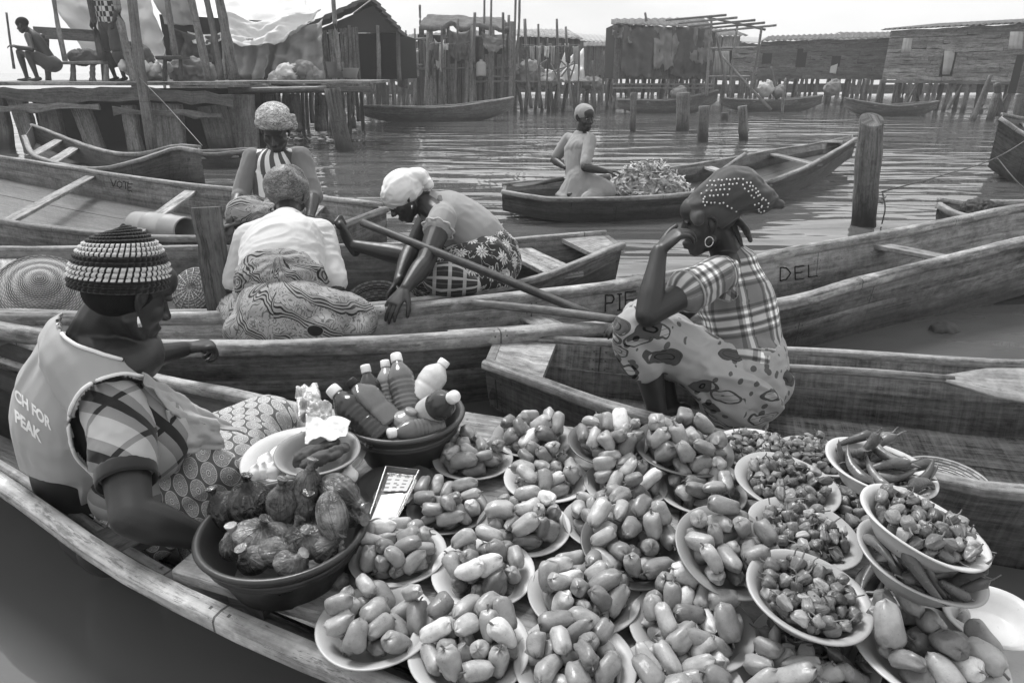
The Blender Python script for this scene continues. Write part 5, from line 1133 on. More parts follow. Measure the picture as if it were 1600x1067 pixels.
    p.cloth('scarf_tail', [p_chain([X_(.06, -.06, .0), X_(.07, -.085, -.06), X_(.06, -.105, -.15)], [(.022, .012), (.032, .01), (.012, .006)], up=f), p_chain([X_(.05, -.08, .0), X_(.045, -.115, -.05), X_(.03, -.13, -.10)], [(.022, .012), (.028, .01), (.012, .006)], up=f), p_ell(X_(.055, -.07, .012), (.026, .026, .022))], .0035, M['scarf_dark'], 3, fold=.003, freq=30, seed=2)
    b = surf(hs); V, F = [], []; sph = p_ell((0, 0, 0), .0031, n=4)
    for rows in ([(1110, 283), (1160, 280)], [(1106, 291), (1152, 288)], [(1104, 299), (1140, 296)], [(1102, 307), (1136, 305)], [(1098, 316), (1124, 318)], [(1130, 318), (1150, 330)], [(1160, 290), (1178, 310)], [(1166, 287), (1190, 312)], [(1172, 286), (1200, 318)], [(1180, 320), (1198, 345)], [(1186, 318), (1202, 340)], [(1168, 352), (1192, 345)], [(1170, 346), (1186, 330)], [(1096, 302), (1102, 320)], [(1190, 322), (1200, 322)]):
        L = math.hypot(rows[1][0] - rows[0][0], rows[1][1] - rows[0][1]); k = max(2, int(L / 5.2))
        for i in range(k):
            t = i / (k - 1); q = on(b, rows[0][0] * (1 - t) + rows[1][0] * t + random.uniform(-1, 1), rows[0][1] * (1 - t) + rows[1][1] * t + random.uniform(-1, 1), .001)
            if q is not None: o_ = len(V); V += [tuple(np.array(q) + s_) for s_ in sph[0]]; F += [tuple(i_ + o_ for i_ in f_) for f_ in sph[1]]
    tag(mk('sequins', V, F, M['silver_seq'], p.root), kind='stuff')
M['silver_seq'] = plain('sequin', .85, .25, .8, .1)
build_checked()
# ------------------------------------------------------------------ woman from behind in white tee
def build_tee():
    p = Person(tuple(W(452, 528, 2.74)), 'woman seen from behind in white tee and swirling print wrapper')
    f = Vector((.05, 1, 0)).normalized(); z = Vector((0, 0, 1)); r_ = Vector((1, -.05, 0))
    pel = W(450, 498, 2.78); wst = W(440, 440, 2.82); ch = W(440, 378, 2.95); N = W(450, 342, 3.08); hc = W(450, 305, 3.16); hf = Vector((.1, .85, -.55))
    shL = W(390, 372, 3.0); shR = W(500, 366, 3.0)
    hp, T = head_prims(hc, hf, (.0, .45, 1), 1.0); hp += [p_chain([N, hc - z * .02], [.055, .052])]; p.skin(hp, .006, 3, T)
    elR = W(524, 452, 2.92); wrR = W(530, 478, 3.1); elL = W(366, 450, 3.05); wrL = W(372, 460, 3.3)
    p.skin(arm(shR, elR, wrR, 1.0) + hand_prims(wrR, (.2, .9, -.3), (0, .1, 1), 1, 30, -1), .005); p.skin(arm(shL, elL, wrL, 1.0) + hand_prims(wrL, (.2, .9, -.3), (0, .1, 1), 1, 30, 1), .005)
    p.skin([p_chain([pel, wst, ch, N], [(.16, .12), (.15, .11), (.15, .1), (.07, .06)], up=f)], .015)
    kR = W(556, 500, 3.0); aR = W(510, 528, 2.72); kL = W(372, 490, 3.05); aL = W(430, 520, 3.1)
    p.skin(leg(pel + r_ * .09, kR, aR, aR + Vector((-.14, .02, -.01)), 1) + leg(pel - r_ * .09, kL, aL, None, 1), .006); p.done(M['skin'])
    p.cloth('white_tee', [p_chain([wst - z * .03, wst.lerp(ch, .5), ch, ch.lerp(N, .72)], [(.185, .14), (.185, .135), (.18, .13), (.085, .075)], up=f, k=24, n=16), p_chain([shL, ch.lerp(N, .5), shR], [.062, .07, .062]), p_chain([shR, shR.lerp(elR, .5), shR.lerp(elR, .84)], [.066, .062, .062], k=18), p_chain([shL, shL.lerp(elL, .5), shL.lerp(elL, .84)], [.064, .06, .06])],
            .006, M['tee'], 5, None, fold=.005, freq=14, fax=(1, 0, .3), stretch=6, seed=21)
    sk = [p_ell(pel - z * .02, (.245, .2, .15)), p_ell(pel + z * .05 , (.205, .17, .12)), p_chain([pel + r_ * .12, kR], [.14, .105]), p_chain([pel - r_ * .1, kL], [.13, .09]), p_chain([kR, W(548, 520, 2.8)], [.1, .06]), p_chain([W(380, 515, 2.72), W(500, 515, 2.70)], [.085, .085])]
    p.cloth('wax_print_wrapper', sk, .007, M['swirl'], 6, [pel - z * .3, pel + z * .4], (0, 1, 0), .008, 7, (.3, 0, 1), 3, seed=22, rad=.22)
    p.cloth('wrapper_waistband', [p_chain([wst - z * .045, wst - z * .0], [(.20, .155), (.192, .148)], up=f, k=24)], .007, M['swirl'], 3, [pel, wst + z], (0, 1, 0), .006, 20, (1, .3, 0), 4, seed=23, rad=.2)
    p.cloth('satin_headscarf', [p_xf(p_ell((0, -.02, .035), (.096, .112, .095)), T), p_xf(p_chain([(.0, -.08, -.02), (0, -.1, .02)], [(.06, .03), (.05, .03)]), T), p_xf(p_chain([(-.05, .02, .1), (-.085, .05, .14)], [.03, .008]), T)], .0055, M['wrapd'], 3, None, (0, 1, 0), .008, 13, (1, .3, .3), 4, seed=24, rad=.1)
build_tee()
# ------------------------------------------------------------------ woman bending over in the white scarf
def build_bending():
    p = Person(tuple(W(750, 440, 3.5)), 'bending woman in white headscarf and daisy print skirt reaching to canoe rim')
    z = Vector((0, 0, 1)); f = Vector((-1, 0, 0))
    pel = W(758, 405, 3.55); wst = W(738, 365, 3.52); ch = W(698, 335, 3.50); N = W(664, 318, 3.46); hc = W(632, 306, 3.42); hf = Vector((-.72, -.12, -.62))
    shL = W(692, 340, 3.32); shR = W(680, 322, 3.68)
    hp, T = head_prims(hc, hf, (-.5, 0, 1), 1.02); hp += [p_chain([N, N.lerp(hc, .5), hc - Vector(hf) * .02], [.058, .052, .055]), p_chain([shL, N, shR], [.05, .055, .05])]; p.skin(hp, .0045, 4, T, 1.02)
    elL = W(664, 412, 3.16); wrL = W(634, 450, 3.04); p.skin(arm(shL, elL, wrL, 1.0, 1.1) + hand_prims(wrL, (-.32, -.42, -.36), (-.25, -.5, .8), 1.1, 34, -1, spread=.3), .0036, 4)
    elR = W(642, 392, 3.62); wrR = W(622, 440, 3.45); p.skin(arm(shR, elR, wrR, 1.0, 1.1) + hand_prims(wrR, (-.4, -.3, -.5), (-.3, .3, .7), 1, 40, 1), .006)
    kR = W(640, 402, 3.85); aR = W(556, 384, 3.95); p.skin(leg(pel + Vector((0, .1, 0)), kR, aR, aR + Vector((-.06, .0, .13)), 1.0), .005, 4)
    p.skin([p_chain([pel, wst, ch, N], [(.16, .13), (.15, .12), (.15, .11), (.07, .07)], up=z)], .015)
    kL = W(668, 436, 3.36); p.skin(leg(pel - Vector((0, .1, 0)), kL, W(730, 445, 3.4), None, 1.0), .012); p.done(M['skin'])
    p.cloth('blouse', [p_chain([pel.lerp(wst, .6), wst, ch, ch.lerp(N, .62)], [(.175, .15), (.17, .14), (.165, .125), (.09, .085)], up=z, k=22, n=14), p_chain([shL, shR], [.062, .062]), p_chain([shL, shL.lerp(elL, .22)], [.068, .072]), p_chain([shR, shR.lerp(elR, .25)], [.066, .07]), p_chain([ch - z * .06, ch.lerp(N, .5) - z * .1], [.09, .07])], .006, M['blouse'], 5, None, fold=.004, freq=8, fax=(1, 0, .4), seed=31)
    dv = (elL - shL).normalized(); e0 = shL.lerp(elL, .27); A_ = dv.orthogonal().normalized()
    rf = [e0 + (Matrix.Rotation(a, 3, dv) @ A_) * (.076 + .006 * math.sin(a * 9)) for a in np.linspace(0, 2 * math.pi, 70)]; tube('sleeve_frill', rf, .004, M['tee'], p.root, k=6, up=dv)
    sk = [p_ell(pel + Vector((0, 0, .0)), (.19, .2, .17)), p_chain([pel - Vector((0, .1, 0)), kL], [.155, .10]), p_chain([pel + Vector((0, .1, 0)), pel.lerp(kR, .65)], [.14, .10]), p_chain([W(780, 430, 3.45), W(700, 440, 3.3)], [.09, .085]), p_ell(pel.lerp(wst, .55), (.17, .17, .12))]
    p.cloth('daisy_print_skirt', sk, .006, M['flower'], 6, [pel, kL], (0, 0, -1), .006, 9, (1, 0, .3), 3, seed=32, rad=.16)
    def f_pl(m, u, v): return (((u * 14).frac() - .5).abs().lt(.12) + ((v * 14).frac() - .5).abs().lt(.12)).min(1) * .7 + ((u * 28).frac()).lt(.15) * .15
    p.cloth('plaid_underskirt', [p_ell(W(696, 436, 3.27), (.115, .07, .085)), p_chain([W(690, 440, 3.28), W(735, 446, 3.3)], [.08, .05])], .006, pat_stripes('plaid', f_pl, .03, .55), 4, [W(760, 440, 3.3), W(680, 436, 3.27)], (0, 0, 1), .003, 12, seed=33, rad=.09)
    p.cloth('white_headscarf', [p_xf(p_ell((0, -.012, .034), (.106, .108, .092)), T), p_xf(p_chain([(.0, -.07, .05), (.0, -.12, .02), (0, -.125, -.04)], [(.062, .05), (.055, .035), (.03, .02)]), T), p_xf(p_chain([(.07, -.04, .0), (.06, -.1, -.05)], [.03, .015]), T)], .005, M['white_scarf'], 4, None, (0, 1, 0), .007, 14, (1, 0, .3), 3, seed=34, rad=.1)
    e_ = T @ Vector((-.09, -.004, -.05)); tube('earring', [e_, e_ - z * .022], .004, M['silver'], p.root)
build_bending()
# ------------------------------------------------------------------ smiling woman in striped blouse
def build_striped():
    p = Person(tuple(W(425, 352, 4.6)), 'smiling woman with patterned turban and white-striped blouse looking down')
    z = Vector((0, 0, 1)); f = Vector((.15, -1, 0)).normalized()
    hc = W(430, 205, 4.36); hf = Vector((.12, -.85, -.42)); N = W(431, 238, 4.45); ch = W(433, 268, 4.52); wst = W(428, 308, 4.58); pel = W(420, 340, 4.6); sh1 = W(396, 247, 4.47); sh2 = W(470, 245, 4.47)
    hp, T = head_prims(hc, hf, (.1, -.3, 1), 1.06); hp += [p_chain([N, hc - z * .03], [.058, .055]), p_chain([sh1, N - z * .02, sh2], [.04, .052, .04])]; p.skin(hp, .005, 3, T, 1.06)
    e1 = W(377, 302, 4.42); w1 = W(360, 345, 4.22); e2 = W(490, 303, 4.42); w2 = W(483, 345, 4.2)
    p.skin(arm(sh1, e1, w1, 1.05) + hand_prims(w1, (-.05, -.35, -.6), (-.3, -.8, .3), 1.05, 35, 1, spread=.2), .005); p.skin(arm(sh2, e2, w2, 1.05) + hand_prims(w2, (-.1, -.35, -.6), (.3, -.8, .3), 1.05, 35, -1, spread=.2), .005)
    p.skin([p_chain([pel, wst, ch, N], [(.16, .13), (.15, .12), (.15, .11), (.07, .07)], up=f)], .015); k1 = W(380, 335, 4.3); k2 = W(455, 340, 4.25)
    p.skin(leg(pel, k1, W(400, 365, 4.35), None) + leg(pel, k2, W(440, 365, 4.3), None), .015); p.done(M['skin2'])
    tb = [p_chain([pel + z * .03, wst, ch, ch.lerp(N, .6)], [(.18, .15), (.175, .145), (.175, .13), (.1, .08)], up=f, k=22, n=14), p_chain([sh1, sh2], [.055, .055]), p_ell(ch + f * .05 + z * .02, (.12, .09, .14))]
    p.cloth('blouse_sleeves', [p_chain([sh1, ch + z * .06 - f * .07, sh2], [.067, .075, .067]), p_chain([sh1, e1, e1.lerp(w1, .12)], [.068, .056, .05]), p_chain([sh2, e2, e2.lerp(w2, .12)], [.068, .056, .05])], .006, M['grey_top'], 4, None, fold=.004, freq=10, seed=41)
    def f_st(m, u, v): return (((u + v * .35) * 11).frac()).gt(.48)
    p.cloth('striped_blouse', tb, .006, pat_stripes('stripe_print', f_st, .09, .74), 4, [pel, wst, ch, N], (0, 1, 0), .004, 9, (0, 0, 1), 3, seed=42, rad=.16)
    p.cloth('print_wrapper', [p_chain([pel, k1], [.16, .11]), p_chain([pel, k2], [.16, .11]), p_ell(pel, (.2, .18, .13)), p_chain([k1, k2], [.09, .09])], .008, M['swirl'], 5, [pel, (k1 + k2) / 2], (0, 0, -1), .006, 10, seed=43, rad=.15)
    p.cloth('turban', [p_xf(p_ell((0, -.012, .092), (.098, .11, .066)), T), p_xf(p_chain([(-.08, .03, .062), (0, .07, .078), (.08, .03, .062)], [.026, .028, .026]), T), p_xf(p_chain([(-.1, -.02, .03), (-.11, -.03, .08)], [.03, .02]), T)], .0055, M['wrapp'], 3, [hc - z * .2, hc + z * .2], (0, 1, 0), .007, 12, (1, 0, .2), 4, seed=44, rad=.1)
build_striped()
# ------------------------------------------------------------------ woman in the far canoe looking back
def build_far():
    p = Person(tuple(W(912, 305, 6.45)), 'woman kneeling in slender canoe looking back over her shoulder')
    z = Vector((0, 0, 1)); f = Vector((.85, .5, 0)).normalized()
    hc = W(914, 184, 6.42); hf = Vector((.45, -.85, -.08)); N = W(906, 210, 6.5); ch = W(904, 232, 6.5); wst = W(902, 262, 6.5); pel = W(906, 288, 6.5); sh1 = W(888, 218, 6.6); sh2 = W(922, 219, 6.38)
    hp, T = head_prims(hc, hf, (0, 0, 1), 1.0); hp += [p_chain([N - z * .02, hc - z * .02], [.052, .05]), p_chain([sh1, N - z * .02, sh2], [.04, .05, .04])]; p.skin(hp, .006, 2, T)
    e1 = W(866, 250, 6.7); w1 = W(884, 262, 6.5); e2 = W(914, 262, 6.28); w2 = W(946, 268, 6.25)
    p.skin(arm(sh1, e1, w1, .95) + hand_prims(w1, (.9, -.2, -.2), (0, -1, .2), .9, 40, 1), .007); p.skin(arm(sh2, e2, w2, .95) + hand_prims(w2, (.9, .1, .05), (.0, -.2, 1), .9, 35, 1), .006)
    p.skin([p_chain([pel, wst, ch, N], [(.14, .11), (.12, .1), (.13, .1), (.06, .06)], up=f)], .02); k1 = W(950, 298, 6.35); p.skin(leg(pel, k1, W(890, 305, 6.4), None, .95), .012); p.done(M['skin'])
    p.cloth('dress', [p_chain([pel, wst, ch, ch.lerp(N, .72)], [(.14, .12), (.135, .115), (.15, .115), (.075, .07)], up=f, k=20, n=14), p_chain([sh1, sh2], [.052, .052]), p_chain([pel, k1 - Vector((.03, 0, 0))], [.14, .1]), p_chain([wst, pel + z * .03, pel - z * .09], [(.12, .1), (.165, .15), (.22, .2)], up=f, k=20), p_ell(pel - z * .10 + f * .02, (.25, .21, .06)), p_chain([k1 - Vector((.03, 0, .02)), k1 - Vector((.2, .08, .07))], [.085, .07])], .008, M['blouse'], 4, [pel, wst, ch, N], (0, 1, 0), .005, 10, seed=51, rad=.14)
    p.cloth('dress_sleeve', [p_chain([sh1, e1.lerp(sh1, .2)], [.063, .052])], .008, M['blouse'], 2, fold=.003, seed=52); p.cloth('dress_sleeve', [p_chain([sh2, e2.lerp(sh2, .15)], [.063, .052])], .008, M['blouse'], 2, fold=.003, seed=53)
    p.cloth('pale_blouse', [p_chain([wst.lerp(ch, .75), ch + z * .01, ch.lerp(N, .76)], [(.146, .12), (.156, .121), (.08, .075)], up=f, k=20), p_chain([sh1, sh2], [.057, .057])], .007, M['blouse'], 3, fold=.004, freq=14, seed=58)
    p.cloth('headscarf', [p_xf(p_ell((0, -.018, .047), (.086, .104, .078)), T), p_xf(p_ell((0, -.085, .01), (.062, .05, .065)), T)], .006, M['scarf_mid'], 3, fold=.003, freq=16, seed=54)
    for q in (-1, 1):
        e = T @ Vector((q * .032, .079, -.003)); V, F = p_ell(e, .0105); mk('eye', V, F, M['eye'], p.root); V, F = p_ell(T @ Vector((q * .032, .0885, -.003)), .0045); mk('iris', V, F, M['iris'], p.root)
build_far()
# ================================================================== produce and vessels
def pepper_mesh(kind, seed, nu=14, nv=10):
    rg = np.random.default_rng(seed); V = []
    if kind == 'bell':
        L = .062 + .016 * rg.random(); r = .0195 + .004 * rg.random(); lob = rg.integers(3, 5); la = .07 + .09 * rg.random(); tp = .66 + .25 * rg.random(); bend = (rg.random() - .5) * .012; sq = rg.random() * 6
    elif kind == 'bonnet':
        L = .026 + .008 * rg.random(); r = .0115 + .003 * rg.random(); lob = rg.integers(4, 6); la = .22 + .12 * rg.random(); tp = .35 + .3 * rg.random(); bend = (rg.random() - .5) * .008; sq = rg.random() * 6
    else:
        L = .085 + .03 * rg.random(); r = .0095 + .0025 * rg.random(); lob = 3; la = .05; tp = .35; bend = (rg.random() - .5) * .05; sq = 0
    ts = [i / nv for i in range(nv + 1)]
    for i, t in enumerate(ts):
        z = (t - .5) * L
        if kind == 'long': prof = min(1, (t / .08) ** .5 if t > 0 else 0) * (1 - t) ** .55 * 1.15 if t < 1 else 0
        else:
            e = 2.6 if kind == 'bell' else 2.0
            prof = (max(0, 1 - abs(2 * t - 1) ** (e + 1.2))) ** .5 * (1 + (tp - 1) * t)
        for j in range(nu):
            a = 2 * math.pi * j / nu; lo = lob * a + sq + (1.2 * t if kind == 'bonnet' else .3 * t)
            lb = math.cos(lo); lb = lb if lb > 0 else lb * 1.8
            rr = r * prof * (1 + la * lb * (.6 + .4 * math.sin(3 * t + sq)) + .035 * math.sin(5 * a + 7 * t + seed) + .02 * math.sin(2 * a - 9 * t + seed * 2))
            zz = z + (L * .07 if kind != 'long' and i == 0 else 0) + (.0025 * math.cos(lob * a + sq) * (1 if i < nv * .3 or i > nv * .75 else 0) if kind == 'bell' else 0)
            V.append((rr * math.cos(a) + bend * (2 * t - 1) ** 2, rr * math.sin(a) + bend * .4 * math.sin(3 * t), zz))
    F = [(i * nu + j, i * nu + (j + 1) % nu, (i + 1) * nu + (j + 1) % nu, (i + 1) * nu + j) for i in range(nv) for j in range(nu)]
    F.append(tuple(range(nu - 1, -1, -1))); F.append(tuple(nv * nu + j for j in range(nu)))
    mi = [0] * len(F)
    if kind != 'bell' or seed % 5 in (0, 2, 3):      # a stalk
        V = list(V); b = len(V); r0 = .0022 if kind == 'bell' else .0013; sl = .012 if kind == 'bell' else (.016 if kind == 'long' else .013); cx, cyy = bend, 0
        if kind == 'bell':
            c0 = -.5 * L + L * .07
        else: c0 = -.5 * L
        for q, (dz, k_) in enumerate(((.004, 1.6), (-sl * .5, 1), (-sl, 1.1))):
            for j in range(5):
                a = 2 * math.pi * j / 5; V.append((cx + r0 * k_ * math.cos(a) + q * q * .0012 * math.sin(seed), cyy + r0 * k_ * math.sin(a) + q * q * .0012 * math.cos(seed), c0 + dz))
        for q in range(2):
            for j in range(5): F.append((b + q * 5 + j, b + (q + 1) * 5 + j, b + (q + 1) * 5 + (j + 1) % 5, b + q * 5 + (j + 1) % 5)); mi.append(1)
        F.append(tuple(b + 10 + j for j in range(5))); mi.append(1)
    me = bpy.data.meshes.new(kind); me.from_pydata([tuple(map(float, v)) for v in V], [], F); me.polygons.foreach_set('use_smooth', [True] * len(F)); me.polygons.foreach_set('material_index', mi)
    return me
def pepper_mat(name, lo, hi, rough, pale=0.0, spots=.5, wr=0.12):
    m = Mat(name); r = m.rnd(); x = m.obj(); n = m.noise(m.vec(x[0], x[1], x[2] + r * 9), 45, 3, .6); n2 = m.noise(m.vec(x[0] + r * 5, x[1], x[2]), 260, 2, .5)
    b = r.mix(lo, hi) + (r.gt(.93) * pale) 
    sp = n2.gt(.68) * spots
    c = b * (n * .9 + .55) * (sp * -.5 + 1)
    return m.set(c, n.ramp(.3, .7, rough - .06, rough + .12), .45, n + m.noise(m.vec(x[0], x[1], x[2] * .25 + r * 9), 120, 2) * (wr * 2.5), .3 + wr, .004)
M['bell'] = pepper_mat('bell_pepper', .15, .40, .32, .22)
M['bonnet'] = pepper_mat('bonnet_pepper', .07, .25, .30, .12, .2, .5)
M['longp'] = pepper_mat('long_pepper', .06, .19, .26, .05, .1)
M['stalk'] = plain('stalk', .16, .7, .3)
def enamel(name, c, wear=.5):
    m = Mat(name); x = m.obj(); n = m.noise(m.vec(*x), 14, 5, .65); n2 = m.noise(m.vec(*x), 60, 4, .6)
    col = (n * .35 + .82) * c * (n2.gt(.7) * (-.3 * wear) + 1)
    return m.set(col, n.ramp(.3, .7, .25, .5), .5, n2, .06, .002)
M['en_white'] = enamel('enamel_white', .52); M['en_pale'] = enamel('enamel_pale', .36); M['en_mid'] = enamel('enamel_mid', .24); M['en_dark'] = enamel('enamel_dark', .085)
M['basin'] = enamel('basin_plastic', .022, .2); M['basin2'] = enamel('basin_plastic_worn', .05, .4)
PEP = {}
for kd, nvv, mt in (('bell', 24, 'bell'), ('bonnet', 6, 'bonnet'), ('long', 5, 'longp')):
    PEP[kd] = []
    for v in range(nvv):
        me = pepper_mesh(kd, 100 + v, 16 if kd == 'bell' else 12, 10 if kd == 'bell' else 8); me.materials.append(M[mt]); me.materials.append(M['stalk']); PEP[kd].append(me)
PLATE_PROF = [(0, 0), (.055, 0), (.066, .006), (.074, .020), (.084, .027), (.097, .0315), (.1, .0335), (.1005, .0355), (.098, .0365), (.084, .0305), (.0725, .0235), (.064, .0095), (.054, .0035), (0, .0035)]
BOWL_PROF = [(0, 0), (.05, 0), (.06, .004), (.076, .024), (.086, .038), (.096, .0435), (.1, .0455), (.1, .048), (.095, .048), (.084, .0425), (.073, .026), (.056, .008), (.05, .0045), (0, .0045)]
def plate_mesh(prof, mat, wob):
    V, F, U = lathe(prof, 48); V = np.array(V); a = np.arctan2(V[:, 1], V[:, 0]); r = np.hypot(V[:, 0], V[:, 1])
    V[:, 2] += .0016 * np.sin(3 * a + wob) * (r / .1) ** 2; V[:, :2] *= (1 + .012 * np.sin(2 * a + wob * 2))[:, None]
    me = bpy.data.meshes.new('plate'); me.from_pydata(V.tolist(), [], F); me.polygons.foreach_set('use_smooth', [True] * len(F)); me.materials.append(mat); return me
PLATE_ME = {(k, p): plate_mesh(PLATE_PROF if p == 'p' else BOWL_PROF, M[k], i) for i, (k, p) in enumerate((k, p) for k in ('en_white', 'en_pale', 'en_mid', 'en_dark') for p in 'pb')}
STUFF = {'bell': [], 'bonnet': [], 'long': []}     # buried ones past the limit
NAMES = {'bell': 'red_pepper', 'bonnet': 'bonnet_pepper', 'long': 'long_chilli'}
SINGLE_BUDGET = 300
def plate_matrix(u, v, w, z=None, tilt=(0, 0), rz=0):
    if z is None: loc = P(u, v, d=.2 * 1066.7 / w); sc_ = 1.0
    else:
        loc = P(u, v, z=z); dep = (loc.y * _c - (loc.z - CAM_H) * _s); sc_ = 1.04 * w * dep / 1066.7 / .2
    rot = Matrix.Rotation(R(tilt[0]), 4, 'X') @ Matrix.Rotation(R(tilt[1]), 4, 'Y')
    return Matrix.Translation(loc) @ rot @ Matrix.Rotation(rz, 4, 'Z') @ Matrix.Scale(sc_, 4) @ Matrix.Translation((0, 0, -.033))
PLATES = []
def plate(idx, u, v, w, mat, kind, label, plabel, z=None, tilt=(0, 0), heap=0, shape='p', keep=None, grow=1.0):
    Mx = plate_matrix(u, v, w, z, tilt, idx * 1.3)
    o = bpy.data.objects.new('enamel_plate' if shape == 'p' else 'enamel_bowl', PLATE_ME[(mat, shape)]); COL.objects.link(o); o.matrix_world = Mx
    tag(o, label, 'plate' if shape == 'p' else 'bowl', 'enamel plates of the pepper seller')
    if kind is None: return o
    hs = HEAPS[kind][heap % len(HEAPS[kind])]; spin = Matrix.Rotation(idx * 2.1 + heap, 4, 'Z')
    vis = VISIBLE.get(idx)
    for i, q in enumerate(hs):
        if keep is not None and i >= keep: break
        pos = Vector(q[1:4]) / 10000; rot = Quaternion([x / 1000 for x in q[4:8]]).normalized()
        hs_ = {'bell': .80, 'bonnet': .90, 'long': .92}[kind] * (1.03 if shape == 'b' else 1); pos.x *= grow * hs_; pos.y *= grow * hs_; pos.z = (.013 if shape == 'b' else .003) + pos.z * hs_ * .96
        if kind == 'bell' and (math.hypot(pos.x, pos.y) > .082 * grow or pos.z > .088): continue
        mw = Mx @ spin @ Matrix.LocRotScale(pos, rot, Vector((.88 + .24 * ((i * 7 + idx * 5) % 11) / 11, .88 + .24 * ((i * 5 + idx * 3) % 13) / 13, .86 + .26 * ((i * 11 + idx) % 7) / 7)) * hs_ * (.93 + .2 * ((i * 37 + idx * 11) % 17) / 17))
        if vis is not None and i not in vis: STUFF[kind].append((q[0], mw)); continue
        vr = q[0] + (8 * ((i * 5 + idx * 3) % 3) if kind == 'bell' else 0); p = bpy.data.objects.new(NAMES[kind], PEP[kind][vr]); COL.objects.link(p); p.matrix_world = mw
        tag(p, plabel, 'pepper', plabel[:60] + ' heap'); p['_pi'] = f'{idx},{i}'; REG.setdefault(idx, []).append((p, plabel))
    return o
VISIBLE = {1: '0 1 3 4 6 7 9 10 11 12 13 14 15 16 18 19', 2: '1 6 8 9 10 11 12 13 14 15 16 17 18 19 20 22 23 26', 3: '1 5 9 11 13 15 16 17 18 20 21 22 23 24', 4: '2 3 5 6 10 11 13 14 15 16 17 18 19 20 21 22 23 25', 5: '7 8 9 10 12 14 15 18 21 22 23 24 26', 6: '7 8 11 12 14 16 17 18 19 20 21 22 25', 7: '5 6 10 11 13 14 18 19 21 22 23 24', 8: '1 5 6 10 11 12 13 15 16 17 18 19 20 22 26', 9: '6 10 12 13 15 16 17 18 21 23 24', 10: '1 6 7 13 15 16 17 19 20 21 22 23 25', 11: '6 9 14 16 17 18 19 20 21 22 23 24 25', 12: '0 10 11 12 16 20 21 22 23 24', 13: '5 10 14 16 17 18 19 21 22 24 26', 14: '13 18 19 21 23', 15: '0 1 2 5 6 8 9 10 11 12 13 14 15 16 17 18 19 20', 16: '1 3 4 5 6 7 8 9 10 12 13 14 15 16 17 18 19 20', 17: '5 6 7 10 11 13 15 16 17 19 20 21 22 23 25', 18: '5 6 7 10 13 14 15 17 18 19 20 21 22 23 24 25', 19: '5 8 9 11 12 14 15 16 17 18 19 21 22 23 24', 20: '12 14 15 16 18 19 21 22 23 24 26', 21: '11 12 14 16 19 21 22 24 25', 22: '3 5 6 7 8 9 10 11 13 14 15 17 18 19 20 21', 23: '27 37 43 48 50 53 54 58 60 62 63 65 68 69 70 72 73 74 75 76 77 78 79 80 82 83 84 85 86 88 89 91 93 94', 24: '13 22 27 30 35 36 39 40 41 43 47 48 49 51 53 55 59 60 61 62 63 64 65 66 67 68 69 70 71 72 73 74 75 76 77 78 79 80 81 82 83 84 85 87 88 89 90 91 92 93 94', 25: '8 12 14 15 18 25 29 34 37 38 41 46 47 49 50 51 53 54 56 57 58 60 61 62 63 64 65 66 67 69 70 71 72 74 75 76 77 79 81 82 83 84 85 86 87 88 89 90 91 92 93 94', 26: '6 7 9 10 16 17 21 24 29 30 36 37 38 41 42 43 44 46 47 48 49 50 51 52 54 55 56 57 58 59 60 62 63 64 65 66 68 69 70 71 72 73 74 75 76 77 78 79 80 82 83 84 85 86 87 89 90 91 93 94', 27: '8 19 22 26 32 33 34 35 40 41 43 47 50 51 53 54 59 60 61 62 63 64 65 66 67 68 69 70 71 72 73 74 75 76 77 78 79 80 81 82 83 84 85 87 88 89 90 91 92 93 94', 28: '0 1 3 4 6 7 8 9 11 12 13 14 16 17 19 20 21 23 24 25', 29: '0 1 2 3 4 5 6 7 8 9 10 12 13 14 15 16 17 18 19 20 21 22 23 24 25', 30: '14 32 35 37 41 46 47 50 51 53 56 58 60 62 64 65 66 67 69 71 72 74 77 79 81 82 83 84 85 88 89 90 91 92 94', 31: '9 13 14 15 17 19 22 24', 32: '1 2 4 5 7 8 9 10 12 13 15 16 17 18 19 20 21 22 23 24 25', 33: '30 60 62 64 71 72 76 77 78 80 82 84 89 91 92 93 94'}
VISIBLE = {k: set(map(int, v.split())) for k, v in VISIBLE.items()}
for _i in range(1, 36): VISIBLE.setdefault(_i, set())
REG = {}
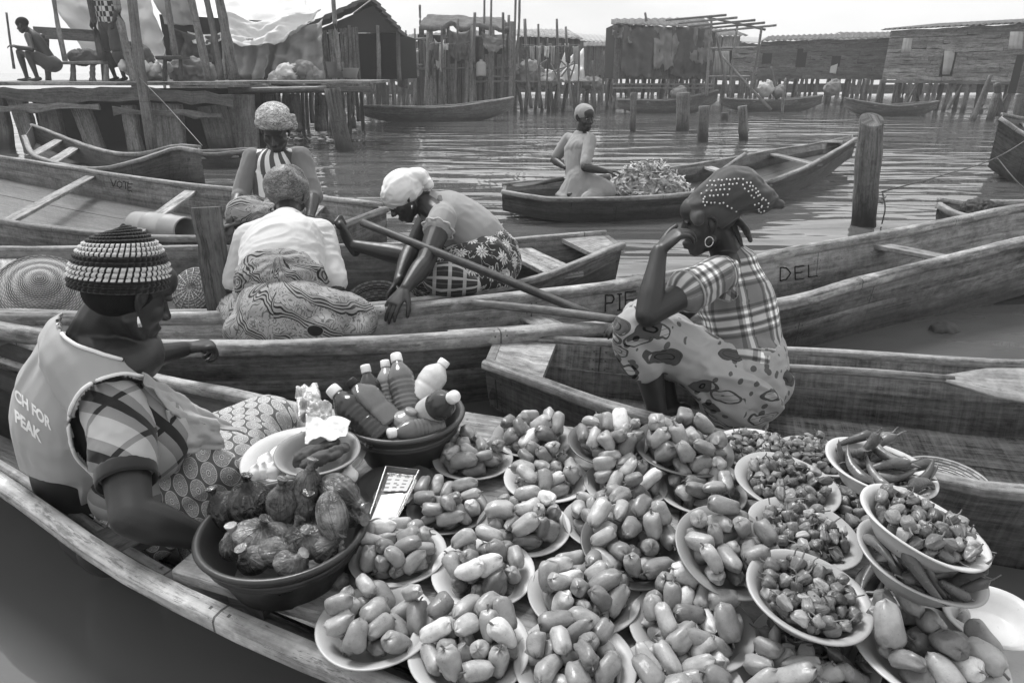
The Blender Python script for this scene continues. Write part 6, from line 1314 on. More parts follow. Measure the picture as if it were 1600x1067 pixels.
HEAPS = {
  'bell': [
    "0,-180,-531,314,725,-143,-674,-20 1,-765,91,443,390,-375,616,573 2,479,-103,210,592,-470,514,406 3,394,368,270,99,-937,44,333 4,-279,438,271,97,-571,-143,803 5,102,661,485,725,681,96,46 6,-460,14,636,150,-700,-583,-386 7,644,181,616,602,-181,687,365 0,667,-382,518,481,-222,701,479 1,-227,-151,325,872,113,-20,475 2,-191,-764,647,656,432,568,246 3,595,341,975,244,497,320,768 4,113,-314,575,162,164,912,339 5,-558,383,792,395,-795,-399,230 6,-255,571,630,221,1,-785,-579 7,276,629,838,771,146,-602,148 0,29,143,848,751,289,-560,-197 1,-243,781,964,263,784,-170,-536 2,392,-152,944,237,549,-783,171 3,770,-47,944,666,-239,287,646 4,-624,-479,757,161,976,-99,112 5,296,734,1315,651,-87,10,754 6,273,-738,573,42,-772,633,44 7,41,97,310,239,133,-47,-961 0,-504,591,1269,514,212,-805,206 1,322,308,1252,2,-784,351,512 2,501,-545,1013,285,221,929,-78",
    "0,411,644,553,374,-359,-854,-31 1,-531,298,312,3,209,-393,-896 2,166,-496,238,516,-259,-761,296 3,-296,-458,421,46,181,932,-312 4,414,218,282,799,-342,443,220 5,-120,-151,215,294,708,-232,-598 6,-131,384,301,693,318,-401,508 7,265,226,642,143,630,-27,763 0,496,-192,455,373,311,-341,-805 1,-159,-763,602,85,285,-73,-952 2,-308,713,488,401,-750,346,-395 3,509,-468,759,746,-538,-39,390 4,690,-9,776,175,383,-5,-907 5,-642,-217,508,542,-752,373,46 6,-464,-442,882,283,-100,-613,731 7,-626,511,868,284,114,414,857 0,254,-611,1067,831,-496,-249,-29 1,798,-192,1126,328,-80,630,699 2,-92,-70,630,153,-603,384,-682 3,86,-508,692,446,249,859,-44 4,547,501,1058,314,-266,377,830 5,-258,345,840,9,-471,882,4 6,-156,-102,1053,86,-649,538,-530 0,-53,716,819,125,-663,567,-472 1,131,142,1073,639,124,-401,-645 2,-618,6,850,485,-551,581,-351",
    "0,469,-223,289,102,161,-855,-482 1,-310,-601,377,888,420,-81,167 2,-493,-128,294,62,505,840,186 3,489,285,320,528,391,123,744 4,29,441,241,620,23,627,472 5,119,-506,301,97,-93,473,-871 6,-584,264,360,871,106,-437,199 7,147,763,579,381,505,-591,-500 0,-95,-382,652,435,135,526,-718 1,-190,538,534,92,575,-694,-423 2,-625,469,690,142,-660,-677,-294 3,537,-609,707,514,-229,-30,-826 4,-667,-161,737,586,-399,-703,58 5,-168,726,925,518,480,547,449 6,325,-103,655,210,-419,-670,-575 7,-504,-607,922,15,-747,521,-413 0,315,-421,1073,863,-166,476,32 1,224,382,756,63,-964,75,-247 2,698,359,761,394,649,-310,572 3,16,-15,274,91,928,105,-345 5,-323,111,684,81,-160,48,983 6,19,-813,1099,159,837,-309,-422 7,789,-144,677,945,305,64,-96 0,-199,-301,1062,150,-347,-821,-428 1,-599,222,1067,428,811,-195,-349",
    "0,-261,374,276,88,348,-415,-836 1,112,-477,265,810,515,-196,-198 2,414,13,214,615,102,-781,39 3,-24,668,399,124,674,-475,553 4,-309,-436,288,88,497,752,424 5,444,459,418,529,505,-679,70 6,-572,-552,730,411,-702,118,570 7,478,-580,409,206,-347,-616,677 0,25,24,489,485,702,-498,-159 1,-769,168,454,280,452,558,-637 2,122,-322,714,843,-471,-36,259 3,195,792,722,862,-28,-467,-194 4,-403,-194,618,820,106,465,-317 5,672,212,705,847,-380,227,-296 6,-291,617,717,711,506,348,342 7,550,558,1008,409,283,-72,864 0,379,-694,942,271,61,949,147 1,-182,219,957,448,853,139,229 2,-479,282,730,462,375,803,-22 3,792,-202,731,432,-117,-126,-885 5,-664,-31,899,808,36,587,45 6,539,-350,1042,36,777,-448,-441 7,427,83,986,168,-835,-338,400 0,-79,-662,865,838,-481,-249,-69 1,101,-360,1220,429,-464,682,369 2,113,492,1008,823,-255,-408,-302",
    "0,169,117,352,33,960,224,-165 1,-526,123,287,465,524,684,-200 2,-282,-439,258,715,503,-144,464 3,384,-185,286,961,53,79,258 4,-76,458,227,86,742,237,-622 5,641,221,421,515,659,-520,172 6,229,-525,311,929,169,329,-6 7,-267,643,527,92,39,794,600 0,-636,-129,543,70,-766,-523,369 1,-759,319,679,721,601,-40,-342 2,-364,664,889,76,-433,-494,750 3,357,480,658,389,-858,-311,124 4,-299,-89,912,784,204,-366,-459 5,10,-324,536,299,-588,-706,-257 6,674,-7,868,367,502,-162,766 7,-599,-499,659,928,-162,-258,-216 0,680,-375,624,282,-680,-437,-516 1,171,-772,718,72,-628,-45,-773 2,-604,272,1105,523,-465,-629,338 3,-54,289,841,370,532,-130,-750 4,-634,-343,1201,660,570,224,434 5,29,-629,1037,356,-143,-568,728 6,307,-183,860,260,-713,359,544 7,-365,-584,914,542,-653,527,-54 0,157,657,1017,732,-17,-552,399 1,213,186,1123,789,-268,-536,136 2,644,445,1093,689,230,609,-319",
    "0,-526,-375,404,718,427,-300,-460 1,102,367,430,567,-748,-258,-231 2,427,222,196,523,-286,-663,-453 3,-269,449,257,323,539,664,405 4,-251,52,206,353,-605,376,-607 5,-246,210,626,292,-399,-563,-662 6,743,230,494,286,-61,-617,-731 7,-433,-357,801,772,426,-450,141 0,106,-482,237,581,-533,562,-249 1,371,542,620,421,-665,-509,-347 2,-150,760,536,434,-33,-900,12 3,-753,-45,540,996,74,51,29 4,-187,-776,560,662,403,610,168 5,29,-371,697,681,44,-417,601 6,308,736,918,770,27,578,-268 7,-725,349,571,29,33,993,108 0,524,-588,589,220,-21,-955,196 1,-618,73,997,593,-508,-442,441 2,276,-728,873,212,519,-823,94 3,161,97,877,290,664,-407,-556 4,774,-201,855,380,108,-282,874 5,-183,-762,1059,346,393,-801,-290 6,726,262,975,847,528,-6,55 7,541,-218,402,550,-192,727,-363 0,-436,538,889,348,167,-300,872 1,363,-258,949,97,-804,-553,-196 2,-741,-254,1139,806,-324,32,495",
    "0,136,-368,210,577,-592,407,-388 1,-412,-461,324,563,-297,-715,-289 2,-162,508,260,8,504,-123,-855 3,-254,50,218,666,723,-162,86 4,474,131,200,400,563,-470,551 5,466,-582,430,600,-602,367,-378 6,410,490,568,706,-588,364,150 7,-291,-198,599,358,-606,559,439 0,-632,155,405,291,9,-693,660 1,69,647,508,281,-737,-514,-337 2,-24,-762,535,246,668,702,34 3,-15,781,858,238,-808,-301,447 4,38,107,459,450,80,-335,-824 5,750,105,469,123,31,774,-621 6,609,406,904,332,134,700,-617 7,-437,526,705,462,688,108,549 0,-486,-607,848,238,-757,217,568 1,-657,-39,771,95,594,288,745 2,440,-550,854,509,582,42,633 3,777,-215,800,623,-531,-217,-532 4,-566,342,1110,442,-501,-141,730 5,-400,-202,1074,590,-599,427,-334 6,61,291,919,6,-681,-193,706 7,401,-48,882,820,304,-146,462 1,111,-269,759,118,-139,983,16 2,-336,706,1111,241,833,-325,-377",
  ],
  'bonnet': [
    "0,342,-431,124,385,190,-661,615 1,-406,316,108,588,-716,-18,375 2,492,-158,97,526,-773,-109,338 3,34,536,115,434,625,-518,-391 4,-245,472,103,590,-678,410,-158 5,404,395,118,516,707,400,271 0,-540,-77,107,617,-764,45,182 1,607,404,301,663,583,437,170 2,421,54,98,592,87,759,255 3,-445,-340,123,239,410,880,-25 4,-152,-484,88,407,324,-711,-473 5,-103,242,103,94,780,22,618 0,106,-405,112,301,675,-330,587 1,-504,138,121,502,443,742,-29 2,305,222,100,641,229,713,165 3,545,230,143,94,141,-950,264 4,272,-616,264,435,738,-398,-327 5,-509,391,277,361,-690,250,576 0,201,4,160,823,-77,435,-358 1,245,-170,96,119,-727,-321,-595 2,-273,-265,123,66,-151,711,-684 3,-108,600,208,377,-791,-463,132 4,240,520,200,775,401,-361,330 5,-306,-39,119,243,809,406,-349 0,-305,-508,243,388,806,-279,-349 1,662,-53,271,229,-678,-136,-685 2,205,-383,275,415,-711,530,203 3,415,527,309,168,-810,-497,-261 4,-46,-163,98,136,416,-639,-633 5,-407,499,445,412,-435,656,-459 0,-183,-704,323,608,-379,-667,204 1,-49,72,98,205,-845,161,-467 2,-351,169,312,67,347,92,931 3,-344,575,280,880,-256,-199,-347 4,40,-571,204,654,-429,246,572 5,381,-170,255,135,-153,-762,615 0,-54,-510,377,791,452,410,-33 1,620,268,488,830,416,-154,339 2,565,-329,240,685,-438,566,136 3,-214,724,376,304,209,625,688 4,439,88,283,348,735,-311,491 5,-750,-126,411,456,-667,280,518 0,-592,-281,290,174,-762,424,457 1,492,-534,328,237,-696,659,157 2,-678,292,327,630,-765,-76,-110 3,94,729,322,638,-248,-729,-4 4,-500,-503,350,377,861,-20,-340 5,699,-266,425,719,441,-286,455 0,70,-739,370,580,451,-199,-648 1,-210,349,260,535,750,-186,-342 2,-479,57,459,272,-591,-84,755 3,736,177,333,495,834,243,4 4,217,-520,447,707,-184,681,-50 5,65,-90,260,349,-224,733,-540 0,299,-272,425,24,441,-712,546 1,369,295,311,666,-383,603,-214 2,-401,-108,283,490,832,251,76 3,-31,664,469,261,-92,-790,-547 4,509,-382,469,415,-742,-524,62 5,-661,61,298,720,-235,-634,-154 0,728,-36,533,265,501,-112,-816 1,-341,-312,373,587,-216,-489,609 2,490,-170,495,694,-289,527,-397 3,-664,-388,488,735,-552,-355,168 4,-606,373,488,553,444,693,-127 5,-284,-616,463,343,-807,-476,64 0,556,49,423,747,506,-205,-380 1,-136,-285,220,512,835,202,24 2,292,679,396,220,864,-453,-28 3,-478,-597,544,445,482,655,-374 4,-183,34,312,453,-798,-391,69 5,46,468,314,423,-525,595,438 0,197,517,514,423,364,-830,-26 1,-779,-132,600,265,288,-660,641 2,-540,-129,495,67,960,-246,119 3,327,-688,477,451,400,651,462 4,386,409,483,448,280,-849,20 5,-222,-426,509,319,-177,407,-837 0,438,224,543,353,-109,-40,-928 1,-272,62,479,105,-292,-904,295 2,17,-382,524,257,671,666,202 3,103,261,149,34,58,798,-599 4,-706,116,486,311,511,707,378 5,-273,333,452,430,-350,-805,209 0,-435,-302,573,144,356,644,662 1,312,43,441,66,169,-423,-888 2,-301,-117,482,314,443,-422,-726 3,144,97,325,183,-860,291,377 4,-56,187,299,218,-245,932,-157 5,119,270,443,378,590,-635,-326 0,-319,650,544,636,561,529,21 1,-107,-156,445,523,-713,-228,-408 2,66,-273,356,887,-177,415,99 3,117,-89,467,357,-97,929,-17 4,265,-394,562,507,587,601,194",
    "0,284,410,114,626,747,123,-188 1,-433,120,97,507,-755,-138,391 2,231,-229,95,113,-481,-598,632 3,145,-308,229,683,-638,-347,-76 4,-150,47,102,131,-457,-633,611 5,-134,415,97,580,-484,651,-79 0,78,534,151,130,-155,-968,-145 1,423,151,85,630,512,568,-135 2,633,-343,310,788,385,478,-46 3,149,-558,148,576,485,102,650 4,-112,579,209,257,-951,172,-1 5,-2,-380,117,428,395,725,368 0,40,286,102,654,618,-414,-140 1,-422,396,123,524,-198,-634,534 2,-272,235,184,691,142,655,-270 3,-142,-187,84,233,-298,-700,606 4,296,-413,104,283,-693,-339,570 5,515,-233,112,297,160,-792,509 0,336,-31,109,321,-87,758,-561 1,-87,-634,178,715,455,491,203 2,598,215,207,53,-19,931,-361 3,-596,73,174,196,542,708,-408 4,99,-642,304,592,-719,-363,19 5,-368,-125,94,319,-663,430,-523 0,268,610,301,386,74,-770,-502 1,456,396,222,569,646,-464,206 2,-447,-33,296,108,428,-419,794 3,-645,398,336,150,56,867,471 4,180,174,219,253,-406,285,831 5,64,-54,122,188,-889,-280,310 0,-221,-41,252,187,535,-679,-467 1,-434,-391,110,717,588,352,-125 2,-298,-632,327,737,270,-2,-619 3,-299,-223,258,349,317,874,120 4,659,368,366,423,-145,570,-690 5,637,-388,504,550,596,548,-206 0,-71,-242,313,595,-322,698,235 1,114,365,305,458,515,707,160 2,-586,-189,189,548,725,390,-151 3,-421,531,293,59,176,-297,-937 4,-486,224,274,893,422,156,12 5,-51,483,448,360,771,279,-446 0,-244,-409,156,36,-815,-563,-133 1,257,-494,305,249,-702,-268,611 2,431,106,277,125,889,321,302 3,-647,-331,299,558,-705,-106,425 4,359,-290,278,679,-89,-721,-103 5,-473,-451,322,967,13,-141,210 0,243,-92,305,304,754,194,-549 1,-259,696,328,430,-463,-611,477 2,501,-530,339,419,823,370,-100 3,383,-340,501,994,88,-67,10 4,371,326,370,237,-594,35,-768 5,-511,-182,429,429,6,-716,-551 0,648,69,333,425,660,-228,-576 1,2,727,313,470,4,-751,-464 2,-62,195,287,69,-715,-340,607 3,-744,-42,341,261,253,-528,-768 4,604,-33,158,889,321,322,59 5,-707,-264,474,509,-702,-498,-11 0,-55,-127,480,548,610,416,394 1,-703,164,386,369,819,-141,417 2,202,737,465,236,-448,-840,-193 3,723,-132,333,647,-318,631,288 4,35,-390,389,179,181,697,670 5,619,-100,526,797,579,-95,144 0,-465,-622,517,425,-76,775,-462 1,755,228,496,410,890,-43,194 2,347,-676,361,55,768,631,95 3,35,28,354,589,-358,-708,156 4,-101,723,502,572,663,-345,-340 5,215,-241,459,166,630,744,-149 0,86,-774,516,598,290,723,186 1,471,-115,310,45,-361,-904,-226 2,-274,515,426,336,345,237,-844 3,-436,406,399,453,395,799,-2 4,235,478,490,77,-650,440,-614 5,146,211,434,339,301,890,-45 0,-278,-386,434,193,-759,497,-373 1,-701,-44,490,590,586,-518,-200 2,337,282,560,297,-724,427,-453 3,571,182,479,729,150,616,-257 4,466,548,419,599,603,5,-527 5,-279,87,428,773,-128,620,31 0,321,88,491,513,-831,155,-151 1,-491,73,463,167,465,-598,631 2,-225,303,356,57,-105,-503,856 3,-121,243,509,788,-377,-258,414 4,-397,271,537,94,-547,-58,830 5,-72,-719,341,360,186,859,-313 0,289,-674,596,694,-76,-661,-275 1,226,-463,464,356,-873,-165,291 2,583,426,533,21,-304,-744,-594 3,33,397,596,195,428,836,-282 4,-151,-505,506,232,-161,378,881",
    "0,433,-141,101,229,-49,-751,-617 1,-104,-503,109,644,587,345,-350 2,-301,-84,133,810,-133,-79,566 3,369,475,170,59,-968,100,223 4,189,-96,94,626,296,720,34 5,41,-278,109,84,-656,458,594 0,-258,365,118,84,276,-713,639 1,-284,591,204,373,693,-244,-567 2,87,-411,307,411,-30,869,-274 3,383,263,114,19,158,-731,-664 4,-472,83,96,415,-635,-486,-434 5,126,-539,120,606,606,-412,-310 0,-42,-617,274,633,-457,-274,-562 1,511,313,237,517,240,-350,-743 2,633,-187,277,970,114,193,96 3,-608,356,326,342,912,-192,119 4,-463,-271,112,687,20,-685,241 5,-56,-5,109,410,-270,755,435 0,-473,546,377,59,132,60,-988 1,-541,-128,180,666,327,463,485 2,275,301,255,391,-541,-710,-224 3,209,111,98,193,-854,95,473 4,315,-407,144,910,3,-86,405 5,547,51,122,278,-930,-6,241 0,-441,-462,245,380,-346,-851,-105 1,-688,35,348,191,-338,38,-921 2,352,-574,283,608,619,-448,-215 3,-459,353,151,725,-347,-326,-497 4,169,537,217,414,-523,699,258 5,-493,264,495,550,814,-178,51 0,475,-357,243,352,-560,156,733 1,-301,-417,116,464,-465,-388,-647 2,119,700,312,29,703,106,703 3,-174,-385,301,689,-307,-648,101 4,147,-645,330,660,-583,-339,-331 5,10,520,103,157,-709,-329,-604 0,-263,112,147,258,363,895,-8 1,544,-572,425,678,186,-485,520 2,97,321,337,348,893,-255,-131 3,-251,561,406,578,-469,-620,-250 4,-239,-606,264,82,372,821,425 5,-50,-488,499,98,-280,768,568 0,237,-244,293,140,-190,-275,932 1,-154,-238,167,233,-196,-933,192 2,131,313,99,576,152,776,207 3,-542,161,231,375,-887,-206,176 4,599,456,321,564,712,220,355 5,416,-236,476,283,-23,269,920 0,-63,232,165,342,-926,112,113 1,-467,-275,394,336,-531,-520,-578 2,459,619,498,203,-394,323,836 3,-437,-610,449,454,444,-752,174 4,-138,732,312,398,516,-525,-547 5,713,-40,372,34,575,-72,-815 0,406,103,293,339,620,-697,123 1,76,-119,297,401,-817,-181,-372 2,651,158,311,515,-130,847,-27 3,-693,193,361,461,-297,418,-724 4,-580,-508,409,36,-133,983,-120 5,221,40,368,385,-654,-606,-237 0,330,-684,503,91,-341,37,-935 1,-384,314,306,702,158,-670,180 2,317,641,355,890,169,-380,187 3,-500,-5,362,907,-393,89,125 4,-254,-474,459,608,576,533,-119 5,-372,-90,511,162,-589,680,-406 0,-48,-748,462,432,-322,-784,308 1,460,-82,324,459,331,-818,-108 2,-615,-292,280,493,784,375,46 3,644,-341,392,605,-555,-254,512 4,-237,743,481,29,871,-139,-470 5,390,419,427,87,95,-910,-393 0,-124,-251,449,360,524,766,91 1,-80,406,292,772,87,375,506 2,698,296,433,376,607,691,114 3,-181,212,420,265,230,-280,894 4,-196,6,340,6,963,264,55 5,-24,539,483,753,113,-551,341 0,0,84,344,444,889,-109,-33 1,116,-327,500,703,623,-339,51 2,-293,-206,300,13,-78,-902,424 3,-266,-736,544,521,509,-45,684 4,4,-55,491,224,-298,-865,336 5,383,11,546,154,351,-339,-860 0,229,242,519,778,-322,-291,-455 1,526,188,510,53,-576,477,-661 2,-717,-146,443,136,816,-245,505 3,-355,115,398,360,80,-54,-928 4,287,-478,454,649,573,208,455 5,-532,-595,650,261,-825,8,502 0,453,-398,580,238,-695,-30,678 1,-7,222,506,168,-242,-920,-258 2,246,-128,540,11,-840,496,-219 3,-192,354,548,40,-830,311,461 4,221,482,484,419,881,-214,49",
  ],
  'long': [
    "0,193,-154,128,59,-282,-682,-672 1,-333,126,91,438,-204,-630,-608 2,625,-154,233,484,162,-821,-255 3,-558,757,508,575,-157,-574,561 4,-19,274,187,598,-368,710,-52 0,487,181,285,523,774,-123,-336 1,-610,267,324,801,-459,-156,-352 2,244,518,242,474,-185,-860,-35 3,162,210,213,755,-137,467,440 4,-56,-12,308,45,202,831,-517 0,237,-195,334,536,-453,359,615 1,-7,-414,327,107,382,-643,-654 2,-175,-728,267,208,-244,-914,-249 3,-473,87,415,437,149,832,-307 4,123,-317,505,514,-636,343,462 0,-141,27,537,277,206,854,-389 1,-212,-627,457,124,-269,-940,-171 2,-134,536,343,164,-573,-604,-529 3,-355,-68,521,12,362,895,-259 4,559,-308,432,694,-705,-110,-95 0,-591,-164,382,480,800,-33,359 1,-621,-75,537,412,874,-252,57 2,679,224,410,356,840,-248,325 3,-655,-428,457,600,-544,30,586 4,-880,-18,528,104,188,867,-450 0,340,-334,574,430,-702,483,298",
    "0,381,214,51,616,-736,-96,265 1,-350,135,64,621,756,-139,150 2,228,-240,37,9,182,729,660 3,-455,-505,345,828,311,-24,-466 4,441,29,384,174,-645,-191,-720 0,-57,-136,87,636,-748,186,17 1,321,557,196,120,621,37,773 2,659,447,395,175,-335,-193,-906 3,301,-591,318,716,497,-467,-151 4,-241,-742,474,234,435,-438,-752 0,-107,519,365,375,-795,-19,476 1,-175,-15,214,694,283,-641,165 2,-403,599,398,401,803,-380,225 3,-604,229,160,478,-345,608,532 4,-779,313,391,195,565,596,-536 0,-388,332,448,28,-259,-886,383 1,-129,-119,405,581,-644,12,-498 2,915,-79,560,361,-349,725,472 3,407,339,432,355,594,438,-573 4,377,-94,402,801,-341,438,225 0,701,172,470,816,-456,186,302 1,120,61,591,377,615,265,640 2,-521,-281,409,437,136,-852,-255 3,192,-189,519,111,-696,-570,422 4,-288,-44,624,180,-805,-562,62 0,76,-577,491,173,436,-470,-747",
  ],
}
HEAPS = {k: [[tuple(map(int, q.split(','))) for q in s.split()] for s in v] for k, v in HEAPS.items()}
ZB = .392      # rim height of a plate standing on the boards
# boards laid along the canoe that carry the plates
b0 = P(264, 905, z=.352); bd = P(520, 972, z=.352) - b0; bd.z = 0; bd.normalize(); bn = Vector((-bd.y, bd.x, 0))
def board(label, off, a, b, w):
    p = b0 + bn * off + bd * a; q = b0 + bn * off + bd * b
    rt = empty('loading_board', ((p + q) / 2).xy.to_3d(), label, 'board', 'boards across the pepper canoe')
    plank('plank', p, q, w, .03, M['board'], rt, wob=.007, n=12)
board('worn rounded board under the basin of bags nearest the rim', .10, .0, 1.15, .19)
board('second loading board, under the pale tray and pepper plates', .305, .14, 1.35, .2)
board('loading board under the middle rows of pepper plates', .52, .22, 1.38, .21)
board('farthest loading board, showing beside the basin of bottles', .735, .24, 1.3, .2)
pos_b = (b0 + bd * .16 - Vector((0, 0, .045))); plank('cross_bearer', pos_b + bn * .02, pos_b + bn * .8, .08, .05, M['board'], boat1[0])
pos_b = (b0 + bd * 1.0 - Vector((0, 0, .045))); plank('cross_bearer', pos_b + bn * .05, pos_b + bn * .75, .08, .05, M['board'], boat1[0])
L_ = 'red pepper heaped on '
plate(1, 588, 975, 176, 'en_pale', 'bell', 'pale enamel plate of large peppers at lower left, nearest the rim', L_ + 'the pale plate nearest the canoe rim', z=ZB, heap=1, keep=20, grow=1.1)
plate(2, 733, 1012, 186, 'en_pale', 'bell', 'pale plate of peppers at the bottom, second from the rim', L_ + 'the second pale plate of the front row', z=ZB, heap=0)
plate(3, 755, 893, 157, 'en_white', 'bell', 'white plate of peppers second row, right of the big basin', L_ + 'the white plate in the second row', z=ZB, heap=2)
plate(4, 622, 866, 146, 'en_pale', 'bell', 'pale plate of peppers touching the basin of bags', L_ + 'the plate that touches the basin of bags', z=ZB, heap=3)
plate(5, 699, 796, 124, 'en_dark', 'bell', 'dark plate of peppers beside the clear plastic tray', L_ + 'the dark plate beside the plastic tray', z=ZB, heap=4)
plate(6, 818, 822, 142, 'en_white', 'bell', 'white plate of peppers in the third row middle', L_ + 'the white plate of the third row', z=ZB, heap=5)
plate(7, 739, 716, 122, 'en_pale', 'bell', 'pale plate of peppers next to the basin of bottles', L_ + 'the plate next to the basin of bottles', z=ZB, heap=6)
plate(8, 853, 748, 128, 'en_white', 'bell', 'white plate of peppers in the fourth row middle', L_ + 'the white plate of the fourth row', z=ZB, heap=0)
plate(9, 832, 684, 122, 'en_mid', 'bell', 'plate of peppers farthest back, before the canoe bow', L_ + 'the plate farthest back before the bow', z=ZB, heap=2)
plate(10, 950, 690, 122, 'en_dark', 'bell', 'dark plate of peppers set on others at the back', L_ + 'the raised dark plate at the back', z=.45, heap=3, tilt=(4, 0))
plate(11, 1068, 700, 146, 'en_dark', 'bell', 'dark plate of peppers left of the white plate of small chillies', L_ + 'the dark plate beside the white chilli plate', z=.45, heap=5, tilt=(5, 3))
plate(12, 977, 756, 126, 'en_pale', 'bell', 'pale plate of peppers under the two raised dark plates', L_ + 'the pale plate below the two raised dark plates', z=ZB, heap=1)
plate(13, 1097, 768, 128, 'en_pale', 'bell', 'pale plate of peppers above the tilted grey plate', L_ + 'the plate behind the tilted grey plate', z=ZB, heap=4)
plate(14, 948, 815, 136, 'en_pale', 'bell', 'pale plate of peppers half hidden behind the dark tilted plate', L_ + 'the plate half hidden by the dark tilted plate', z=ZB, heap=6)
plate(15, 988, 852, 158, 'en_dark', 'bell', 'dark tilted plate of peppers in the centre of the load', L_ + 'the dark tilted plate in the centre', z=.43, heap=0, tilt=(12, 3), keep=22, grow=1.12)
plate(16, 1139, 860, 170, 'en_mid', 'bell', 'grey tilted plate of peppers with one almost white pepper', L_ + 'the grey tilted plate with the white pepper', heap=2, tilt=(17, 5), keep=21, grow=1.15)
plate(17, 912, 928, 170, 'en_pale', 'bell', 'pale plate of peppers below the dark tilted plate', L_ + 'the plate below the dark tilted plate', z=ZB, heap=3)
plate(18, 1080, 978, 184, 'en_pale', 'bell', 'pale plate of peppers left of the round chilli plate', L_ + 'the plate left of the front chilli plate', z=ZB, heap=5)
plate(19, 898, 1036, 186, 'en_pale', 'bell', 'pale plate of peppers at the bottom middle edge', L_ + 'the plate at the bottom middle', z=ZB, heap=6)
plate(20, 1064, 1072, 190, 'en_pale', 'bell', 'pepper plate cut by the bottom edge, left of chillies', L_ + 'the cut-off plate at the bottom', z=ZB - .01, heap=4)
plate(21, 1238, 1088, 196, 'en_pale', 'bell', 'rightmost pepper plate cut by the bottom edge', L_ + 'the rightmost cut-off plate at the bottom', z=ZB - .01, heap=1)
plate(22, 1450, 1018, 216, 'en_white', 'bell', 'white plate of long pale peppers at lower right', L_ + 'the white plate at lower right', z=.44, heap=3, keep=22, tilt=(2, 4), grow=1.1)
B_ = 'small wrinkled pepper on '
plate(23, 1180, 702, 124, 'en_white', 'bonnet', 'white plate of small dark chillies below the seated woman', B_ + 'the white plate below the checked-shirt woman', z=.42, heap=0)
plate(24, 1229, 755, 153, 'en_pale', 'bonnet', 'pale plate of small chillies in the middle of the right rows', B_ + 'the plate behind the larger round plate', z=.46, heap=1, tilt=(4, 4))
plate(25, 1256, 832, 163, 'en_pale', 'bonnet', 'round pale plate of small chillies right of the grey tilted plate', B_ + 'the round plate right of the tilted grey one', z=.455, heap=2, tilt=(5, 5))
plate(26, 1260, 937, 189, 'en_pale', 'bonnet', 'large pale bowl of small chillies at the front right', B_ + 'the large pale front bowl', heap=0, tilt=(6, 6), shape='b')
plate(27, 1437, 830, 194, 'en_white', 'bonnet', 'white bowl of wrinkled peppers topmost of the right stack', B_ + 'the topmost white bowl of the right stack', heap=1, tilt=(4, 15), shape='b')
plate(28, 1433, 884, 190, 'en_pale', 'long', 'pale bowl of long chillies under the topmost white bowl', 'long dark chilli in the bowl under the topmost one', heap=0, tilt=(4, 11), shape='b')
plate(29, 1372, 738, 163, 'en_white', 'long', 'white bowl of long chillies nearest the woven mat', 'long dark chilli in the bowl nearest the woven mat', heap=1, tilt=(3, 8), shape='b')
plate(30, 1278, 712, 118, 'en_pale', 'bonnet', 'small plate of chillies behind, with broken rim', B_ + 'the rear plate with broken rim', z=.42, heap=2, tilt=(0, 6))
plate(31, 1425, 940, 160, 'en_dark', 'long', 'dark plate of long chillies lowest of the right stack', 'long dark chilli on the lowest plate of the right stack', z=.42, heap=1, tilt=(3, 6))
plate(32, 1272, 1018, 180, 'en_pale', 'long', 'plate of long chillies beneath the large pale front bowl', 'long dark chilli on the plate beneath the front bowl', z=.385, heap=0)
plate(33, 1318, 800, 150, 'en_dark', 'bonnet', 'dark plate of small chillies between the right stacks', B_ + 'the dark plate between the right stacks', z=.41, heap=1)
plate(34, 1548, 968, 132, 'en_white', None, 'empty white bowl at the right edge beside pale peppers', '', z=.44, tilt=(3, -3), shape='b')
plate(35, 1602, 1048, 120, 'en_white', None, 'empty white bowl cut off by the bottom right corner', '', z=.40, shape='b')
# buried peppers that cannot be told apart one by one
def stuff_mesh(kind, label):
    L2 = STUFF[kind]
    if not L2: return
    Vs, Fs, mi, o = [], [], [], 0
    cache = {}
    for v, mw in L2:
        me = PEP[kind][v]
        if v not in cache:
            c = np.empty(len(me.vertices) * 3, np.float32); me.vertices.foreach_get('co', c); cache[v] = (c.reshape(-1, 3), [tuple(p.vertices) for p in me.polygons], [p.material_index for p in me.polygons])
        c, f, m_ = cache[v]; A_ = np.array(mw); Vs.append(c @ A_[:3, :3].T + A_[:3, 3]); Fs += [tuple(i + o for i in q) for q in f]; mi += m_; o += len(c)
    tag(mk({'bell': 'buried_red_peppers', 'bonnet': 'buried_bonnet_peppers', 'long': 'buried_long_chillies'}[kind], np.vstack(Vs), Fs, None, None, True, mats=[M['bell' if kind == 'bell' else 'bonnet' if kind == 'bonnet' else 'longp'], M['stalk']], mi=mi), label, 'peppers', kind='stuff')
stuff_mesh('bell', 'red peppers buried low in the heaps'); stuff_mesh('bonnet', 'small wrinkled peppers filling the heaps'); stuff_mesh('long', 'long chillies buried in their bowls')

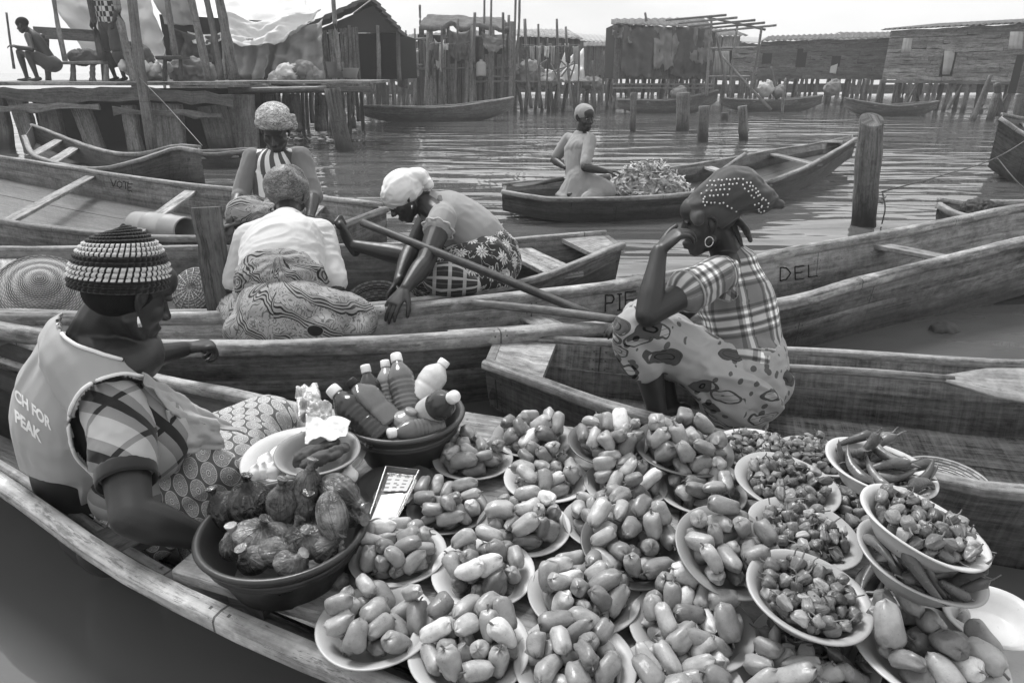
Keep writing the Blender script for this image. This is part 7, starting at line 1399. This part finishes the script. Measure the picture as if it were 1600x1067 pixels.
# every pepper one can pick out gets its own place in words
ORD = 'leftmost second third fourth fifth sixth seventh eighth ninth tenth eleventh twelfth thirteenth fourteenth fifteenth sixteenth seventeenth eighteenth'.split()
for idx, lst in REG.items():
    kd = lst[0][0].name.split('.')[0]; nb = 1 if len(lst) < 6 else 2 if len(lst) < 12 else 3 if len(lst) < 28 else 5
    names = {1: ['heap'], 2: ['back row', 'front row'], 3: ['back row', 'middle row', 'front row'], 5: ['back row', 'second row', 'middle row', 'fourth row', 'front row']}[nb]
    pu, pv = proj(np.array([tuple(p.matrix_world.translation) for p, _ in lst])); o = np.argsort(pv); word = {'red_pepper': 'pepper', 'bonnet_pepper': 'pepper', 'long_chilli': 'chilli'}[kd]
    for bi, ch_ in enumerate(np.array_split(o, nb)):
        for rk, j in enumerate(sorted(ch_, key=lambda q: pu[q])):
            p, pl = lst[j]; ph = pl.replace('red pepper heaped ', '').replace('small wrinkled pepper ', '').replace('long dark chilli ', '')
            p['label'] = f"{ORD[min(rk, 17)]} {word} from left, {names[bi]}, {ph}" if rk else f"leftmost {word}, {names[bi]}, {ph}"
            pass
# ================================================================== basins, bottles, bags, baskets, paddles and other small things
def shiny(name, c, rough=.22, spec=.5, scale=60, var=.2, bs=.1, **kw): return plain(name, c, rough, spec, var, scale, bs, **kw)
M['oil'] = shiny('dark_oil', .035, .15); M['oil2'] = shiny('amber_oil', .11, .15); M['milky'] = shiny('milky_bottle', .55, .25); M['pale_oil'] = shiny('pale_oil', .26, .18); M['cap'] = shiny('white_cap', .75, .35); M['paper'] = plain('paper', .75, .8, .2, .06); M['labelp'] = plain('paper_label', .4, .7, .2, .5, 40)
def bagm(name, c, c2):
    m = Mat(name); x = m.obj(); u, v = m.uv(); o_ = m.rnd() * 20; n = m.noise(m.vec(u.cos() * 3 + o_, u.sin() * 3, v * 9), 2.2, 4, .65, .6); n2 = m.noise(m.vec(*x), 55, 3); n3 = m.noise(m.vec(*x), 22, 2); vo = m.voro(m.vec(x[0] + n2 * .03, x[1], x[2] + n3 * .03), 85, 'Distance', 'DISTANCE_TO_EDGE'); cr = vo.ramp(0, .3, 0, 1, True); return m.set((n * .3 + n3 * .75).ramp(.44, .68).mix(c, c2), n2.ramp(.3, .7, .06, .2), .7, (n2 - .5).abs() * -2.2 + n * 1.2 + n3, .75, .007)
M['bag'] = bagm('clear_bag', .022, .20); M['bag_l'] = bagm('pale_bag', .05, .34); M['bag_k'] = bagm('black_bag', .006, .06); M['film'] = bagm('plastic_film', .3, .8)
BAS = [(0, 0), (.62, 0), (.68, .03), (.92, .78), (.95, .86), (1.0, .88), (1.02, .93), (1.0, .98), (.95, .98), (.92, .93), (.86, .74), (.64, .08), (.6, .05), (0, .05)]
def basin(u, v, w, zr, h, mat, label):
    c = P(u, v, z=zr); dep = c.y * _c - (c.z - CAM_H) * _s; r = w * dep / 1066.7 / 2; T = Matrix.Translation(c - Vector((0, 0, h)))
    root = empty('plastic_basin', (c.x, c.y, c.z - h), label, 'basin', 'basins on the loading boards')
    lathe_obj('bowl', [(a * r / 1.02, b * h / .98) for a, b in BAS], mat, root, 64, T)
    for hz in (.70, .66): lathe_obj('rib', [(r * .885, h * hz - .003), (r * .9 , h * hz), (r * .90, h * hz + .004), (r * .89, h * hz + .007)], mat, root, 64, T)
    return c, r
c1, r1 = basin(443, 818, 266, .475, .118, M['basin'], 'black basin filled with small tied plastic bags')
c2, r2 = basin(630, 642, 193, .49, .128, M['basin2'], 'dark basin crowded with bottles of oil')
def ground_at(c, r, h, fac): return Vector((c.x, c.y, c.z - h * fac))
# bags in the first basin
def tied_bag(loc, sx, sy, sz, rot, mat, label, knot=True, sd=1):
    B_ = Matrix.Rotation(rot[2], 4, 'Z') @ Matrix.Rotation(rot[0], 4, 'X') @ Matrix.Rotation(rot[1], 4, 'Y'); T = Matrix.Translation(loc) @ B_
    pr = [p_xf(p_ell((0, 0, 0), (sx, sy, sz)), T), p_xf(p_chain([(0, 0, sz * .6), (0, 0, sz * 1.15)], [min(sx, sy) * .55, .009]), T)]
    V, F = remesh(pr, .0045, 3); L = np.array(T.inverted()); q = V @ L[:3, :3].T + L[:3, 3]; a = np.arctan2(q[:, 1], q[:, 0]); N = vnormals(V, F)
    am = np.clip((q[:, 2] + sz * .3) / (sz * 1.3), .15, 1); V = V + N * ((.0016 * np.sin(a * 12 + 3 * vnoise(q * 30, sd)) * am + .0026 * fbm(q * 18, 2, sd)))[:, None]
    root = empty('tied_bag', loc, label, 'bag', 'tied plastic bags in the black basin'); q = V @ L[:3, :3].T + L[:3, 3]; mk_uv('bag', V, F, np.arctan2(q[:, 1], q[:, 0]), q[:, 2], 1.0, mat, root)
    if knot:
        k = [T @ Vector((0, 0, sz * 1.1)), T @ Vector((0, 0, sz * 1.2)), T @ Vector((.004, .004, sz * 1.2 + .016))]; tube('knot', k, [.008, .0055, .012], mat, root, k=9, n=8)
    return root
def in1(u, v, z): return P(u, v, z=z)
tied_bag(in1(392, 790, .48), .05, .045, .05, (.1, .0, 0), M['bag_k'], 'large black bag with knot at the rear of the basin', True, 1)
for i, (u, v, z, sx, sy, sz, rt, m_, lb) in enumerate(((358, 800, .48, .04, .04, .045, (.2, -.4, 0), 'bag_k', 'black bag at the left rim of the basin'), (440, 790, .52, .032, .032, .045, (.2, .1, .3), 'bag', 'upright clear bag in the middle of the basin'), (480, 765, .54, .034, .032, .046, (.1, .2, .5), 'bag', 'clear bag leaning at the back of the basin'), (480, 795, .50, .032, .032, .04, (.5, .1, .2), 'bag', 'rounded clear bag behind the white-tied one'),
        (520, 805, .53, .03, .034, .05, (2.5, .3, .0), 'bag_l', 'pale bag with white tie pointing forward'), (530, 768, .54, .035, .034, .048, (1.9, .6, .4), 'bag', 'clear bag at the right rim of the basin'), (410, 836, .49, .056, .035, .028, (.3, .2, .1), 'bag_l', 'flat bag lying at the front of the basin'), (375, 848, .47, .042, .034, .03, (.2, -.3, .5), 'bag_l', 'crumpled pale bag nearest the left front rim'),
        (428, 862, .48, .032, .03, .032, (.9, .9, .2), 'bag', 'small bag at the front rim with tail up'), (480, 846, .485, .038, .034, .034, (.6, -.2, .7), 'bag', 'dark clear bag right of the small front one'), (452, 842, .47, .03, .03, .03, (.3, .4, .7), 'bag', 'bag wedged low between the front bags'), (545, 800, .5, .028, .03, .036, (1.4, .7, 0), 'bag', 'small bag pressed against the right basin wall'), (398, 874, .47, .034, .03, .026, (.4, -.5, .3), 'bag', 'low bag tucked under the flat bag at the front rim'), (455, 880, .47, .036, .03, .026, (.5, .6, .1), 'bag_l', 'pale bag touching the front rim of the basin'), (510, 858, .475, .034, .03, .03, (.7, .3, .9), 'bag', 'clear bag at the front right of the basin'))):
    tied_bag(in1(u, v, z - .018), sx * 1.02, sy * 1.02, sz * .98, rt, M[m_], lb, True, i + 3)
# bottles in the second basin
def bottle(base_px, top_px, d0, d1, r, liq, label, ribs=True, cap='cap', square=False, lab=False):
    a, b = P(*base_px, d=d0), P(*top_px, d=d1); ax = (b - a); L = ax.length; q = ax.to_track_quat('Z', 'Y'); T = Matrix.LocRotScale(a, q, Vector((1, 1, 1)))
    pr = [(0, 0), (r * .85, 0), (r, L * .03)]
    for i in range(28):
        t = .04 + .56 * i / 27; pr.append((r * (1 - (.05 * (abs(math.sin(i * math.pi / 3.5)) < .45) if ribs else 0) - .06 * math.exp(-((t - .34) / .05) ** 2)), L * t))
    pr += [(r * .96, L * .66), (r * .8, L * .73), (r * .5, L * .82), (r * .34, L * .87), (r * .33, L * .9), (0, L * .9)]
    root = empty('oil_bottle', a, label, 'bottle', 'bottles in the dark basin'); wp = None
    if square:
        def wp(V):
            an = np.arctan2(V[:, 1], V[:, 0]); k = 1 / np.maximum(np.abs(np.cos(an)), np.abs(np.sin(an))) ** .75; m_ = V[:, 2] < L * .75; V = V.copy(); V[m_, :2] *= k[m_, None] * np.array((1.05, .72)); return V
    lathe_obj('bottle', pr, M[liq], root, 32, T, wp)
    lathe_obj('cap', [(0, L * .87), (r * .42, L * .87), (r * .44, L * .88), (r * .43, L * .97), (r * .4, L * .995), (0, L * 1.0)], M[cap], root, 24, T)
    if lab: lathe_obj('label', [(r * 1.012, L * .16), (r * 1.02, L * .17), (r * 1.02, L * .48), (r * 1.012, L * .49)], M['labelp'], root, 32, T)
bottle((597, 688), (517, 606), 1.66, 1.70, .041, 'oil', 'large dark ribbed bottle leaning left out of the basin')
bottle((592, 668), (570, 570), 1.80, 1.83, .031, 'oil', 'dark bottle with white cap standing behind the flat canister', False)
bottle((610, 664), (546, 594), 1.68, 1.70, .034, 'oil2', 'flat square-shouldered canister with black cap', False, 'black', True)
bottle((612, 650), (601, 563), 1.82, 1.86, .030, 'pale_oil', 'pale ribbed bottle standing at the back of the basin')
bottle((640, 655), (618, 553), 1.76, 1.83, .036, 'oil2', 'tallest bottle, amber and ribbed, in the basin centre')
bottle((652, 625), (696, 563), 1.80, 1.83, .036, 'milky', 'cloudy white bottle leaning to the right', False)
bottle((660, 650), (712, 618), 1.74, 1.62, .036, 'oil', 'dark bottle with paper label pointing right', False, lab=True)
bottle((690, 672), (607, 676), 1.70, 1.62, .029, 'oil2', 'bottle lying on its side at the basin front', True, 'pale_cap')if False else bottle((690, 668), (606, 677), 1.70, 1.62, .029, 'oil2', 'bottle lying on its side at the basin front', True, 'cap')
bottle((628, 678), (643, 640), 1.70, 1.68, .036, 'pale_oil', 'short pale jar standing in front of the tall bottle', False, 'pale_oil')
# white plate with onions, brown bowl with dried fish, pale film
def small_dish(nm, u, v, w, z, mat, shape, label, tilt=(0, 0)):
    o = bpy.data.objects.new(nm, PLATE_ME[(mat, shape)]); COL.objects.link(o); o.matrix_world = plate_matrix(u, v, w, z, tilt); return tag(o, label, 'plate' if shape == 'p' else 'bowl')
small_dish('enamel_plate', 476, 712, 182, .43, 'en_white', 'p', 'white plate with pale onions beside the seller'); small_dish('enamel_bowl', 497, 712, 128, .475, 'en_mid', 'b', 'dark bowl of dried fish set on the white plate', (3, 0))
small_dish('enamel_plate', 619, 758, 120, .392, 'en_dark', 'p', 'dark plate holding the clear plastic tray')
for i, (u, v, s_) in enumerate(((420, 722, .026), (440, 712, .028), (412, 735, .022), (450, 702, .024), (470, 692, .026), (432, 735, .024), (545, 742, .022), (400, 738, .02))):
    c = P(u, v, z=.445); V, F = remesh([p_ell(c, (s_, s_, s_ * .8)), p_chain([c + Vector((0, 0, s_ * .5)), c + Vector((.006, -.004, s_ * 1.3))], [s_ * .4, .003])], .004, 2); V = folds(V, F, .0025, 40, (0, 0, 1), 1, i); tag(mk('onion', V, F, M['paper']), ('third', 'fifth', 'second', 'sixth', 'seventh', 'fourth', 'rightmost', 'leftmost')[i] + ' pale onion from left on the white plate beside the seller', 'onion', 'pale onions on the white plate')
for i, (u0, v0, u1, v1, r) in enumerate(((462, 722, 520, 692, .019), (476, 726, 528, 705, .016), (505, 716, 538, 700, .014))):
    a, b = P(u0, v0, z=.49), P(u1, v1, z=.505); V, F = remesh([p_chain([a, a.lerp(b, .3), a.lerp(b, .75), b], [r * .6, r, r * .7, r * .8])], .004, 2); V = folds(V, F, .004, 60, tuple((b - a).normalized()), 2, i); tag(mk('dried_fish', V, F, M['tarp_d']), ['largest dried fish across the dark bowl', 'dried fish lying along the front of the dark bowl', 'smallest dried fish at the right of the dark bowl'][i], 'fish', 'dried fish in the bowl')
def crumple(name, px, mat, label, sd, amp=.02):
    tag(drape(name, [P(u, v, d=d) for u, v, d in px], mat, None, (26, 26), 0, amp * .35, 1.3, sd, amp * .6, .0015), label, 'plastic bag')
crumple('plastic_bag', [(462, 605, 1.70), (496, 598, 1.74), (512, 650, 1.66), (464, 660, 1.62)], M['film'], 'crumpled clear plastic bag standing behind the onion plate', 3, .018)
crumple('plastic_bag', [(478, 648, 1.62), (548, 655, 1.62), (540, 682, 1.55), (476, 692, 1.55)], M['paper'], 'white plastic packet lying over the rim of the dark bowl', 6, .012)
crumple('plastic_bag', [(484, 625, 1.66), (520, 632, 1.66), (515, 660, 1.62), (480, 655, 1.62)], M['film'], 'creased packet wedged between film and bottles', 9, .02)
# clear tray with paper slip
def tray():
    a, b, c, d = P(612, 742, z=.40), P(652, 744, z=.40), P(610, 832, z=.40), P(566, 830, z=.40); a, b, c, d = P(604, 738, z=.435), P(655, 744, z=.435), P(618, 818, z=.40), P(572, 828, z=.40)
    m = Mat('clear_plastic'); m.set(.75, .12, .5, Transmission_Weight=.85, IOR=1.35); r = empty('plastic_tray', (a + c) / 2, 'clear plastic tray with a white paper slip on the dark plate', 'tray'); h = Vector((0, 0, .018))
    def quad(nm, p, q, s_, t, mt, th=.002): G = np.array([[tuple(p), tuple(q)], [tuple(t), tuple(s_)]]); sheet(nm, G, mt, r, th, False)
    quad('tray_floor', a, b, c, d, m.m); quad('tray_side', a, b, b + h, a + h, m.m); quad('tray_side', b, c, c + h * .5, b + h, m.m); quad('tray_side', a, d, d + h * .5, a + h, m.m); quad('tray_side', d, c, c + h * .5, d + h * .5, m.m)
    up = Vector((0, 0, .004)); quad('paper_slip', a.lerp(d, .48).lerp(b, .1) + up, b.lerp(c, .48).lerp(a, .1) + up, c.lerp(d, .06) + up, d.lerp(c, .06) + up, M['paper'], .001)
    ms = Mat('wire_print'); u, v = ms.uv(); ms.set((((u * 90).frac().lt(.4)) * ((v * 55).frac().lt(.55))).mix(.5, .16), .6); quad('printed_card', a.lerp(d, .08).lerp(b, .12) + up, b.lerp(c, .08).lerp(a, .12) + up, b.lerp(c, .42).lerp(a, .12) + up, a.lerp(d, .42).lerp(b, .12) + up, ms.m, .001)
tray()
# a few loose peppers and tomatoes
for i, (u, v, z, m_, lb) in enumerate(((589, 822, .40, 'longp', 'dark round tomato behind the pepper plate by the tray'), (532, 908, .375, 'longp', 'dark tomato half under the black basin'), (548, 870, .38, 'bonnet', 'small dark tomato between basin and pepper plate'))):
    V, F = p_ell(P(u, v, z=z), (.019, .019, .017)); tag(mk('tomato', V, F, M[m_]), lb, 'tomato')
# woven things
def weave_mat(name, lo, hi, ku, kv):
    m = Mat(name); u, v = m.uv(); a = (u * ku).frac(); b = (v * kv); w = (((u * ku).floor() + b.floor()).mod(2)); s_ = (b.frac() - .5).abs(); n = m.noise(m.vec(u * 30, v * 30, 0), 1, 3)
    t = (s_.lt(.36) * (w * .4 + .6)) * (n * .8 + .55); return m.set(t.mix(lo, hi), .8, .2, s_ * -1 + w * .3, .6, .006)
M['straw'] = weave_mat('straw', .05, .46, 55, 75); M['wicker'] = weave_mat('wicker', .03, .28, 45, 60); M['raffia'] = weave_mat('raffia', .06, .5, 40, 50)
def coil(name, M4, prof, mat, parent=None, turns_r=.006, n=64):
    """woven bowl or hat: lathe with coiled ridges"""
    pr = catmull([(r, z, 0) for r, z in prof], 90); t, nn, b = frames(pr, (0, 0, 1)); nn = np.c_[-t[:, 1], t[:, 0]]; s_ = np.arange(90); rd = turns_r * .35 * np.abs(np.sin(s_ * np.pi / 3)); pts = [(max(0, p[0] + q[0] * e), p[1] + q[1] * e) for p, q, e in zip(pr, nn, rd)]
    back = [(max(0, r - .0), z - .008) for r, z in reversed(pts)]
    return lathe_obj(name, pts + back, mat, parent, n, M4)
hat_c = P(66, 452, y=3.25)
o = coil('straw_hat', Matrix.Translation(hat_c) @ Matrix.Rotation(R(38), 4, 'X') @ Matrix.Rotation(R(24), 4, 'Y'), [(0, .11), (.05, .085), (.1, .05), (.15, .015), (.19, -.005), (.205, -.002)], M['straw'], None, .012); tag(o, 'wide conical straw hat lying in the canoe at left', 'hat')
def basket_lid():
    c = P(300, 452, y=3.3); r = empty('round_basket', c - Vector((0, 0, .1)), 'round lidded basket with spoked lid behind the stake', 'basket'); T = Matrix.Translation(c) @ Matrix.Rotation(R(52), 4, 'X') @ Matrix.Rotation(R(-10), 4, 'Y')
    coil('lid', T, [(0, .015), (.06, .012), (.115, .0), (.122, -.012)], M['wicker'], r, .004); coil('body', T, [(.12, -.01), (.128, -.06), (.115, -.12), (.06, -.14), (0, -.142)], M['wicker'], r, .008)
    for i in range(16): a = 2 * math.pi * i / 16; tube('spoke', [T @ Vector((.012 * math.cos(a), .012 * math.sin(a), .018)), T @ Vector((.115 * math.cos(a), .115 * math.sin(a), .006))], .0028, M['raffia'], r, k=5)
basket_lid()
c = P(590, 462, y=3.28); o = coil('open_basket', Matrix.Translation(Vector((c.x, c.y, .05))) @ Matrix.Rotation(R(14), 4, 'X'), [(0, .0), (.07, .0), (.1, .06), (.115, .16), (.12, .24), (.112, .235), (.105, .16), (.09, .06), (.06, .012), (0, .012)], M['wicker'], None, .006); tag(o, 'open wicker basket before the bending woman', 'basket')
c = P(1474, 762, z=.06); o = coil('woven_tray', Matrix.Translation(c) @ Matrix.Rotation(R(4), 4, 'X'), [(0, .0), (.06, .002), (.11, .008), (.135, .03), (.13, .034)], M['raffia'], None, .012); tag(o, 'flat woven tray in the bottom of the sawn-plank canoe', 'basket')
c = P(1528, 330, z=.24); V, F = remesh([p_ell(c, (.13, .1, .09))], .008, 2); V = folds(V, F, .02, 16, (0, 0, 1), 1, 3); tag(mk('raffia_bundle', V, F, M['raffia']), 'small raffia bundle in the canoe tip at right', 'bundle')
def mat_roll():
    a, b = P(214, 352, y=5.0), P(292, 362, y=4.7); d = (b - a).normalized(); r = empty('rolled_drum', (a + b) / 2 - Vector((0, 0, .1)), 'pale barrel-like roll lying in the canoe behind the cap', 'roll'); q = d.to_track_quat('Z', 'Y'); T = Matrix.LocRotScale(a, q, Vector((1, 1, 1))); L = (b - a).length
    lathe_obj('shell', [(.09, 0), (.1, .01), (.104, L * .3), (.109, L * .31), (.104, L * .33), (.104, L * .66), (.109, L * .67), (.104, L * .69), (.1, L - .01), (.1, L), (.09, L), (.088, L - .05), (.088, .0), (.09, 0)], M['sheet_iron'], r, 32, T)
mat_roll()
# upright stake between the canoes
S0, S1 = P(346, 500, y=2.86) - Vector((0, 0, .55)), P(322, 324, y=2.98); o = plank('mooring_stake', S0, S1, .115, .05, M['pile'], None, up=(0, -1, .1), wob=.006, n=14); tag(o, 'flat worn mooring stake standing beside the woman in white tee', 'stake')
# paddles and poles
def paddle(label, a, b, mat, r=.014, blade=None, bw=.06, up=(0, 0, 1), name='paddle'):
    rt = empty(name, ((a + b) / 2), label, 'paddle' if blade else 'pole', 'paddles and poles in the canoes'); tube('shaft', [a, (a + b) / 2 + Vector((0, 0, .004)), b], [r, r * 1.05, r], M[mat], rt, k=10, n=12)
    if blade: tube('blade', [b - (b - a).normalized() * .03, b.lerp(blade, .35), b.lerp(blade, .75), blade], np.array([(r, r * .9), (bw * .8, .011), (bw, .009), (bw * .45, .006)]), M[mat], rt, k=14, up=up)
paddle('long dark paddle shaft slanting across the bending woman\'s lap', P(566, 348, y=3.28), P(935, 497, y=2.72), 'paddle_dark', .019, P(990, 521, y=2.62), .05)
paddle('pale bare pole lying over the long canoe', P(738, 473, y=2.72), P(968, 500, y=2.62), 'bamboo', .017, name='boat_pole'); paddle('second thick pole lying inside the long canoe', P(700, 527, y=2.62), P(990, 512, y=2.75), 'rim_b3', .03, name='boat_pole')
paddle('pale paddle lying along the far side of the sawn-plank canoe', P(1215, 574, y=2.3), P(1490, 593, y=2.14), 'paddle', .015, P(1660, 608, y=2.05), .085, up=(0, -.5, 1)); paddle('dark paddle with broad blade at the slender canoe\'s stern', P(880, 280, y=6.7), P(848, 286, y=6.6), 'paddle_dark', .02, P(800, 291, y=6.5), .1); paddle('pale pole propped in the slender canoe', P(1164, 241, y=6.9), P(1108, 282, y=6.2), 'bamboo', .02, name='boat_pole')
paddle('dark paddle across the striped-blouse woman\'s knees', P(345, 358, y=4.15), P(440, 332, y=4.3), 'paddle_dark', .018, name='boat_pole')
# heap of leaves
def leaves():
    rg = np.random.default_rng(5); V, F, U = [], [], []; c = P(1012, 285, y=7.0)
    for i in range(900):
        a = rg.random() * 6.28; rr = math.sqrt(rg.random()); x, y = rr * math.cos(a) * .46, rr * math.sin(a) * .30; z = .34 * (1 - rr * rr) * rg.random() ** .4 + .05; d = Vector(rg.standard_normal(3)); d.z *= .5; d.normalize(); L = .05 + .1 * rg.random(); w = .004 + .014 * rg.random(); sd = d.cross(Vector((0, 0, 1))).normalized(); p = Vector((c.x + x, c.y + y, .10 + z)); cu = rg.standard_normal() * .06; o_ = len(V)
        for k in range(5): t = k / 4; q = p + d * L * (t - .5) + Vector((0, 0, -1)) * (.25 * L * (2 * t - 1) ** 2) + sd * cu * math.sin(t * 3); ww = w * (1 - (2 * t - 1) ** 2 * .8); V += [tuple(q - sd * ww), tuple(q + sd * ww + Vector((0, 0, .004)))]; U += [(t, rg.random())] * 2
        F += [(o_ + 2 * k, o_ + 2 * k + 1, o_ + 2 * k + 3, o_ + 2 * k + 2) for k in range(4)]
    m = Mat('leaf'); x = m.obj(); n = m.noise(m.vec(*x), 25, 3); m.set(n.ramp(.3, .7, .10, .62), .6, .3); tag(mk('leaf_heap', V, F, m.m, None, True, uv=U), 'heap of shredded pale leaves amidships in the slender canoe', 'leaves', kind='stuff')
    V, F = remesh([p_ell((c.x, c.y, .16), (.40, .24, .2))], .02, 2); V = folds(V, F, .02, 12, (0, 0, 1), 1, 2); o = mk('leaf_core', V, F, m.m); tag(o, 'packed leaves under the loose heap in the slender canoe', 'leaves', kind='stuff')
leaves()
# floating scraps
for i, (u, v, s_, lb) in enumerate(((1474, 516, .07, 'dark clump of weed floating beside the long canoe'), (925, 436, .11, 'dark floating clump behind the square-sterned canoe'))):
    V, F = remesh([p_ell(P(u, v, z=.0), (s_, s_ * .7, s_ * .5))], .01, 2); V = folds(V, F, .02, 14, (0, 0, 1), 1, i); tag(mk('floating_weed', V, F, M['tarp_d']), lb, 'weed')
# ropes
def rope(label, pts, r=.006): tag(tube('rope', pts, r, M['pole'], None, k=6, n=30), label, 'rope', 'mooring ropes')
pc = P(1362, 318, y=6.1)
rope('taut rope running from the thick post to the right', [P(1378, 300, y=6.1), P(1480, 272, y=6.5), P(1560, 245, y=7.2), P(1640, 195, y=8.5)]); rope('slack rope branching down from the taut one', [P(1558, 247, y=7.2), P(1590, 285, y=7.0), P(1640, 330, y=6.8)])
rope('rope wound round the thick post', [P(1362, 352, z=0) * 0 + Vector((P(1360, 318, y=6.2).x + .115 * math.cos(a), 6.2 + .115 * math.sin(a), P(1360, 318, y=6.2).z + .006 * a)) for a in np.linspace(0, 12.6, 40)], .007)
rope('rope hanging down the thick post', [P(1379, 302, y=6.1), P(1383, 325, y=6.1), P(1378, 350, y=6.12)]); rope('rope from the thick bamboo pole to the moored canoe', [P(218, 122, y=12.0), P(260, 165, y=11), P(316, 228, y=9.2)])
# letters cut or painted on planks
STROKES = {'V': [[(0, 1), (.5, 0), (1, 1)]], 'O': [[(.5, 1), (.05, .75), (.05, .25), (.5, 0), (.95, .25), (.95, .75), (.5, 1)]], 'T': [[(0, 1), (1, 1)], [(.5, 1), (.5, 0)]], 'E': [[(1, 1), (0, 1), (0, 0), (1, 0)], [(0, .52), (.8, .52)]], 'D': [[(0, 0), (0, 1), (.6, .92), (1, .5), (.6, .08), (0, 0)]], 'L': [[(0, 1), (0, 0), (1, 0)]], 'P': [[(0, 0), (0, 1), (.8, .95), (.95, .72), (.75, .5), (0, .48)]], 'I': [[(.5, 0), (.5, 1)], [(.2, 1), (.8, 1)], [(.2, 0), (.8, 0)]]}
def letters(boat, word, spots, r):
    planks = [o for o in boat[0].children if o.name.startswith('side_plank')]; b = surf(*planks); root = planks[-2]
    for chx, (u, v, w, h, sl) in zip(word, spots):
        for st in STROKES[chx]:
            pp = []
            for (x0, y0), (x1, y1) in zip(st[:-1], st[1:]):
                for k in range(6): t = k / 5; x, y = x0 + (x1 - x0) * t, y0 + (y1 - y0) * t; q = on(b, u + x * w + random.uniform(-.35, .35), v - y * h + x * w * sl + random.uniform(-.4, .4), .001); pp += [q] if q is not None else []
            if len(pp) > 2: tube('carved_letter', pp, r, M['ink'], root, k=5)
letters(boat3, 'DEL', [(1219, 439, 16, 21, -.12), (1242, 437, 14, 20, -.12), (1263, 433, 14, 19, -.12)], .0042); letters(boat3, 'PIE', [(946, 487, 14, 26, -.1), (962, 485, 12, 25, -.1), (977, 482, 16, 25, -.1)], .0042); letters(boat5, 'VOTE', [(173, 291, 9, 11, .15), (183, 293, 8, 10, .15), (192, 295, 9, 11, .15), (200, 298, 7, 11, .15)], .005)
# ---- thin smoke haze over the lagoon
def haze():
    m = bpy.data.materials.new('haze'); m.use_nodes = True; nt = m.node_tree; nt.nodes.clear(); o = nt.nodes.new('ShaderNodeOutputMaterial'); v = nt.nodes.new('ShaderNodeVolumePrincipled'); v.inputs['Color'].default_value = (.9, .9, .9, 1); v.inputs['Density'].default_value = HAZE_D; v.inputs['Anisotropy'].default_value = .2; nt.links.new(v.outputs[0], o.inputs['Volume'])
    ob = box('haze', (0, 20, 2.6), (110, 56, 7.4), m); tag(ob, 'thin smoky haze over the water', 'haze', kind='stuff')
HAZE_D = .0034
haze()
